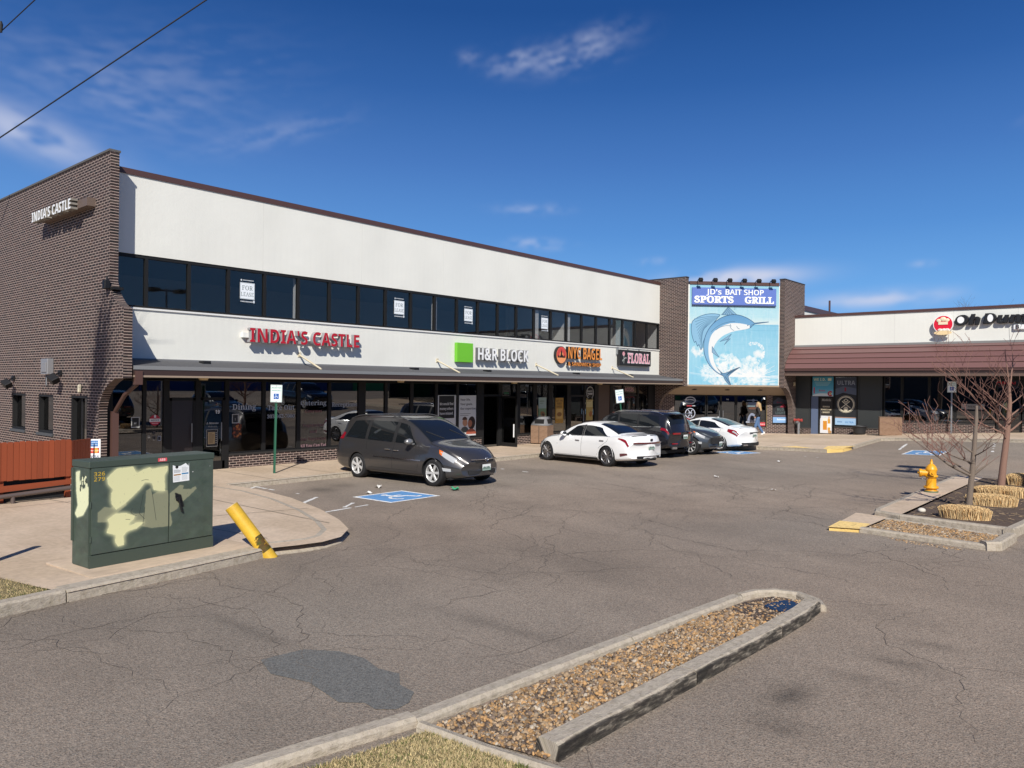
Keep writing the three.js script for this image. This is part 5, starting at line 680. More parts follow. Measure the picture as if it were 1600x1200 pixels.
// ---------- cars ----------
function pchip(xs, ys) {
  const n = xs.length, h = [], d = [], m = []; for (let i = 0; i < n - 1; i++) { h[i] = xs[i + 1] - xs[i]; d[i] = (ys[i + 1] - ys[i]) / h[i]; }
  m[0] = d[0]; m[n - 1] = d[n - 2]; for (let i = 1; i < n - 1; i++) { if (d[i - 1] * d[i] <= 0) m[i] = 0; else { const a = 2 * h[i] + h[i - 1], b = h[i] + 2 * h[i - 1]; m[i] = (a + b) / (a / d[i - 1] + b / d[i]); } }
  return (x) => { x = Math.max(xs[0], Math.min(xs[n - 1], x)); let i = 0; while (i < n - 2 && x > xs[i + 1]) i++; const t = (x - xs[i]) / h[i], t2 = t * t, t3 = t2 * t; return (2 * t3 - 3 * t2 + 1) * ys[i] + (t3 - 2 * t2 + t) * h[i] * m[i] + (-2 * t3 + 3 * t2) * ys[i + 1] + (t3 - t2) * h[i] * m[i + 1]; };
}
const ev = new Evaluator(); ev.attributes = ['position', 'normal']; ev.useGroups = true;
const carGlass = phys(.010, .012, .014, .03, { ior: 1.5 }), trimM = std(.016, .016, .017, .6), lampRed = phys(.24, .006, .009, .1, { clearcoat: 1 }), lampClear = phys(.42, .43, .44, .12, { clearcoat: 1 }), amber = phys(.75, .16, .02, .12, { clearcoat: 1 }), seamM = std(.012, .012, .013, .8), plateM = flat(canvas(128, 64, (x) => { x.fillStyle = '#dfe3e0'; x.fillRect(0, 0, 128, 64); x.fillStyle = '#8fa59a'; x.beginPath(); x.moveTo(0, 40); x.lineTo(30, 22); x.lineTo(60, 38); x.lineTo(90, 20); x.lineTo(128, 42); x.lineTo(128, 64); x.lineTo(0, 64); x.fill(); x.fillStyle = '#3c5048'; for (let i = 0; i < 6; i++) x.fillRect(16 + i * 17, 24, 10, 26); }));
function wheelParts(r, w, nsp, style, rimM) {
  const t = []; const R0 = r * style.rim; for (const [a, b] of [[R0 * .97, -w / 2 + .01], [R0 + .02, -w / 2], [r - .025, -w / 2 + .004], [r, -w / 2 + .035], [r, w / 2 - .035], [r - .025, w / 2 - .004], [R0 + .02, w / 2], [R0 * .97, w / 2 - .01]]) t.push(new THREE.Vector2(a, b));
  const tyre = new THREE.LatheGeometry(t, 40); tyre.rotateX(HP);
  const rim = []; const lip = new THREE.LatheGeometry([[R0 * .985, w / 2 - .004], [R0 * .95, w / 2 + .002], [R0 * .9, w / 2 - .02], [R0 * .88, -w / 2 + .02]].map((p) => new THREE.Vector2(...p)), 36); lip.rotateX(HP); rim.push(lip);
  for (let i = 0; i < nsp; i++) { const a = i / nsp * Math.PI * 2; for (const off of style.twin ? [-.1, .1] : [0]) { const s = poly([[-R0 * style.wide * .6, R0 * .12], [R0 * style.wide * .6, R0 * .12], [R0 * style.wide, R0 * .93], [-R0 * style.wide, R0 * .93]], .022, .006); s.translate(0, 0, w / 2 - .045); s.rotateX(.06); s.rotateZ(a + off); rim.push(s); } }
  const hub = new THREE.CylinderGeometry(R0 * .2, R0 * .22, .03, 16); hub.rotateX(HP); hub.translate(0, 0, w / 2 - .022); rim.push(hub);
  const back = new THREE.CylinderGeometry(R0 * .93, R0 * .93, .02, 30); back.rotateX(HP); back.translate(0, 0, w / 2 - .1);
  const disc = new THREE.CylinderGeometry(R0 * .62, R0 * .62, .02, 26); disc.rotateX(HP); disc.translate(0, 0, w / 2 - .078);
  return { tyre, rim: merge(rim), back, disc, rimM };
}
function makeCar(D, name, label) {
  const T = thing(name, label, D.cat), K = D.st, xs = K.map((k) => k[0]), f = {}; ['yb', 'W', 'yt', 'Wb', 'yr', 'Wr', 'yc'].forEach((n, i) => { f[n] = pchip(xs, K.map((k) => k[i + 1])); });
  const L = xs[xs.length - 1], X0 = xs[0], mx = Math.max(...K.map((k) => k[2])), ox = (D.ax[0] + D.ax[1]) / 2;
  const S = (x, s, side = 1) => {
    const yb = f.yb(x), W = f.W(x), yt = f.yt(x), Wb = f.Wb(x), yr = f.yr(x), Wr = f.Wr(x), yc = f.yc(x); let z, y, t;
    if (s <= 1) { z = .8 * W * s; y = yb; } else if (s <= 2) { t = (s - 1) * HP; z = .8 * W + .185 * W * Math.sin(t); y = yb + .1 * (1 - Math.cos(t)); }
    else if (s <= 4) { t = (s - 2) / 2; const a = .985 * W, b = Wb, m = W * 1.0, A = 2 * (t - .5) * (t - 1), Bq = -4 * t * (t - 1), C = 2 * t * (t - .5); z = a * A + m * Bq + b * C; y = yb + .1 + (yt - yb - .1) * t; const cr = D.crease ? D.crease * Math.exp(-Math.pow((t - .78) / .07, 2)) : 0; z += cr; }
    else if (s <= 5) { t = s - 4; z = lerp(Wb, Wr, t) + .05 * Math.sin(Math.PI * t) * Math.max(0, yr - yt); y = lerp(yt, yr, t); }
    else { t = (s - 5) * HP; z = Wr * Math.pow(Math.max(0, Math.cos(t)), .6); y = yr + (yc - yr) * Math.pow(Math.sin(t), .9); }
    const q = (z / mx) * (z / mx); const X = x + D.bow[0] * q * (1 - sstep(0, 1.1, x)) - D.bow[1] * q * sstep(L - 1.1, L, x);
    return V(X - ox, y, z * side);
  };
  const N = (x, s, side) => { const e = .012, a = S(x + e, s, side).sub(S(x - e, s, side)), s0 = Math.max(0.02, s - e), s1 = Math.min(5.98, s + e), b = S(x, s1, side).sub(S(x, s0, side)); const n = a.cross(b).normalize(); const p = S(x, s, side); if (n.z * side < 0 && s < 5.2 && s > 1.5) n.negate(); else if (s >= 5.2 && n.y < 0) n.negate(); return n; };
  // body shell
  const sl = []; for (let s = 0; s < 6.001;) { sl.push(s); s += s < 1 ? .5 : s < 2 ? .25 : s < 4 ? .167 : s < 4.99 ? .2 : .125; s = Math.round(s * 1000) / 1000; if (s > 3.98 && s < 4.02) s = 4; if (s > 5.98) s = 6; if (sl.length > 60 || sl[sl.length - 1] === 6) break; }
  const nS = sl.length, ring = (x) => { const r = sl.map((s) => S(x, s, 1)); for (let i = nS - 2; i > 0; i--) r.push(S(x, sl[i], -1)); return r; };
  const rings = []; const NX = 72; for (let i = 0; i <= NX; i++) rings.push(ring(X0 + (L - X0) * i / NX));
  const cap = (r, k, dx) => { const cy = r.reduce((a, p) => a + p.y, 0) / r.length; return r.map((p) => V(p.x + dx, cy + (p.y - cy) * k, p.z * k)); };
  rings.unshift(cap(rings[0], .975, -.018)); rings.unshift(cap(rings[1], .9, -.03)); rings.push(cap(rings[rings.length - 1], .975, .018)); rings.push(cap(rings[rings.length - 2], .9, .03));
  const pos = [], idx = [], M2 = rings[0].length; for (const r of rings) for (const p of r) pos.push(p.x, p.y, p.z);
  for (let i = 0; i < rings.length - 1; i++) for (let k = 0; k < M2; k++) { const a = i * M2 + k, b = i * M2 + (k + 1) % M2, c = a + M2, d = b + M2; idx.push(a, b, c, b, d, c); }
  for (const [i, fl] of [[0, 0], [rings.length - 1, 1]]) { const r = rings[i], c = r.reduce((a, p) => a.add(p), V(0, 0, 0)).multiplyScalar(1 / M2); c.x = Math[fl ? 'max' : 'min'](...r.map((p) => p.x)); pos.push(c.x, c.y, c.z); const o = pos.length / 3 - 1; for (let k = 0; k < M2; k++) { const a = i * M2 + k, b = i * M2 + (k + 1) % M2; fl ? idx.push(a, b, o) : idx.push(b, a, o); } }
  let g = new THREE.BufferGeometry(); g.setAttribute('position', new THREE.Float32BufferAttribute(pos, 3)); g.setIndex(idx); g.computeVertexNormals();
  { const c = V(0, 0, 0), a = V(0, 0, 0), b = V(0, 0, 0), d = V(0, 0, 0); let vol = 0; for (let i = 0; i < idx.length; i += 3) { a.set(pos[idx[i] * 3], pos[idx[i] * 3 + 1], pos[idx[i] * 3 + 2]); b.set(pos[idx[i + 1] * 3], pos[idx[i + 1] * 3 + 1], pos[idx[i + 1] * 3 + 2]); d.set(pos[idx[i + 2] * 3], pos[idx[i + 2] * 3 + 1], pos[idx[i + 2] * 3 + 2]); vol += a.dot(b.clone().cross(d)); } if (vol < 0) { for (let i = 0; i < idx.length; i += 3) { const t = idx[i]; idx[i] = idx[i + 1]; idx[i + 1] = t; } g.setIndex(idx); g.computeVertexNormals(); } }
  g = toCreasedNormals(g, .55); g.deleteAttribute('uv');
  let bodyB = new Brush(g, D.paint); bodyB.updateMatrixWorld();
  const rW = D.r + D.gap; const wells = []; for (const ax of D.ax) for (const sd of [1, -1]) { const c = new THREE.CylinderGeometry(rW, rW, .42, 44); c.rotateX(HP); c.translate(ax - ox, D.r, sd * (mx - .13)); wells.push(c); }
  for (const w of wells) { const q = new Brush(w, seamM); q.geometry.deleteAttribute('uv'); q.updateMatrixWorld(); bodyB = ev.evaluate(bodyB, q, SUBTRACTION); bodyB.updateMatrixWorld(); }
  // split shell and wheel wells
  { const gm = bodyB.geometry, mats = Array.isArray(bodyB.material) ? bodyB.material : [bodyB.material], take = (dark) => { const P = [], Nn = [], ix = gm.index; for (const r of gm.groups) { if ((mats[r.materialIndex] === seamM) !== dark) continue; for (let i = r.start; i < r.start + r.count; i++) { const v = ix ? ix.getX(i) : i; P.push(gm.attributes.position.getX(v), gm.attributes.position.getY(v), gm.attributes.position.getZ(v)); Nn.push(gm.attributes.normal.getX(v), gm.attributes.normal.getY(v), gm.attributes.normal.getZ(v)); } } const o = new THREE.BufferGeometry(); o.setAttribute('position', new THREE.Float32BufferAttribute(P, 3)); o.setAttribute('normal', new THREE.Float32BufferAttribute(Nn, 3)); return o; }; part('body', take(false), D.paint, T); part('wheel_well', take(true), seamM, T); }
  const patch = (fn, n, m, off, sides = [1, -1]) => sides.map((sd) => { const P = [], ix = []; for (let i = 0; i <= n; i++) for (let j = 0; j <= m; j++) { const [x, s] = fn(i / n, j / m), p = S(x, s, sd).addScaledVector(N(x, s, sd), off); P.push(p.x, p.y, p.z); if (i && j) { const a = (i - 1) * (m + 1) + j - 1, b = a + m + 1; sd > 0 ? ix.push(a, b, a + 1, b, b + 1, a + 1) : ix.push(a, a + 1, b, b, a + 1, b + 1); } } const q = new THREE.BufferGeometry(); q.setAttribute('position', new THREE.Float32BufferAttribute(P, 3)); q.setIndex(ix); q.computeVertexNormals(); return q; });
  const line = (pts, w, off, sides = [1, -1]) => sides.map((sd) => { const Q = pts.map(([x, s]) => [S(x, s, sd), N(x, s, sd)]), P = [], ix = []; Q.forEach(([p, n], i) => { const t = Q[Math.min(Q.length - 1, i + 1)][0].clone().sub(Q[Math.max(0, i - 1)][0]).normalize(), b = t.cross(n).normalize(); for (const k of [1, -1]) { const v = p.clone().addScaledVector(n, off).addScaledVector(b, k * w / 2); P.push(v.x, v.y, v.z); } if (i) { const a = 2 * i; ix.push(a - 2, a - 1, a, a - 1, a + 1, a); } }); const q = new THREE.BufferGeometry(); q.setAttribute('position', new THREE.Float32BufferAttribute(P, 3)); q.setIndex(ix); q.computeVertexNormals(); return q; });
  const seg = (x0, s0, x1, s1, n = 12) => Array.from({ length: n + 1 }, (_, i) => [lerp(x0, x1, i / n), lerp(s0, s1, i / n)]);
  const quad = (a, b, c, d) => (u, v) => [lerp(lerp(a[0], d[0], u), lerp(b[0], c[0], u), v), lerp(lerp(a[1], d[1], u), lerp(b[1], c[1], u), v)];
  // glass: [front bottom x, front top x, rear bottom x, rear top x]
  const all = (arr, n, m, off) => arr.map((w) => { const lo = w[4] ?? 4.07, hi = w[5] ?? 4.9; return patch((a, b) => [lerp(lerp(w[0], w[1], b), lerp(w[2], w[3], b), a), lerp(lo, hi, b)], n, m, off); });
  for (const sd of [0, 1]) for (const w of all(D.win, 18, 8, .004)) part('side_window', w[sd], carGlass, T);
  if (D.winTrim) part('window_trim', D.winTrim.flatMap(([x0, s0, x1, s1]) => line(seg(x0, s0, x1, s1, 20), .018, .006)), D.trimMat || M.chrome, T);
  for (const [b0, t0, b1, t1] of D.pillars) for (const q of patch((a, b) => [lerp(lerp(b0, t0, b), lerp(b1, t1, b), a), lerp(4.06, 4.91, b)], 2, 8, .0055)) part('pillar', q, trimM, T);
  part('windshield', patch((a, b) => [lerp(D.ws[0], D.ws[1], a), lerp(5.2, 6, b)], 14, 10, .004), carGlass, T);
  part('windshield_edge', line(seg(D.ws[0] - .02, 5.19, D.ws[1], 5.19, 14), .022, .005), trimM, T);
  part('rear_window', patch((a, b) => [lerp(D.rw[0], D.rw[1], a), lerp(5.22, 6, b)], 14, 10, .004), carGlass, T);
  part('door_seam', [...D.seams.flatMap((p) => line(typeof p[0] === 'number' ? seg(...p) : p, .009, .0022)), ...line(seg(D.ax[0] + rW + .12, 2.12, D.ax[1] - rW - .08, 2.12, 20), .008, .002)], seamM, T);
  part('hood_seam', [...line(seg(D.hood[0], 5.06, D.hood[1], 5.06, 14), .008, .0025), ...line(seg(D.hood[1], 5.06, D.hood[1], 5.98, 10), .012, .0025)], seamM, T);
  part('arch_lip', D.ax.flatMap((ax) => [1, -1].map((sd) => { const t = new THREE.TorusGeometry(rW + .002, .012, 6, 30, Math.PI * 1.04); t.rotateZ(-.04 * Math.PI / 2); const p = t.attributes.position; for (let i = 0; i < p.count; i++) { const x = p.getX(i) + ax, y = p.getY(i) + D.r; let lo = 2, hi = 4.8; for (let q = 0; q < 22; q++) { const m = (lo + hi) / 2; S(x, m, 1).y < y ? lo = m : hi = m; } const sp = S(x, lo, 1); p.setXYZ(i, sp.x, y, sd * (sp.z + p.getZ(i) * .6 - .004)); } t.computeVertexNormals(); return t; })), D.archM || D.paint, T);
  for (const h of D.handles) for (const sd of [1, -1]) { const p = S(h[0], h[1], sd), n = N(h[0], h[1], sd), hb = RB(.2, .026, .03, .01, 0, 0, 0); hb.translate(p.x + n.x * .03, p.y, p.z + n.z * .03); const ha = B(p.x - .09, p.x + .07, p.y - .03, p.y + .025, p.z - .004, p.z + .004 + sd * .004); part('door_handle', hb, h[2] || D.paint, T); }
  for (const sd of [1, -1]) { const p = S(D.mir[0], 4.1, sd); const m = new THREE.SphereGeometry(1, 18, 12); m.scale(.075, .078, .12); m.translate(p.x + .03, p.y + .07, p.z + sd * .16); const ft = B(p.x - .03, p.x + .04, p.y - .005, p.y + .03, p.z - .03, p.z + sd * .1); const mg = part('mirror', [m, ft], D.mirM || D.paint, T); const gl = new THREE.CircleGeometry(.068, 16); gl.rotateY(HP); gl.scale(1, .95, 1.5); gl.translate(p.x + .104, p.y + .07, p.z + sd * .16); part('mirror_glass', gl, M.chrome, mg); }
  part('sill_trim', patch((a, b) => [lerp(D.ax[0] + rW + .02, D.ax[1] - rW - .02, a), lerp(1.5, 2.05, b)], 16, 3, .004), D.sillM || trimM, T);
  const W4 = wheelParts(D.r, D.tw || .225, D.spokes, D.rimStyle, D.rimM);
  for (const ax of D.ax) for (const sd of [1, -1]) { const w = grp('wheel', T); w.position.set(ax - ox, D.r, sd * (mx - .125)); if (sd < 0) w.rotation.y = Math.PI; w.rotation.z = ax * 1.7 + sd; part('tyre', W4.tyre, M.rubber, w); part('rim', W4.rim, D.rimM, w); part('rim_back', W4.back, seamM, w); part('brake_disc', W4.disc, std(.12, .115, .11, .5, { metalness: .6 }), w); }
  part('underbody', B(X0 - ox + .4, L - ox - .4, .18, .3, -mx + .18, mx - .18), seamM, T);
  const each = (n, g2, m) => (Array.isArray(g2) ? g2 : [g2]).map((q) => part(n, q, m, T)); const C = { bow: D.bow, T, S, N, patch, line, seg, quad, ox, L, X0, mx, add: (n, g2, m) => (/^(headlight|taillight|turn_signal|fog_light|taillight_bar|bumper_reflector|exhaust|reflector|cross_bar|wiper|taillight_lens|side_trim)$/.test(n) ? each(n, g2, m) : part(n, g2, m, T)) };
  D.extra(C); return T;
}
const face = (C, x, z, y, w, h, d) => { const g = new THREE.BoxGeometry(d, h, w, 1, 1, 16), q = g.attributes.position; for (let i = 0; i < q.count; i++) { const zz = q.getZ(i) + z, k = (zz / C.mx) ** 2; q.setXYZ(i, q.getX(i) + x - C.ox + (x < 1 ? C.bow[0] : -C.bow[1]) * k, q.getY(i) + y, zz); } g.computeVertexNormals(); return g; };
const van = {
  cat: 'minivan', paint: phys(.070, .066, .066, .34, { metalness: .55, clearcoat: 1, clearcoatRoughness: .08 }), r: .325, gap: .045, ax: [.93, 3.77], bow: [.42, .12], crease: .0,
  st: [[.05, .26, .66, .52, .6, .56, .5, .63], [.18, .22, .80, .66, .72, .70, .62, .76], [.42, .20, .895, .78, .80, .82, .70, .895], [.9, .19, .935, .90, .865, .945, .745, 1.015], [1.13, .19, .945, .945, .875, .99, .75, 1.075], [1.35, .19, .945, .945, .875, 1.13, .735, 1.20], [1.75, .19, .945, .945, .872, 1.375, .705, 1.455], [2.1, .19, .945, .95, .87, 1.52, .675, 1.605], [2.6, .19, .945, .96, .87, 1.575, .66, 1.665], [3.5, .19, .945, .985, .865, 1.575, .66, 1.67], [4.2, .20, .935, 1.015, .855, 1.53, .655, 1.635], [4.5, .22, .925, 1.03, .845, 1.46, .65, 1.575], [4.66, .26, .91, 1.04, .83, 1.22, .67, 1.36], [4.78, .30, .88, .93, .80, 1.0, .68, 1.08], [4.83, .32, .85, .84, .77, .88, .66, .93]],
  win: [[1.52, 1.95, 2.33, 2.28], [2.45, 2.40, 3.42, 3.38], [3.53, 3.5, 4.42, 4.14]], pillars: [[2.335, 2.285, 2.445, 2.395], [3.425, 3.385, 3.525, 3.495]],
  ws: [1.17, 2.1], rw: [4.5, 4.72], seams: [[2.38, 2.1, 2.36, 4.06], [[1.36, 4.0], [1.36, 3.3], [1.42, 2.6], [1.5, 2.1]], [[3.46, 4.05], [3.4, 3.5], [3.22, 2.7], [3.15, 2.1]]], hood: [.35, 1.14], handles: [[2.22, 3.55, M.chrome], [2.55, 3.58, M.chrome]], mir: [1.62], mirM: phys(.32, .32, .315, .3, { metalness: .6 }), spokes: 6, rimStyle: { rim: .70, wide: .13 }, rimM: std(.66, .66, .65, .35, { metalness: .35 }), sillM: phys(.07, .066, .066, .4, { metalness: .5 }),
  extra(C) {
    C.add('headlight', C.patch(C.quad([.15, 3.62], [.16, 4.5], [.70, 4.42], [.55, 3.8]), 12, 6, .006), lampClear); C.add('turn_signal', C.patch(C.quad([.50, 3.76], [.56, 4.42], [.74, 4.38], [.62, 3.84]), 6, 4, .0075), amber);
    C.add('side_trim', C.line(C.seg(1.32, 2.95, 3.1, 2.95, 24), .03, .008), M.chrome);
    C.add('grille', [face(C, .045, 0, .615, .62, .07, .05)], trimM); C.add('grille_bar', [face(C, .02, 0, .655, .86, .02, .05), new THREE.TorusGeometry(.045, .009, 8, 20).rotateY(HP).translate(.0 - C.ox, .65, 0)], M.chrome);
    C.add('lower_intake', [face(C, .06, 0, .345, .95, .09, .06)], trimM); C.add('fog_light', C.patch(C.quad([.16, 2.35], [.16, 2.75], [.42, 2.72], [.36, 2.4]), 6, 3, .006), lampClear);
    C.add('bumper_line', C.line([...C.seg(.06, 3.0, .48, 3.0, 10)], .012, .002), seamM);
    const pl = plate(.3, .15); pl.rotateY(-HP); pl.translate(.0 - C.ox, .46, 0); C.add('licence_plate', pl, plateM);
    C.add('taillight', C.patch(C.quad([4.52, 3.9], [4.44, 4.3], [4.62, 4.45], [4.74, 3.9]), 6, 6, .006), lampRed);
    for (const sd of [1, -1]) { const p = [2.15, 2.5, 3.2, 4.0, 4.4].map((x, i) => { const q = C.S(x, 5.22, sd); return [q.x, q.y + (i === 0 || i === 4 ? .005 : .05), q.z]; }); C.add('roof_rail', pipe(p, .016, 24, 6), std(.05, .05, .052, .4)); }
    C.add('cross_bar', [rod(C.S(2.75, 5.22, 1).add(V(0, .06, 0)), C.S(2.75, 5.22, -1).add(V(0, .06, 0)), .015), rod(C.S(3.7, 5.22, 1).add(V(0, .06, 0)), C.S(3.7, 5.22, -1).add(V(0, .06, 0)), .015)], std(.05, .05, .052, .4));
    C.add('wiper', [rod(C.S(1.2, 5.5, 1).add(V(0, .012, 0)), C.S(1.5, 5.9, 1).add(V(0, .014, 0)), .008), rod(C.S(1.2, 5.9, -1).add(V(0, .012, 0)), C.S(1.5, 5.5, -1).add(V(0, .014, 0)), .008)], trimM);
  },
};
const white = phys(.80, .80, .79, .3, { clearcoat: 1, clearcoatRoughness: .05 });
const sedan = {
  cat: 'car', paint: white, r: .335, gap: .035, ax: [.95, 3.83], bow: [.5, .34], crease: .008,
  st: [[.05, .30, .60, .50, .54, .55, .42, .60], [.2, .22, .78, .62, .70, .66, .56, .71], [.5, .17, .885, .735, .80, .765, .66, .815], [1.0, .16, .925, .835, .855, .87, .72, .925], [1.42, .16, .93, .895, .865, .93, .735, .985], [1.62, .16, .93, .91, .865, 1.02, .715, 1.075], [2.0, .16, .93, .925, .862, 1.215, .655, 1.27], [2.4, .16, .93, .935, .86, 1.335, .60, 1.405], [2.8, .16, .93, .945, .86, 1.37, .585, 1.445], [3.2, .16, .93, .955, .862, 1.335, .59, 1.415], [3.6, .165, .93, .965, .868, 1.235, .62, 1.32], [4.0, .18, .925, .975, .87, 1.095, .67, 1.175], [4.3, .2, .92, .985, .86, 1.01, .71, 1.08], [4.62, .22, .90, .985, .83, 1.0, .72, 1.06], [4.82, .25, .87, .955, .79, .985, .70, 1.055], [4.9, .28, .85, .84, .78, .88, .68, .94], [4.94, .30, .83, .74, .76, .80, .66, .86]],
  win: [[1.72, 2.22, 2.64, 2.60], [2.74, 2.69, 3.86, 3.42, 4.07, 4.86]], pillars: [[2.645, 2.605, 2.735, 2.685]], ws: [1.47, 2.4], rw: [3.28, 4.2], winTrim: [[1.7, 4.05, 3.95, 4.05]],
  seams: [[2.68, 2.1, 2.67, 4.04], [[1.5, 3.95], [1.5, 3.2], [1.55, 2.1]], [[3.88, 4.04], [3.84, 3.6], [3.5, 3.0], [3.4, 2.3]], [4.3, 5.3, 4.8, 5.3]], hood: [.28, 1.44], handles: [[2.5, 3.62, M.chrome], [3.62, 3.66, M.chrome]], mir: [1.86], spokes: 10, rimStyle: { rim: .72, wide: .045, twin: true }, rimM: std(.30, .30, .31, .3, { metalness: .9 }),
  extra(C) {
    C.add('headlight', C.patch(C.quad([.16, 3.5], [.18, 4.2], [.66, 4.3], [.5, 3.8]), 8, 4, .006), lampClear); C.add('grille', [face(C, .03, 0, .46, .75, .32, .05)], trimM);
    C.add('taillight', C.patch(C.quad([4.46, 3.82], [4.5, 3.92], [4.935, 3.8], [4.935, 3.5]), 14, 6, .006), lampRed); C.add('taillight_bar', [face(C, 4.965, 0, .80, 1.35, .045, .035, .015)], phys(.09, .004, .006, .1, { clearcoat: 1 }));
    const bk = face(C, 4.975, 0, .90, .1, .07, .02); C.add('badge', bk, trimM);
    const pl = plate(.3, .15); pl.rotateY(HP); pl.translate(4.985 - C.ox, .67, 0); C.add('licence_plate', pl, plateM);
    C.add('rear_diffuser', [face(C, 4.92, 0, .33, 1.1, .09, .07)], trimM); C.add('reflector', C.patch(C.quad([4.66, 2.12], [4.66, 2.42], [4.935, 2.42], [4.935, 2.16]), 8, 3, .006), std(.11, .035, .04, .3));
    C.add('chrome_strip', [face(C, 4.985, 0, .385, 1.15, .016, .02, .006)], M.chrome); C.add('trunk_lip', C.line(C.seg(4.84, 5.3, 4.84, 5.98, 10), .02, .004), seamM);
  },
};
const suv = {
  cat: 'suv', paint: phys(.018, .018, .022, .22, { metalness: .3, clearcoat: 1, clearcoatRoughness: .04 }), r: .385, gap: .05, ax: [.95, 4.0], bow: [.3, .22], crease: .006,
  st: [[.05, .34, .74, .80, .68, .86, .58, .92], [.2, .30, .86, .92, .80, .97, .70, 1.02], [.6, .27, .95, 1.0, .88, 1.04, .76, 1.1], [1.3, .27, .97, 1.06, .90, 1.1, .78, 1.16], [1.6, .27, .97, 1.08, .90, 1.2, .76, 1.26], [2.0, .27, .97, 1.09, .895, 1.46, .72, 1.53], [2.4, .27, .97, 1.10, .89, 1.62, .69, 1.70], [2.9, .27, .97, 1.11, .885, 1.68, .68, 1.77], [4.0, .28, .965, 1.13, .88, 1.66, .68, 1.76], [4.6, .32, .955, 1.15, .87, 1.6, .67, 1.71], [4.85, .36, .94, 1.15, .86, 1.5, .67, 1.62], [5.0, .40, .92, 1.12, .84, 1.28, .68, 1.38], [5.1, .42, .9, 1.02, .82, 1.06, .70, 1.13], [5.15, .44, .88, .94, .80, .97, .70, 1.0]],
  win: [[1.85, 2.25, 2.7, 2.66], [2.8, 2.76, 3.6, 3.56], [3.7, 3.66, 4.72, 4.5]], pillars: [[2.705, 2.665, 2.795, 2.755], [3.605, 3.565, 3.695, 3.655]], ws: [1.6, 2.4], rw: [4.74, 5.04], winTrim: [[1.8, 4.05, 4.78, 4.05]],
  seams: [[2.75, 2.1, 2.73, 4.05], [[1.55, 4], [1.5, 3], [1.55, 2.1]], [[3.7, 4.05], [3.6, 3.4], [3.45, 2.3]]], hood: [.3, 1.55], handles: [[2.58, 3.6], [3.5, 3.65]], mir: [1.95], spokes: 10, rimStyle: { rim: .70, wide: .06 }, rimM: std(.6, .6, .6, .3, { metalness: .4 }), tw: .25,
  extra(C) {
    C.add('taillight', C.patch(C.quad([4.80, 3.72], [4.80, 3.98], [5.14, 3.98], [5.14, 3.7]), 8, 4, .006), lampRed); C.add('taillight_bar', [face(C, 5.18, .5, .93, .36, .06, .03), face(C, 5.18, -.5, .93, .36, .06, .03)], lampRed);
    C.add('rear_spoiler', [RB(.3, .04, 1.25, .02, 4.98 - C.ox, 1.64, 0)], C.paint || suv.paint); const pl = plate(.3, .15); pl.rotateY(HP); pl.translate(5.19 - C.ox, .80, 0); C.add('licence_plate', pl, plateM);
    C.add('bumper_reflector', [face(C, 5.17, .58, .56, .26, .04, .03), face(C, 5.17, -.58, .56, .26, .04, .03)], lampRed); C.add('exhaust', [face(C, 5.15, .6, .40, .22, .08, .06), face(C, 5.15, -.6, .40, .22, .08, .06)], M.chrome); C.add('rear_valance', [face(C, 5.13, 0, .46, 1.5, .1, .06)], trimM);
    C.add('headlight', C.patch(C.quad([.14, 3.6], [.16, 3.95], [.6, 3.95], [.5, 3.7]), 8, 4, .006), lampClear); C.add('grille', [face(C, .04, 0, .82, 1.1, .16, .05)], trimM);
    for (const sd of [1, -1]) C.add('roof_rail', pipe([2.4, 2.7, 3.5, 4.4, 4.7].map((x, i) => { const q = C.S(x, 5.2, sd); return [q.x, q.y + (i % 4 ? .04 : .005), q.z]; }), .014, 20, 6), M.chrome);
  },
};
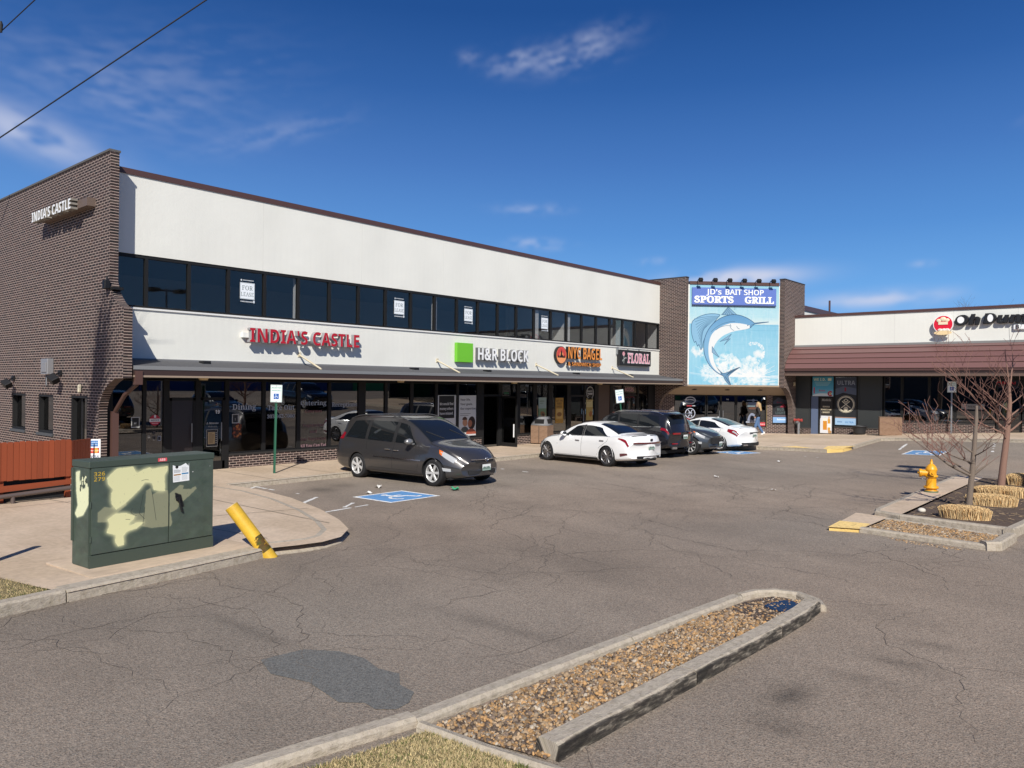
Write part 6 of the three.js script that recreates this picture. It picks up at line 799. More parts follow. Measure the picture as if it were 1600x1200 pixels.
const cross = {
  cat: 'car', paint: phys(.062, .070, .078, .3, { metalness: .5, clearcoat: 1, clearcoatRoughness: .06 }), r: .355, gap: .05, ax: [.9, 3.6], bow: [.46, .2], crease: .006,
  st: [[.05, .30, .66, .66, .58, .70, .48, .76], [.2, .24, .80, .76, .72, .80, .62, .87], [.5, .21, .90, .88, .82, .92, .70, .98], [.95, .20, .93, .96, .86, 1.0, .74, 1.06], [1.25, .20, .935, .99, .865, 1.04, .745, 1.11], [1.6, .2, .935, 1.0, .865, 1.24, .72, 1.3], [2.0, .2, .935, 1.01, .86, 1.44, .67, 1.51], [2.4, .2, .935, 1.02, .86, 1.55, .64, 1.63], [3.0, .2, .93, 1.05, .855, 1.56, .63, 1.65], [3.7, .22, .92, 1.09, .845, 1.49, .63, 1.6], [4.1, .26, .9, 1.1, .83, 1.36, .63, 1.47], [4.35, .3, .87, 1.05, .8, 1.15, .64, 1.23], [4.5, .34, .83, .9, .76, .94, .63, 1.0]],
  win: [[1.55, 2.0, 2.42, 2.38], [2.52, 2.48, 3.3, 3.2], [3.38, 3.3, 3.95, 3.7]], pillars: [[2.425, 2.385, 2.515, 2.475], [3.3, 3.2, 3.38, 3.3]], ws: [1.28, 2.28], rw: [3.85, 4.3], winTrim: [[1.5, 4.05, 4.0, 4.05]],
  seams: [[2.47, 2.1, 2.45, 4.05], [[1.35, 4], [1.32, 3], [1.4, 2.1]], [[3.3, 4.05], [3.25, 3.4], [3.1, 2.3]]], hood: [.3, 1.24], handles: [[2.3, 3.6], [3.12, 3.65]], mir: [1.68], spokes: 8, rimStyle: { rim: .70, wide: .06 }, rimM: std(.6, .6, .6, .3, { metalness: .4 }), archM: trimM,
  extra(C) {
    C.add('headlight', C.patch(C.quad([.13, 3.62], [.15, 4.2], [.62, 4.35], [.5, 3.95]), 10, 5, .006), lampClear); C.add('turn_signal', C.patch(C.quad([.52, 3.95], [.56, 4.3], [.70, 4.3], [.64, 4.0]), 5, 3, .0075), amber); C.add('grille', [face(C, .045, 0, .55, .95, .24, .06)], trimM); C.add('lower_intake', [face(C, .06, 0, .34, 1.1, .08, .05)], trimM); C.add('bumper_strip', [face(C, .05, 0, .285, 1.2, .02, .05)], M.chrome);
    C.add('fog_light', C.patch(C.quad([.16, 2.5], [.16, 2.9], [.38, 2.9], [.34, 2.55]), 6, 3, .006), lampClear); const pl = plate(.3, .15); pl.rotateY(-HP); pl.translate(.0 - C.ox, .44, 0); C.add('licence_plate', pl, plateM);
    C.add('taillight', C.patch(C.quad([4.1, 3.8], [4.1, 4.1], [4.46, 4.1], [4.46, 3.75]), 8, 4, .006), lampRed);
  },
};
const coupe = {
  ...sedan, ax: [.93, 3.8], bow: [.45, .36], r: .335, crease: .012,
  st: [[.05, .30, .62, .52, .56, .57, .42, .62], [.2, .22, .80, .64, .72, .68, .56, .73], [.5, .17, .90, .76, .82, .79, .66, .84], [1.0, .16, .935, .86, .86, .89, .72, .95], [1.42, .16, .94, .915, .87, .945, .735, 1.0], [1.65, .16, .94, .925, .87, 1.03, .71, 1.09], [2.0, .16, .94, .935, .868, 1.19, .65, 1.25], [2.4, .16, .94, .94, .866, 1.30, .60, 1.37], [2.8, .16, .94, .945, .866, 1.34, .58, 1.415], [3.2, .16, .94, .955, .87, 1.30, .59, 1.385], [3.6, .165, .94, .965, .88, 1.2, .63, 1.285], [4.0, .18, .935, .97, .88, 1.07, .68, 1.15], [4.35, .2, .925, .965, .86, 1.0, .71, 1.06], [4.7, .23, .90, .94, .82, .97, .70, 1.025], [4.85, .26, .87, .87, .79, .91, .68, .97], [4.92, .30, .85, .74, .77, .80, .66, .86]],
  win: [[1.74, 2.22, 2.66, 2.62], [2.76, 2.71, 3.9, 3.45, 4.07, 4.84]], rw: [3.2, 4.15], winTrim: [[1.7, 4.05, 3.98, 4.05]], spokes: 5, rimStyle: { rim: .74, wide: .11 }, rimM: std(.66, .66, .66, .3, { metalness: .4 }),
  extra(C) {
    C.add('headlight', C.patch(C.quad([.16, 3.5], [.18, 4.2], [.66, 4.3], [.5, 3.8]), 8, 4, .006), lampClear); C.add('grille', [face(C, .03, 0, .46, .7, .2, .05)], trimM);
    C.add('taillight', C.patch(C.quad([4.30, 3.66], [4.34, 3.97], [4.915, 3.9], [4.9, 3.2]), 14, 6, .006), lampRed); C.add('taillight_lens', C.patch(C.quad([4.66, 3.62], [4.68, 3.78], [4.9, 3.7], [4.89, 3.5]), 6, 3, .008), lampClear);
    const pl = plate(.3, .15); pl.rotateY(HP); pl.translate(4.965 - C.ox, .70, 0); C.add('licence_plate', pl, plateM); C.add('plate_recess', [face(C, 4.95, 0, .79, .62, .05, .03)], trimM);
    C.add('rear_diffuser', [face(C, 4.91, 0, .31, 1.35, .14, .1)], trimM); C.add('exhaust', [face(C, 4.93, .55, .28, .2, .06, .08), face(C, 4.93, -.55, .28, .2, .06, .08)], M.chrome); C.add('trunk_lip', C.line(C.seg(4.78, 5.3, 4.78, 5.98, 10), .02, .004), seamM);
    const an = new THREE.ConeGeometry(.03, .06, 8); an.translate(3.2 - C.ox, 1.42, 0); C.add('antenna', an, white);
  },
};
function park(o, x, z, turn, k = 1) { o.scale.setScalar(k); const s = Math.sin(turn), c = Math.cos(turn); const h = (d) => gy(x + c * d, z - s * d); o.position.set(x, gy(x, z), z); o.rotation.order = 'YXZ'; o.rotation.set(0, turn, Math.atan2(h(1.4) - h(-1.4), 2.8)); return o; }
const vanO = park(makeCar(van, 'minivan', 'dark grey minivan parked nose-out beside the blue wheelchair square'), -14.88, -13.65, Math.PI + .015);
const lexO = park(makeCar(sedan, 'sedan', 'white sedan with dark alloy wheels parked nose-in beside the dark suv'), -14.15, -20.6, -.16, .93);
const suvO = park(makeCar(suv, 'suv', 'black three-row suv parked nose-in between the white sedan and grey crossover'), -15.05, -23.95, -.05, .92);
const crO = park(makeCar(cross, 'crossover', 'dark grey crossover parked nose-out between the black suv and farther white car'), -14.35, -25.85, Math.PI + .06, .92);
const clsO = park(makeCar(coupe, 'sedan', 'white low-roofed car with large red tail lights, farthest of the parked row'), -14.26, -28.41, -.1, .9);
// cars across the lot that show only as reflections in the shop windows
[[suvO, 'suv', 4.5, -17, Math.PI + .1, 'dark suv across the lot, mirrored dimly in the restaurant glass'], [crO, 'crossover', 5.2, -24, 0, 'grey crossover across the lot, mirrored dimly in the tax office glass'], [suvO, 'suv', 6, -31, .1, 'black suv across the lot, mirrored dimly in the bagel shop glass'], [lexO, 'sedan', 4.6, -12.5, .2, 'white sedan across the lot, mirrored dimly in the door glass']].forEach(([o, n, x, z, t, l]) => park(dup(o, n, [0, 0, 0], 0, l), x, z, t));
// ---------- utility cabinet ----------
{
  // front face runs from the camera-side corner (-10.08, -3.76) to (-10.21, -5.44), its depth towards -x
  const ang = Math.atan2(-.13, -1.68), Wd = 1.685, Dp = .44, y0 = gy(-10.2, -4.6) + .125, H = 1.34;
  const T = thing('utility_cabinet', 'dark green two-door utility cabinet daubed with patches of cream paint', 'utility cabinet', [-10.08, y0, -3.76], HP + .077);
  const gM = std(.055, .075, .058, .5), R = rng(61);
  const paint = (w, h, fn) => canvas(w, h, (x) => { x.fillStyle = '#47534a'; x.fillRect(0, 0, w, h); for (let i = 0; i < 260; i++) { x.fillStyle = `rgba(${R() < .5 ? '92,104,92' : '50,60,52'},${.04 + R() * .08})`; x.beginPath(); x.ellipse(R() * w, R() * h, 20 + R() * 90, 10 + R() * 60, R() * 3, 0, 7); x.fill(); } fn(x); for (let i = 0; i < 60; i++) { x.fillStyle = `rgba(30,36,30,${.1 + R() * .25})`; x.fillRect(R() * w, R() * h, 1 + R() * 3, 3 + R() * 22); } });
  const soft = (x, pts, col, blur) => { x.save(); x.shadowColor = col; x.shadowBlur = blur * 2; x.fillStyle = col; x.beginPath(); pts.forEach((p, i) => { const jx = (R() - .5) * 7, jy = (R() - .5) * 7; i ? x.lineTo(p[0] + jx, p[1] + jy) : x.moveTo(p[0], p[1]); }); x.closePath(); x.fill(); x.fill(); x.restore(); };
  const dense = (pts) => { const o = []; for (let i = 0; i < pts.length; i++) { const a = pts[i], b = pts[(i + 1) % pts.length], n = Math.max(1, Math.round(Math.hypot(b[0] - a[0], b[1] - a[1]) / 16)); for (let k = 0; k < n; k++) o.push([lerp(a[0], b[0], k / n), lerp(a[1], b[1], k / n)]); } return o; };
  const cream = '#dddba8', olive = 'rgba(136,138,112,.92)';
  const t1 = paint(830, 1080, (x) => {
    soft(x, dense([[60, 560], [130, 500], [190, 520], [330, 430], [360, 500], [250, 600], [300, 640], [560, 640], [575, 350], [620, 320], [640, 420], [690, 380], [820, 370], [830, 420], [830, 860], [640, 850], [560, 820], [360, 700], [150, 690], [60, 680]]), olive, 8);
    soft(x, dense([[150, 130], [250, 20], [430, 10], [450, 70], [480, 100], [540, 60], [610, 40], [640, 60], [820, 40], [810, 120], [780, 170], [790, 380], [660, 350], [640, 250], [560, 230], [500, 320], [350, 480], [250, 550], [200, 470], [195, 330], [215, 290], [160, 210]]), cream, 26);
    soft(x, dense([[160, 660], [240, 600], [360, 610], [450, 660], [440, 700], [380, 760], [400, 780], [470, 750], [560, 760], [470, 830], [370, 850], [330, 900], [340, 1020], [270, 1030], [240, 960], [250, 880], [150, 830], [180, 740]]), cream, 26);
    x.strokeStyle = 'rgba(40,46,40,.8)'; x.lineWidth = 5; for (const d of ['M540 390 L500 640 L560 720', 'M640 370 L690 760', 'M430 560 C380 600 420 640 470 660', 'M560 560 L540 800', 'M350 690 L400 700', 'M520 210 C560 190 580 200 600 205']) x.stroke(new Path2D(d));
    x.fillStyle = '#c9a532'; x.font = 'bold 66px monospace'; x.fillText('326', 14, 92); x.fillText('279', 14, 158);
  });
  const t2 = paint(520, 1080, (x) => { soft(x, dense([[0, 420], [120, 320], [160, 330], [150, 380], [250, 390], [300, 360], [318, 390], [230, 480], [110, 580], [90, 640], [10, 680], [30, 820], [10, 870], [0, 860]]), olive, 6); x.fillStyle = '#0d0d0e'; soft(x, dense([[62, 420], [100, 440], [130, 460], [170, 620], [150, 625], [120, 500], [112, 540], [80, 530]]), '#101011', 5); x.fillStyle = '#c8c8c2'; x.beginPath(); x.arc(270, 150, 7, 0, 7); x.fill(); x.beginPath(); x.arc(480, 90, 4, 0, 7); x.fill(); });
  const t3 = paint(300, 1340, (x) => { soft(x, dense([[60, 70], [130, 40], [120, 160], [170, 300], [290, 240], [295, 480], [200, 640], [90, 690], [50, 640], [100, 520], [70, 330]]), '#dfe2bb', 14); for (let i = 0; i < 26; i++) { x.fillStyle = i % 3 ? '#dfe2bb' : '#3d463c'; x.beginPath(); x.ellipse(140 + R() * 130, 90 + R() * 220, 5 + R() * 10, 12 + R() * 26, 0, 0, 7); x.fill(); } });
  // local x runs along the front face, local z outward
  part('body', [RB(Wd, H - .1, Dp - .02, .006, Wd / 2, (H - .1) / 2 + .0, -Dp / 2)], gM, T);
  part('plinth', B(.0, Wd, .0, .155, -.02, .012), gM, T);
  part('lid', RB(Wd + .02, .085, Dp + .02, .01, Wd / 2, H - .06, -Dp / 2), gM, T);
  const dr = (x0, x1, t, tx) => { const d = part('door', RB(x1 - x0, H - .27, .02, .005, (x0 + x1) / 2, .165 + (H - .27) / 2, .004), gM, T); part('paint', plate(x1 - x0 - .01, H - .28).translate((x0 + x1) / 2, .165 + (H - .27) / 2, .0152), flat(t, { roughness: .55 }), d); return d; };
  const d1 = dr(.02, 1.02, t1), d2 = dr(1.028, Wd - .01, t2);
  for (const y of [.32, .75]) part('hinge', rod(V(.012, y, .012), V(.012, y + .07, .012), .01), gM, d1);
  part('handle', [rod(V(1.16, .72, .03), V(1.2, .56, .035), .014), new THREE.CylinderGeometry(.03, .03, .03, 14).rotateX(HP).translate(1.15, .73, .02)], M.black, d2);
  part('side_paint', plate(Dp - .02, H - .12).rotateY(-HP).translate(-.0035, (H - .1) / 2, -Dp / 2), flat(t3, { roughness: .55 }), T);
  part('side_strip', B(-.02, -.004, .3, H - .12, -Dp + .0, -Dp + .05), gM, T);
  const bt = canvas(160, 56, (x) => { x.fillStyle = '#d8505a'; x.fillRect(0, 0, 160, 56); x.fillStyle = '#f3d3d0'; x.font = 'bold 54px sans-serif'; x.textAlign = 'center'; x.fillText('ABB', 80, 47); }); part('maker_badge', plate(.125, .045).translate(.93, H - .06, .0115), flat(bt), T);
  const st = canvas(240, 260, (x) => { x.fillStyle = '#eef0ef'; x.fillRect(0, 0, 240, 260); x.fillStyle = '#47534a'; x.beginPath(); x.moveTo(0, 0); x.lineTo(240, 0); x.lineTo(232, 50); x.lineTo(190, 6); x.lineTo(120, 36); x.lineTo(60, 44); x.lineTo(0, 16); x.fill(); x.fillStyle = '#1d1d1d'; x.beginPath(); x.arc(60, 50, 22, 0, 7); x.fill(); x.fillStyle = '#888d92'; for (let i = 0; i < 6; i++) { x.fillRect(14, 86 + i * 8, 70 + (i * 29) % 30, 4); x.fillRect(130, 60 + i * 13, 60 + (i * 31) % 36, 4); } x.fillStyle = '#a3763a'; x.fillRect(12, 150, 104, 18); x.fillStyle = '#3d7fae'; x.fillRect(128, 142, 100, 20); x.fillStyle = '#9aa0a6'; for (let i = 0; i < 5; i++) { x.fillRect(14, 182 + i * 14, 86, 4); x.fillRect(132, 176 + i * 14, 80, 4); } });
  part('sticker', plate(.235, .25).rotateZ(.03).translate(1.19, H - .25, .0185), flat(st), d2);
  // its concrete pad
  const pad = part('concrete_pad', RB(1, 1, 1, .03, 0, 0, 0, 2).scale(2.3, .2, 1.25).rotateY(HP + .077).translate(-10.32, y0 - .1 - .002, -4.72), M.concrete); pad.userData.kind = 'structure';
}
// ---------- bollards and posts ----------
{
  const o = thing('bollard', 'yellow steel bollard knocked over to a steep lean at the kerb corner', 'bollard', [-9.49, gy(-9.49, -5.94), -5.94]);
  const b = V(0, -.05, 0), t = V(-.43, .70, .38), u = t.clone().sub(b).normalize(); part('pipe', rod(b, t, .094, .094, 22, true), M.bollard, o); const c = new THREE.CylinderGeometry(.094, .094, .012, 22); c.applyQuaternion(new THREE.Quaternion().setFromUnitVectors(V(0, 1, 0), u)); c.translate(t.x, t.y, t.z); part('cap', c, std(.76, .56, .20, .7), o);
  const sc = rod(b.clone().lerp(t, .16), b.clone().lerp(t, .42), .0955, .0955, 22, true); const m = new THREE.MeshStandardMaterial({ roughness: .8, transparent: true, map: canvas(128, 128, (x) => { x.clearRect(0, 0, 128, 128); const r = rng(4); for (let i = 0; i < 130; i++) { x.fillStyle = `rgba(${60 + r() * 40},${50 + r() * 30},20,${.2 + r() * .5})`; x.beginPath(); x.ellipse(20 + r() * r() * 60, r() * 128, 2 + r() * 9, 3 + r() * 12, 0, 0, 7); x.fill(); } }) }); part('scrape', sc, m, o);
  const p = thing('bollard', 'upright yellow pipe post at the edge of the grass verge', 'bollard', [-11.42, gy(-11.4, -3.1) + .08, -3.06]); part('pipe', rod(V(0, -.05, 0), V(0, .82, 0), .062, .062, 20), M.bollard, p); const dm = new THREE.SphereGeometry(.062, 16, 8, 0, 7, 0, HP); dm.scale(1, .25, 1); dm.translate(0, .82, 0); part('cap', dm, M.bollard, p);
}
const hcTex = canvas(240, 360, (x) => { x.fillStyle = '#e9edec'; x.fillRect(0, 0, 240, 360); x.strokeStyle = '#3f8f7c'; x.lineWidth = 5; x.strokeRect(10, 10, 220, 340); x.fillStyle = '#3f8f7c'; x.font = 'bold 44px sans-serif'; x.textAlign = 'center'; x.fillText('RESERVED', 120, 74, 200); x.fillText('PARKING', 120, 134, 190); x.fillStyle = '#1d5aa6'; x.fillRect(66, 180, 108, 118); x.strokeStyle = x.fillStyle = '#eef2f4'; x.lineWidth = 8; x.beginPath(); x.arc(112, 200, 8, 0, 7); x.fill(); x.beginPath(); x.moveTo(112, 212); x.lineTo(114, 240); x.lineTo(138, 240); x.lineTo(148, 270); x.stroke(); x.beginPath(); x.arc(114, 254, 22, -2, 1.2, true); x.stroke(); });
function hcSign(label, x, z, h, mat, lean, turn, sw = .3, sh = .46) {
  const g0 = gy(x, z) + .11, o = thing('parking_sign', label, 'parking sign', [x, g0, z], turn, 'wheelchair parking signs'); o.rotation.order = 'YXZ'; o.rotation.z = lean;
  part('post', [B(-.03, .03, -.05, h - .05, -.018, -.012), B(-.03, -.022, -.05, h - .05, -.012, .012), B(.022, .03, -.05, h - .05, -.012, .012)], mat, o);
  const p = part('sign_plate', RB(sw, sh, .012, .005, 0, h - sh / 2, .02), M.steel, o); part('sign_face', plate(sw - .012, sh - .012).translate(0, h - sh / 2, .0268), flat(hcTex, { roughness: .4 }), p); part('bolt', [.02, sh - .05].map((d) => new THREE.SphereGeometry(.011, 8, 6).translate(0, h - d - .012, .028)), M.steel, p); return o;
}
hcSign('wheelchair parking sign on a tall green post before the restaurant windows', -17.84, -11.2, 2.33, M.green, -.015, .95);
hcSign('wheelchair parking sign on a leaning green post behind the dark suv', -17.35, -27.55, 2.25, M.green, .13, .9, .36, .56);
hcSign('wheelchair parking sign on a grey post before the far dark windows', -7.38, -39.0, 2.35, M.steel, 0, .25, .36, .5);
// ---------- fence, card sign, wall fittings ----------
{
  const T = thing('fence', 'rust-red board fence around the patio beside the brick end wall', 'fence', [-17.04, 0, -3.2], HP); const R = rng(5);
  const L = 2.8, n = 27, w = L / n; for (let i = 0; i < n; i++) { const top = 1.15 + R() * .015, bot = .40 + R() * .012; const g = poly([[.003, bot], [w - .005, bot], [w - .005, top - .018], [w - .02, top], [.018, top], [.003, top - .018]], .022, .002); g.translate(i * w, 0, -.011 + (R() - .5) * .01); const m = M.fenceRed.clone(); m.color.multiplyScalar(.86 + R() * .24); part('board', g, m, T); }
  for (const [y, t] of [[.58, .04], [.98, .04]]) part('rail', B(0, L, y - t, y + t, -.07, -.012), M.fenceRed, T);
  { const g = poly([[0, .12], [L, .25], [L, .345], [0, .26]], .05); g.translate(0, 0, -.02); part('lower_rail', g, M.fenceRed, T); }
  for (const x of [.06, L * .56, L - .04]) part('post', B(x - .045, x + .045, -.1, 1.12, -.12, -.03), M.fenceRed, T);
  part('pipe_rail', [rod(V(-1, -.02, .1), V(L + .1, .19, .1), .045, .045, 12), rod(V(L * .62, -.2, .1), V(L * .62, .12, .1), .04, .04, 10)], std(.13, .10, .09, .5, { metalness: .3 }), T);
  const dk = B(0, L, -.15, .42, -.3, -.14); part('skirt_board', dk, M.dark, T);
  const s = grp('return_panel', T); s.position.set(L, 0, 0); s.rotation.y = .70; for (let i = 0; i < 7; i++) { const g = poly([[.003, .36], [.095, .36], [.095, 1.13], [.003, 1.13]], .022); g.translate(i * .1, 0, -.011); part('board', g, M.fenceRed, s); } part('rail', B(0, .7, .6, .68, -.06, -.012), M.fenceRed, s);
  const ct = canvas(200, 470, (x) => { x.fillStyle = '#eef0ee'; x.fillRect(0, 0, 200, 470); x.fillStyle = '#2f6fb0'; x.fillRect(38, 20, 122, 104); x.fillStyle = '#cfe0ee'; x.font = 'bold 30px sans-serif'; x.textAlign = 'center'; x.fillText('AMERICAN', 99, 62, 110); x.fillText('EXPRESS', 99, 100, 104); x.fillStyle = '#b5342a'; x.fillRect(20, 146, 160, 92); x.fillStyle = '#d8402c'; x.beginPath(); x.arc(76, 192, 42, 0, 7); x.fill(); x.fillStyle = '#efa63a'; x.beginPath(); x.arc(126, 192, 42, 0, 7); x.fill(); x.fillStyle = '#f6efe2'; x.font = 'bold italic 24px sans-serif'; x.fillText('MasterCard', 100, 202, 140); x.fillStyle = '#3d4a66'; x.font = 'bold italic 66px sans-serif'; x.fillText('VISA', 100, 320, 170); x.fillStyle = '#d98d2e'; x.fillRect(24, 350, 152, 92); });
  const c = thing('card_sign', 'tall white plastic sign listing payment cards at the fence end', 'card sign', [-17.6, .5, -6.66], HP - .5); part('sign_plate', RB(.235, .6, .02, .008, 0, .3, 0), M.white, c); part('sign_face', plate(.225, .59).translate(0, .3, .0112), flat(ct), c); part('post', B(-.03, .03, -.6, .55, -.06, -.012), M.fenceRed, c);
}
function wallFlood(label, x, y, lean) { const o = thing('flood_light', label, 'floodlight', [x, y, -7.46]); part('bracket', [B(-.1, .1, -.06, .08, 0, .05), rod(V(0, .02, .03), V(.1, -.1, .22), .02)], M.black, o); const h = RB(.27, .17, .2, .025, 0, 0, 0); h.rotateZ(-.55); h.rotateX(.5); h.translate(.18, -.16, .24); part('lamp_head', h, M.black, o); return o; }
wallFlood('black floodlight on the brick wall above the middle patio window', -21.95, 2.55, 1); wallFlood('black floodlight with pale top on the brick wall nearest the photo edge', -25.6, 2.4, 1);
{
  const o = thing('meter_box', 'grey metal electrical box on the brick wall between the floodlights', 'electrical box', [-22.7, 2.72, -7.46]); part('housing', RB(.5, .42, .16, .02, 0, 0, .08), std(.28, .28, .29, .5, { metalness: .3 }), o); part('cover', RB(.36, .26, .03, .01, .02, -.02, .17), std(.22, .22, .23, .5), o); part('conduit', rod(V(-.1, -.25, .06), V(-.1, -.5, .06), .02), M.steel, o);
  const l = thing('wall_lamp', 'slim pale wall lamp tube above the patio door', 'wall lamp', [-20.56, 2.16, -7.46]); part('tube', RB(.07, .2, .08, .025, 0, 0, .05), std(.62, .56, .42, .5), l); part('bracket', B(-.05, .05, -.05, .05, 0, .02), M.black, l);
  const c = thing('fixture_cap', 'small dark lamp fixed at the step of the brick wall edge', 'lamp', [-18.93, 4.62, -7.44]); part('housing', [RB(.16, .22, .14, .03, 0, 0, .06), rod(V(0, .1, .05), V(-.03, .2, .03), .02)], M.black, c);
  const w = thing('wall_lamp', 'small cream lamp on the brick fin above the red pipe valve', 'wall lamp', [-14.49, 2.55, -38.9]); part('housing', RB(.1, .22, .1, .02, .05, 0, 0), std(.5, .42, .28, .5), w); part('bracket', B(-.0, .02, -.06, .06, -.05, .05), M.black, w);
}
// fire connection, bins, planters
{
  const y = gy(-14.2, -38.9) + .11, o = thing('standpipe', 'standpipe with red valve caps against the shop wall beside the brick fin', 'fire connection', [-14.22, y, -38.95]);
  part('pipe', [rod(V(0, 0, 0), V(0, .62, 0), .07, .07, 14), rod(V(0, .62, 0), V(0, .62, .18), .06, .06, 12)], M.steel, o); part('valve', [rod(V(-.16, .72, .06), V(.16, .72, .06), .06, .06, 12), new THREE.SphereGeometry(.1, 14, 10).translate(0, .7, .02)], std(.35, .05, .04, .5), o); part('cap', [rod(V(-.2, .72, .06), V(-.16, .72, .06), .075, .075, 12), rod(V(.16, .72, .06), V(.2, .72, .06), .075, .075, 12)], std(.45, .06, .05, .4), o); part('hose', pipe([[.1, .1, .05], [.22, .16, .1], [.2, .3, .12], [.12, .34, .12]], .02, 16, 6), M.black, o);
  const b = thing('litter_bin', 'square brown aggregate litter bin with a grey hooded top', 'bin', [-19.35, .0, -24.45], .3);
  const agg = std(.29, .18, .115, .95, { map: rep(conCol, 3), bumpMap: rep(stuccoBump, 3), bumpScale: .01 }); part('bin_body', RB(.72, .72, .72, .02, 0, .36, 0), agg, b); const hd = new THREE.CylinderGeometry(.34, .5, .34, 4, 1); hd.rotateY(Math.PI / 4); hd.translate(0, .9, 0); part('hood', hd, std(.17, .17, .175, .6), b); part('opening', [B(-.2, .2, .8, .98, .24, .335), B(.24, .335, .8, .98, -.2, .2)], M.black, b); part('panel_joint', [B(-.362, -.358, .02, .7, -.01, .01), B(-.01, .01, .02, .7, .358, .364)], M.dark, b);
  const p = thing('planter', 'square brown aggregate planter box before the dark panels', 'planter', [-9.6, gy(-9.6, -37.6) + .11, -37.7], .32); part('box', RB(.92, .80, .78, .02, 0, .40, 0), agg, p); part('rim', [B(-.46, .46, .8, .83, .3, .39), B(-.46, .46, .8, .83, -.39, -.3), B(-.46, -.37, .8, .83, -.3, .3), B(.37, .46, .8, .83, -.3, .3)], std(.2, .13, .085, .9), p); part('soil', B(-.37, .37, .74, .77, -.3, .3), soilMat, p);
  const t = thing('plant_tub', 'round black plastic tub on the pavement beneath the window graphic', 'tub', [-11.2, gy(-11.2, -38.6) + .11, -38.65]); const pr = [[.0, 0], [.24, 0], [.27, .1], [.32, .36], [.36, .37], [.36, .43], [.32, .43], [.3, .3], [0, .28]].map((q) => new THREE.Vector2(...q)); part('tub', new THREE.LatheGeometry(pr, 28), std(.025, .025, .027, .6), t); const so = new THREE.CircleGeometry(.3, 20); so.rotateX(-HP); so.translate(0, .34, 0); part('soil', so, soilMat, t);
}
// hydrant
{
  const o = thing('hydrant', 'yellow fire hydrant on the island kerb walk', 'fire hydrant', [-3.9, gy(-3.9, -18.6) + .13, -18.62], -.3); const Y = M.hydrant; o.scale.setScalar(.98);
  const pf = [[.0, -.06], [.14, -.06], [.14, .05], [.105, .06], [.105, .09], [.15, .1], [.15, .135], [.105, .145], [.102, .34], [.135, .35], [.135, .385], [.105, .395], [.105, .47], [.12, .5], [.118, .53], [.09, .59], [.05, .63], [.03, .64], [.03, .69], [0, .695]].map((p) => new THREE.Vector2(...p)); part('barrel', new THREE.LatheGeometry(pf, 30), Y, o);
  const g = new THREE.LatheGeometry([[0, -.06], [.145, -.06], [.145, .045], [.1, .055]].map((p) => new THREE.Vector2(...p)), 24); part('base', g, std(.09, .13, .07, .7), o);
  const noz = (dir, r, l, h) => { const a = V(0, h, 0), b = V(dir[0] * l, h, dir[1] * l), c = V(dir[0] * (l - .05), h, dir[1] * (l - .05)); return [rod(a, c, r * .82, r * .82, 18), rod(c, b, r, r, 8), rod(b, V(dir[0] * (l + .03), h, dir[1] * (l + .03)), r * .35, r * .3, 5)]; };
  part('pumper_outlet', noz([-.8, .6], .09, .24, .43), Y, o); part('hose_outlet', noz([.6, .8], .062, .18, .45), Y, o); part('hose_outlet', noz([-.6, -.8], .062, .18, .45), Y, o);
  part('flange_bolt', Array.from({ length: 8 }, (_, i) => { const a = i / 8 * 6.283; return new THREE.CylinderGeometry(.013, .013, .06, 6).translate(Math.cos(a) * .13, .118, Math.sin(a) * .13); }), Y, o); part('operating_nut', new THREE.CylinderGeometry(.02, .026, .05, 5).translate(0, .715, 0), Y, o); part('chain', pipe([[-.1, .4, .12], [-.12, .3, .14], [-.05, .27, .13], [0, .36, .11]], .006, 14, 5), M.steel, o);
}
// ---------- bare trees ----------
function limb(out, tw, p, d, len, r, depth, R, droop) {
  const n = Math.max(2, Math.round(len / .14)); let q = p.clone(), dir = d.clone().normalize(), rr = r;
  for (let i = 0; i < n; i++) {
    const nd = dir.clone().add(V((R() - .5) * .22, (R() - .5) * .2 + droop, (R() - .5) * .22)).normalize(), e = q.clone().addScaledVector(nd, len / n), r1 = Math.max(.0036, r * (1 - .8 * (i + 1) / n)); (rr > .011 ? out : tw).push(rod(q, e, rr, r1, rr > .012 ? 7 : 4, true)); q = e; dir = nd; rr = r1;
    if (depth > 0 && i > 0 && R() < (depth === 1 ? .85 : .8)) { const a = R() * 6.283, side = V(Math.cos(a), .15 + R() * .5, Math.sin(a)); limb(out, tw, q, dir.clone().multiplyScalar(.75).add(side.multiplyScalar(.75)), len * (.3 + R() * .35), Math.max(.0042, rr * .62), depth - 1, R, droop * .6); }
  }
}
function tree(name, label, x, z, y0, trunk, limbs, seed, bark, twigM, group) {
  const R = rng(seed), T = thing(name, label, 'tree', [x, y0, z], 0, group), wood = [], twigs = [], tr = [];
  for (let i = 0; i < trunk.length - 1; i++) { const [a, b] = [trunk[i], trunk[i + 1]], sub = 3; for (let k = 0; k < sub; k++) { const f = (t) => V(lerp(a[0], b[0], t), lerp(a[1], b[1], t), lerp(a[2], b[2], t)); tr.push(rod(f(k / sub), f((k + 1) / sub), lerp(a[3], b[3], k / sub), lerp(a[3], b[3], (k + 1) / sub), 12, true)); } tr.push(new THREE.SphereGeometry(b[3], 10, 8).translate(b[0], b[1], b[2])); }
  for (const l of limbs) limb(wood, twigs, V(l[0], l[1], l[2]), V(l[3], l[4], l[5]), l[6], l[7], l[8] ?? 2, R, l[9] ?? .02);
  part('trunk', tr, bark, T); const c = grp('crown', T); if (wood.length) part('branch', wood, bark, c); part('twig', twigs, twigM, c); return T;
}
const U = V(.7586, 0, -.651); // the picture's rightward direction on the ground, for laying out branches
const lr = (u, y, w = 0) => [u * U.x + w * .651, y, u * U.z + w * .7586];
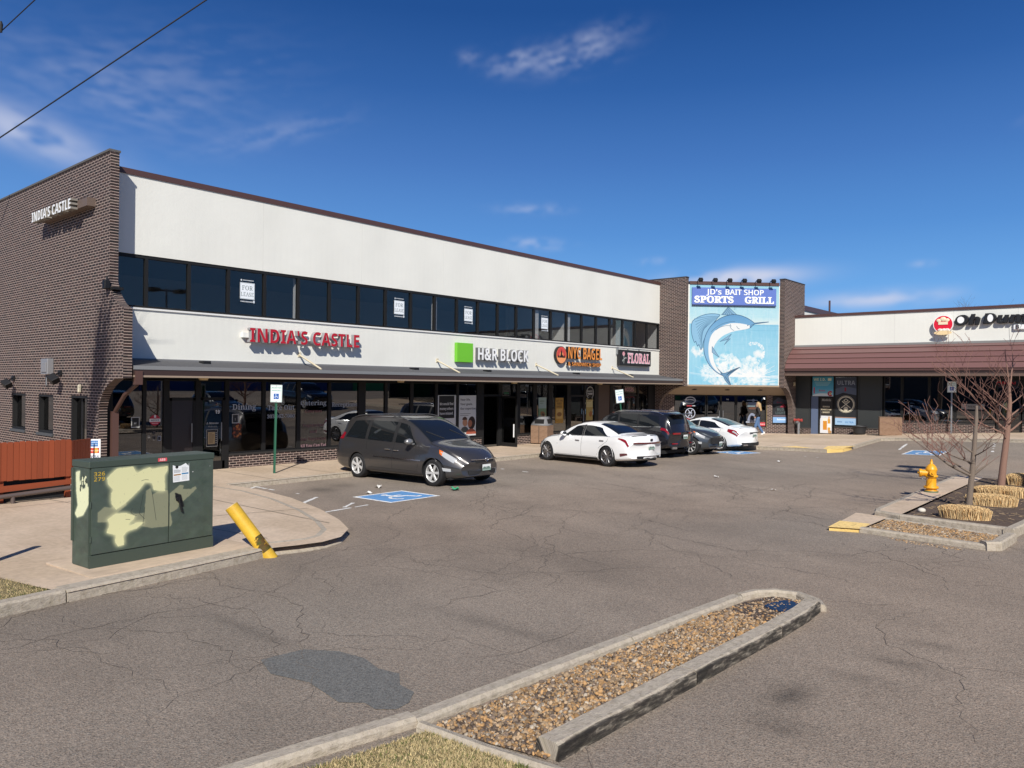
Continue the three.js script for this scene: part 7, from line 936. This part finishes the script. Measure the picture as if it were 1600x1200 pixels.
const Lm = (y, u0, u, up, w, len, r, dep, dr) => [...lr(u0, y), ...lr(u, up, w), len, r, dep, dr];
tree('bare_tree', 'shorter bare young tree with a snapped leader in the soil bed', -2.85, -16.65, gy(-2.85, -16.65) + .12, [[0, -.05, 0, .062], [...lr(.03, .35), .052], [...lr(.06, .64), .05], [...lr(.10, 1.2), .04], [...lr(.13, 1.7), .032], [...lr(.135, 1.93), .024]],
  [Lm(.62, .05, -1, .42, .2, 1.25, .026, 3, .012), Lm(.66, .06, -1, .5, -.5, 1.1, .022, 3), Lm(.86, .08, -1, .3, .5, 1.15, .02, 3), Lm(.64, .08, .8, .75, .3, .42, .028, 1), Lm(.7, .09, .7, .7, -.2, .4, .02, 1), Lm(1.05, .09, -1, .55, .1, .8, .016, 2), Lm(1.1, .1, .9, .8, .4, .6, .015, 2), Lm(1.25, .1, -.8, .7, -.5, .6, .012, 2), Lm(1.4, .11, .7, .9, -.3, .5, .012, 2), Lm(1.55, .12, -.8, .6, .3, .4, .01, 2), Lm(1.0, .09, .1, .5, 1, .7, .014, 2), Lm(.8, .08, .0, .5, -1, .8, .016, 2)], 71, M.bark, M.twig, 'bare trees in the soil bed');
tree('bare_tree', 'taller bare young tree with a forked leader and scarred reddish trunk', -2.96, -21.14, gy(-2.96, -21.1) + .12, [[0, -.05, 0, .085], [...lr(.05, .5), .072], [...lr(.12, 1.1), .066], [...lr(.16, 1.55), .055], [...lr(.19, 1.95), .044], [...lr(.17, 2.3), .03]],
  [Lm(2.28, .17, -.22, 1, .1, .95, .024, 2, .03), Lm(2.3, .18, .15, 1, -.1, 1.0, .022, 2, .03), Lm(1.3, .13, -1, .62, .2, 1.7, .03, 3, .015), Lm(1.2, .13, -1, .42, -.4, 1.5, .024, 3), Lm(1.5, .15, -1, .75, .4, 1.3, .022, 3), Lm(1.25, .14, 1, .8, .3, 1.1, .028, 3), Lm(1.6, .16, 1, .85, -.2, 1.0, .022, 3), Lm(1.75, .17, -.9, .8, -.3, 1.0, .018, 3), Lm(1.9, .18, .9, .9, .4, .8, .016, 2), Lm(2.05, .18, -.8, .8, .2, .8, .014, 2), Lm(1.4, .14, .1, .7, 1, 1.0, .02, 3), Lm(1.45, .15, 0, .7, -1, 1.0, .02, 3), Lm(1.1, .12, -.8, .3, .7, 1.0, .016, 2)], 83, std(.26, .15, .11, .9, { bumpMap: rep(grain, 3, 1), bumpScale: .004 }), M.twig, 'bare trees in the soil bed');
{ const R = rng(15), lb = []; for (let i = 0; i < 12; i++) lb.push([(R() - .5) * .6, 4.6 + R() * 1.4, (R() - .5) * .6, (R() - .5) * 2.2, 1, (R() - .5) * 1.6, 2.3 + R() * .8, .05, 2, .01]); tree('bare_tree', 'distant bare tree whose top shows above the far cream parapet', -10.1, -65, 0, [[0, 0, 0, .3], [0, 3, 0, .24], [0, 6.5, 0, .14]], lb.map((l) => { l[6] *= .95; return l; }), 91, M.bark, std(.14, .11, .10, .9)); }
{ const R = rng(33), lb = []; for (let i = 0; i < 16; i++) { const y = 6.0 + R() * 2.4, k = (y - 6) * .22 - .25; lb.push([k, y, 0, .25 + (R() - .5) * .5, 1.1, (R() - .5) * .2, 1.5 + R() * .9, .055, 1, .03]); } tree('bare_tree', 'upright bare tree out of view that throws branch shadows on the brick wall', -14.9, -1.9, 0, [[-.6, 0, 0, .2], [-.4, 5, 0, .17], [-.1, 7.6, 0, .12], [.45, 9.9, 0, .05]], lb, 97, M.bark, M.twig); }
// clipped ornamental grass
{
  const tuft = (label, x, z, w, d, h, turn, seed) => {
    const R = rng(seed), T = thing('grass_clump', label, 'grass clump', [x, gy(x, z) + .125, z], turn, 'clipped straw grass clumps'), P = [], C = []; const n = Math.round(2600 * w * d / .12);
    for (let i = 0; i < n; i++) { const a = R() * 6.283, q = Math.sqrt(R()), bx = Math.cos(a) * q * w / 2, bz = Math.sin(a) * q * d / 2, lx = (R() - .5) * .07, lz = (R() - .5) * .07, hh = h * (.82 + R() * .2) * (1 - .28 * Math.pow(q, 5)), t = R() * 6.28, ww = .0045, cx = Math.cos(t) * ww, cz = Math.sin(t) * ww, k = .5 + R() * .6; P.push(bx - cx, 0, bz - cz, bx + cx, 0, bz + cz, bx + lx + cx, hh, bz + lz + cz, bx - cx, 0, bz - cz, bx + lx + cx, hh, bz + lz + cz, bx + lx - cx, hh, bz + lz - cz); for (let j = 0; j < 6; j++) C.push(.86 * k, .62 * k, .32 * k); }
    const g = new THREE.BufferGeometry(); g.setAttribute('position', new THREE.Float32BufferAttribute(P, 3)); g.setAttribute('color', new THREE.Float32BufferAttribute(C, 3)); g.computeVertexNormals(); const m = part('blade', g, new THREE.MeshStandardMaterial({ vertexColors: true, roughness: .9, side: THREE.DoubleSide }), T); m.userData.kind = 'stuff'; const e = new THREE.SphereGeometry(.5, 16, 8, 0, 7, 0, HP); e.scale(w * .86, h * .8, d * .86); part('crown_base', e, std(.24, .17, .08, .95), T);
  };
  tuft('clipped straw grass clump nearest the low gravel strip', -2.68, -15.3, .78, .42, .225, .15, 1); tuft('clipped straw grass clump just behind the shorter bare tree trunk', -2.6, -17.4, .85, .45, .215, .15, 2); tuft('clipped straw grass clump between the two tree trunks, farther back', -2.62, -19.0, 1.05, .5, .215, .2, 3); tuft('clipped straw grass clump right of the taller bare tree trunk', -2.45, -21.6, .95, .5, .28, .2, 4); tuft('clipped straw grass clump half cut off beyond the taller tree', -1.75, -21.0, .8, .5, .28, .2, 5);
}
// ---------- person ----------
{
  const y0 = gy(-15.5, -37.1) + .11, T = thing('person', 'person with long blond hair, black jacket, blue jeans and white shoes walking past the bar', 'person', [-15.6, y0, -37.15], -HP + .5); T.scale.setScalar(.94);
  // local: facing +z, mid-stride, hands in the jacket pockets
  const field = (bones, lo, hi, N, mat, name, parent) => {
    const mc = new MarchingCubes(N, mat, false, false, 90000); const s = [hi[0] - lo[0], hi[1] - lo[1], hi[2] - lo[2]], A = V(0, 0, 0); mc.isolation = 0;
    for (let k = 0; k < N; k++) for (let j = 0; j < N; j++) for (let i = 0; i < N; i++) {
      const x = lo[0] + s[0] * i / N, y = lo[1] + s[1] * j / N, z = lo[2] + s[2] * k / N; let d = 1e3;
      for (const [a, b, ra, rb, sz] of bones) { const dx = b[0] - a[0], dy = b[1] - a[1], dz = b[2] - a[2], zz = sz || 1, L2 = dx * dx + dy * dy + dz * dz || 1e-9; let t = ((x - a[0]) * dx + (y - a[1]) * dy + (z - a[2]) * dz) / L2; t = Math.max(0, Math.min(1, t)); const ex = x - a[0] - dx * t, ey = y - a[1] - dy * t, ez = (z - a[2] - dz * t) * zz, q = Math.sqrt(ex * ex + ey * ey + ez * ez) - lerp(ra, rb, t), h = Math.max(.03 - Math.abs(q - d), 0) / .03; d = Math.min(q, d) - h * h * .03 * .25; }
      mc.field[i + j * N + k * N * N] = -d;
    }
    mc.update(); const n = mc.count, P = new Float32Array(n * 3), Q = new Float32Array(n * 3); for (let i = 0; i < n; i++) for (let c = 0; c < 3; c++) { P[i * 3 + c] = lo[c] + s[c] * (mc.positionArray[i * 3 + c] + 1) / 2; Q[i * 3 + c] = mc.normalArray[i * 3 + c]; }
    const g = new THREE.BufferGeometry(); g.setAttribute('position', new THREE.BufferAttribute(P, 3)); g.setAttribute('normal', new THREE.BufferAttribute(Q, 3)); g.computeVertexNormals(); return part(name, mergeVertices(g), mat, parent);
  };
  const skin = std(.52, .33, .24, .6), jean = std(.085, .16, .31, .85), jac = std(.014, .014, .016, .75), hair = std(.44, .30, .15, .6), shoe = std(.75, .74, .72, .6);
  const arm = (sd) => [[[sd * .165, 1.36, 0], [sd * .225, 1.12, -.06], .048, .042], [[sd * .225, 1.12, -.06], [sd * .17, .98, .10], .042, .034]];
  const hand = (sd) => [[[sd * .17, .98, .10], [sd * .15, .93, .14], .033, .034], ...[0, 1, 2, 3].map((i) => [[sd * (.135 + i * .012), .925 - i * .004, .15], [sd * (.12 + i * .012), .885 + i * .004, .165], .010, .008]), [[sd * .13, .95, .14], [sd * .105, .935, .16], .011, .009]];
  const legs = [[[.085, .88, 0], [.10, .48, .13], .085, .058], [[.10, .48, .13], [.10, .09, .20], .056, .04], [[-.085, .88, 0], [-.10, .48, -.04], .085, .058], [[-.10, .48, -.04], [-.10, .12, -.26], .056, .04]];
  const torso = [[[0, .92, 0], [0, 1.12, 0], .125, .12, 1.25], [[0, 1.12, 0], [0, 1.34, 0], .125, .13, 1.3], [[-.13, 1.37, 0], [.13, 1.37, 0], .06, .06]];
  field([...torso, ...arm(1), ...arm(-1), ...hand(1), ...hand(-1), ...legs, [[0, 1.38, 0], [0, 1.5, .02], .05, .048], [[0, 1.56, .02], [0, 1.62, .015], .075, .085], [[0, 1.50, .06], [0, 1.55, .05], .04, .05], [[0, 1.555, .10], [0, 1.575, .095], .014, .01]], [-.45, -.05, -.45], [.45, 1.78, .45], 70, skin, 'body', T);
  const inf = (b, k) => b.map(([a, c, r, s, z]) => [a, c, r + k, s + k, z]);
  field([...inf(torso, .022), ...inf(arm(1), .02), ...inf(arm(-1), .02), [[0, .9, 0], [0, 1.0, 0], .15, .145, 1.2], [[0, 1.4, -.01], [0, 1.44, 0], .07, .068]], [-.4, .7, -.35], [.4, 1.6, .35], 60, jac, 'jacket', T);
  field([...inf(legs, .016), [[0, .88, 0], [0, .95, 0], .13, .13, 1.2]], [-.4, -.05, -.5], [.4, 1.15, .45], 64, jean, 'jeans', T);
  field([[[0, 1.6, -.02], [0, 1.66, -.005], .09, .092], [[0, 1.6, -.05], [.02, 1.3, -.13], .095, .055, .9], [[.07, 1.6, -.02], [.1, 1.36, -.06], .045, .03], [[-.07, 1.6, -.02], [-.1, 1.38, -.06], .045, .03]], [-.3, 1.15, -.3], [.3, 1.82, .3], 50, hair, 'hair', T);
  for (const [x, y, z, up] of [[.10, .045, .22, .1], [-.10, .075, -.28, -.5]]) { const p = grp('shoe', T); p.position.set(x, y, z); p.rotation.x = -up; field([[[0, 0, -.06], [0, -.01, .11], .045, .036, 1], [[0, .03, -.05], [0, .04, -.05], .045, .04]], [-.1, -.12, -.2], [.1, .14, .25], 30, shoe, 'upper', p); part('sole', RB(.085, .02, .25, .01, 0, -.04, .025), shoe, p); }
  const eyes = [-1, 1].map((s) => new THREE.SphereGeometry(.009, 8, 6).translate(s * .03, 1.60, .088)); part('eye', eyes, M.black, T); part('mouth', new THREE.SphereGeometry(.02, 10, 6).scale(1, .3, .4).translate(0, 1.525, .094), std(.4, .15, .13, .5), T);
}
// ---------- overhead cables ----------
{
  const cab = (label, a, b, r, sag) => { const m = V((a[0] + b[0]) / 2, (a[1] + b[1]) / 2 - sag, (a[2] + b[2]) / 2); tag(part('power_cable', new THREE.TubeGeometry(new THREE.QuadraticBezierCurve3(V(...a), m, V(...b)), 30, r, 6), std(.02, .02, .022, .6)), label, 'cable'); };
  cab('long black overhead cable slanting down across the sky to the photo edge', [-12.8, 16.9, -14.2], [-30.8, 5.2, -3.1], .02, 0);
  cab('short black overhead cable at the very corner of the sky', [-20.8, 13.4, -7.7], [-27, 10.3, -5.6], .016, 0);
  const c = thing('insulator', 'small dark clamp on the short overhead cable at the corner of the sky', 'cable clamp', [-23.84, 11.78, -6.55]); part('clamp', [rod(V(0, .12, 0), V(0, -.1, 0), .05, .03, 8), rod(V(0, .2, 0), V(0, .12, 0), .02, .05, 8)], M.black, c);
}
{
  const o = thing('lot_lamp', 'tall twin-headed car park lamp out of view, its square heads casting shadows by the hydrant', 'lamp post', [.2, gy(.2, -18.3), -18.3]);
  part('pole', rod(V(0, 0, 0), V(0, 7.1, 0), .07, .05, 12), M.steel, o); part('arm', rod(V(.1, 7, .6), V(-.1, 7, -.6), .04), M.steel, o); part('lamp_head', RB(.75, .18, .5, .03, .1, 7, .68), M.dark, o); part('lamp_head', RB(.75, .18, .5, .03, -.1, 7, -.68), M.dark, o);
}
{
  const o = thing('shop_building', 'low dark building across the street, out of view and mirrored in the far shop windows', 'building', [4, 0, 34]); part('wall', B(-60, 40, -1, 6.5, -4, 4), std(.10, .09, .08, .9), o); part('roof', B(-61, 41, 6.5, 6.9, -5, 5), M.coping, o);
  const q = thing('shop_building', 'low building with blue roller doors, out of view and mirrored in the long shop windows', 'building', [62, 0, -30]); part('wall', B(-4, 4, -1, 6, -60, 50), std(.16, .15, .13, .9), q); for (let i = 0; i < 9; i++) part('roller_door', B(-4.1, -4.0, -.5, 3.2, -52 + i * 11, -45 + i * 11), std(i % 4 ? .05 : .10, i % 4 ? .07 : .32, i % 4 ? .20 : .08, .6), q); part('roof', B(-4.6, 4.4, 6, 6.3, -60.5, 50.5), M.coping, q);
}
renderer.render(scene, camera);
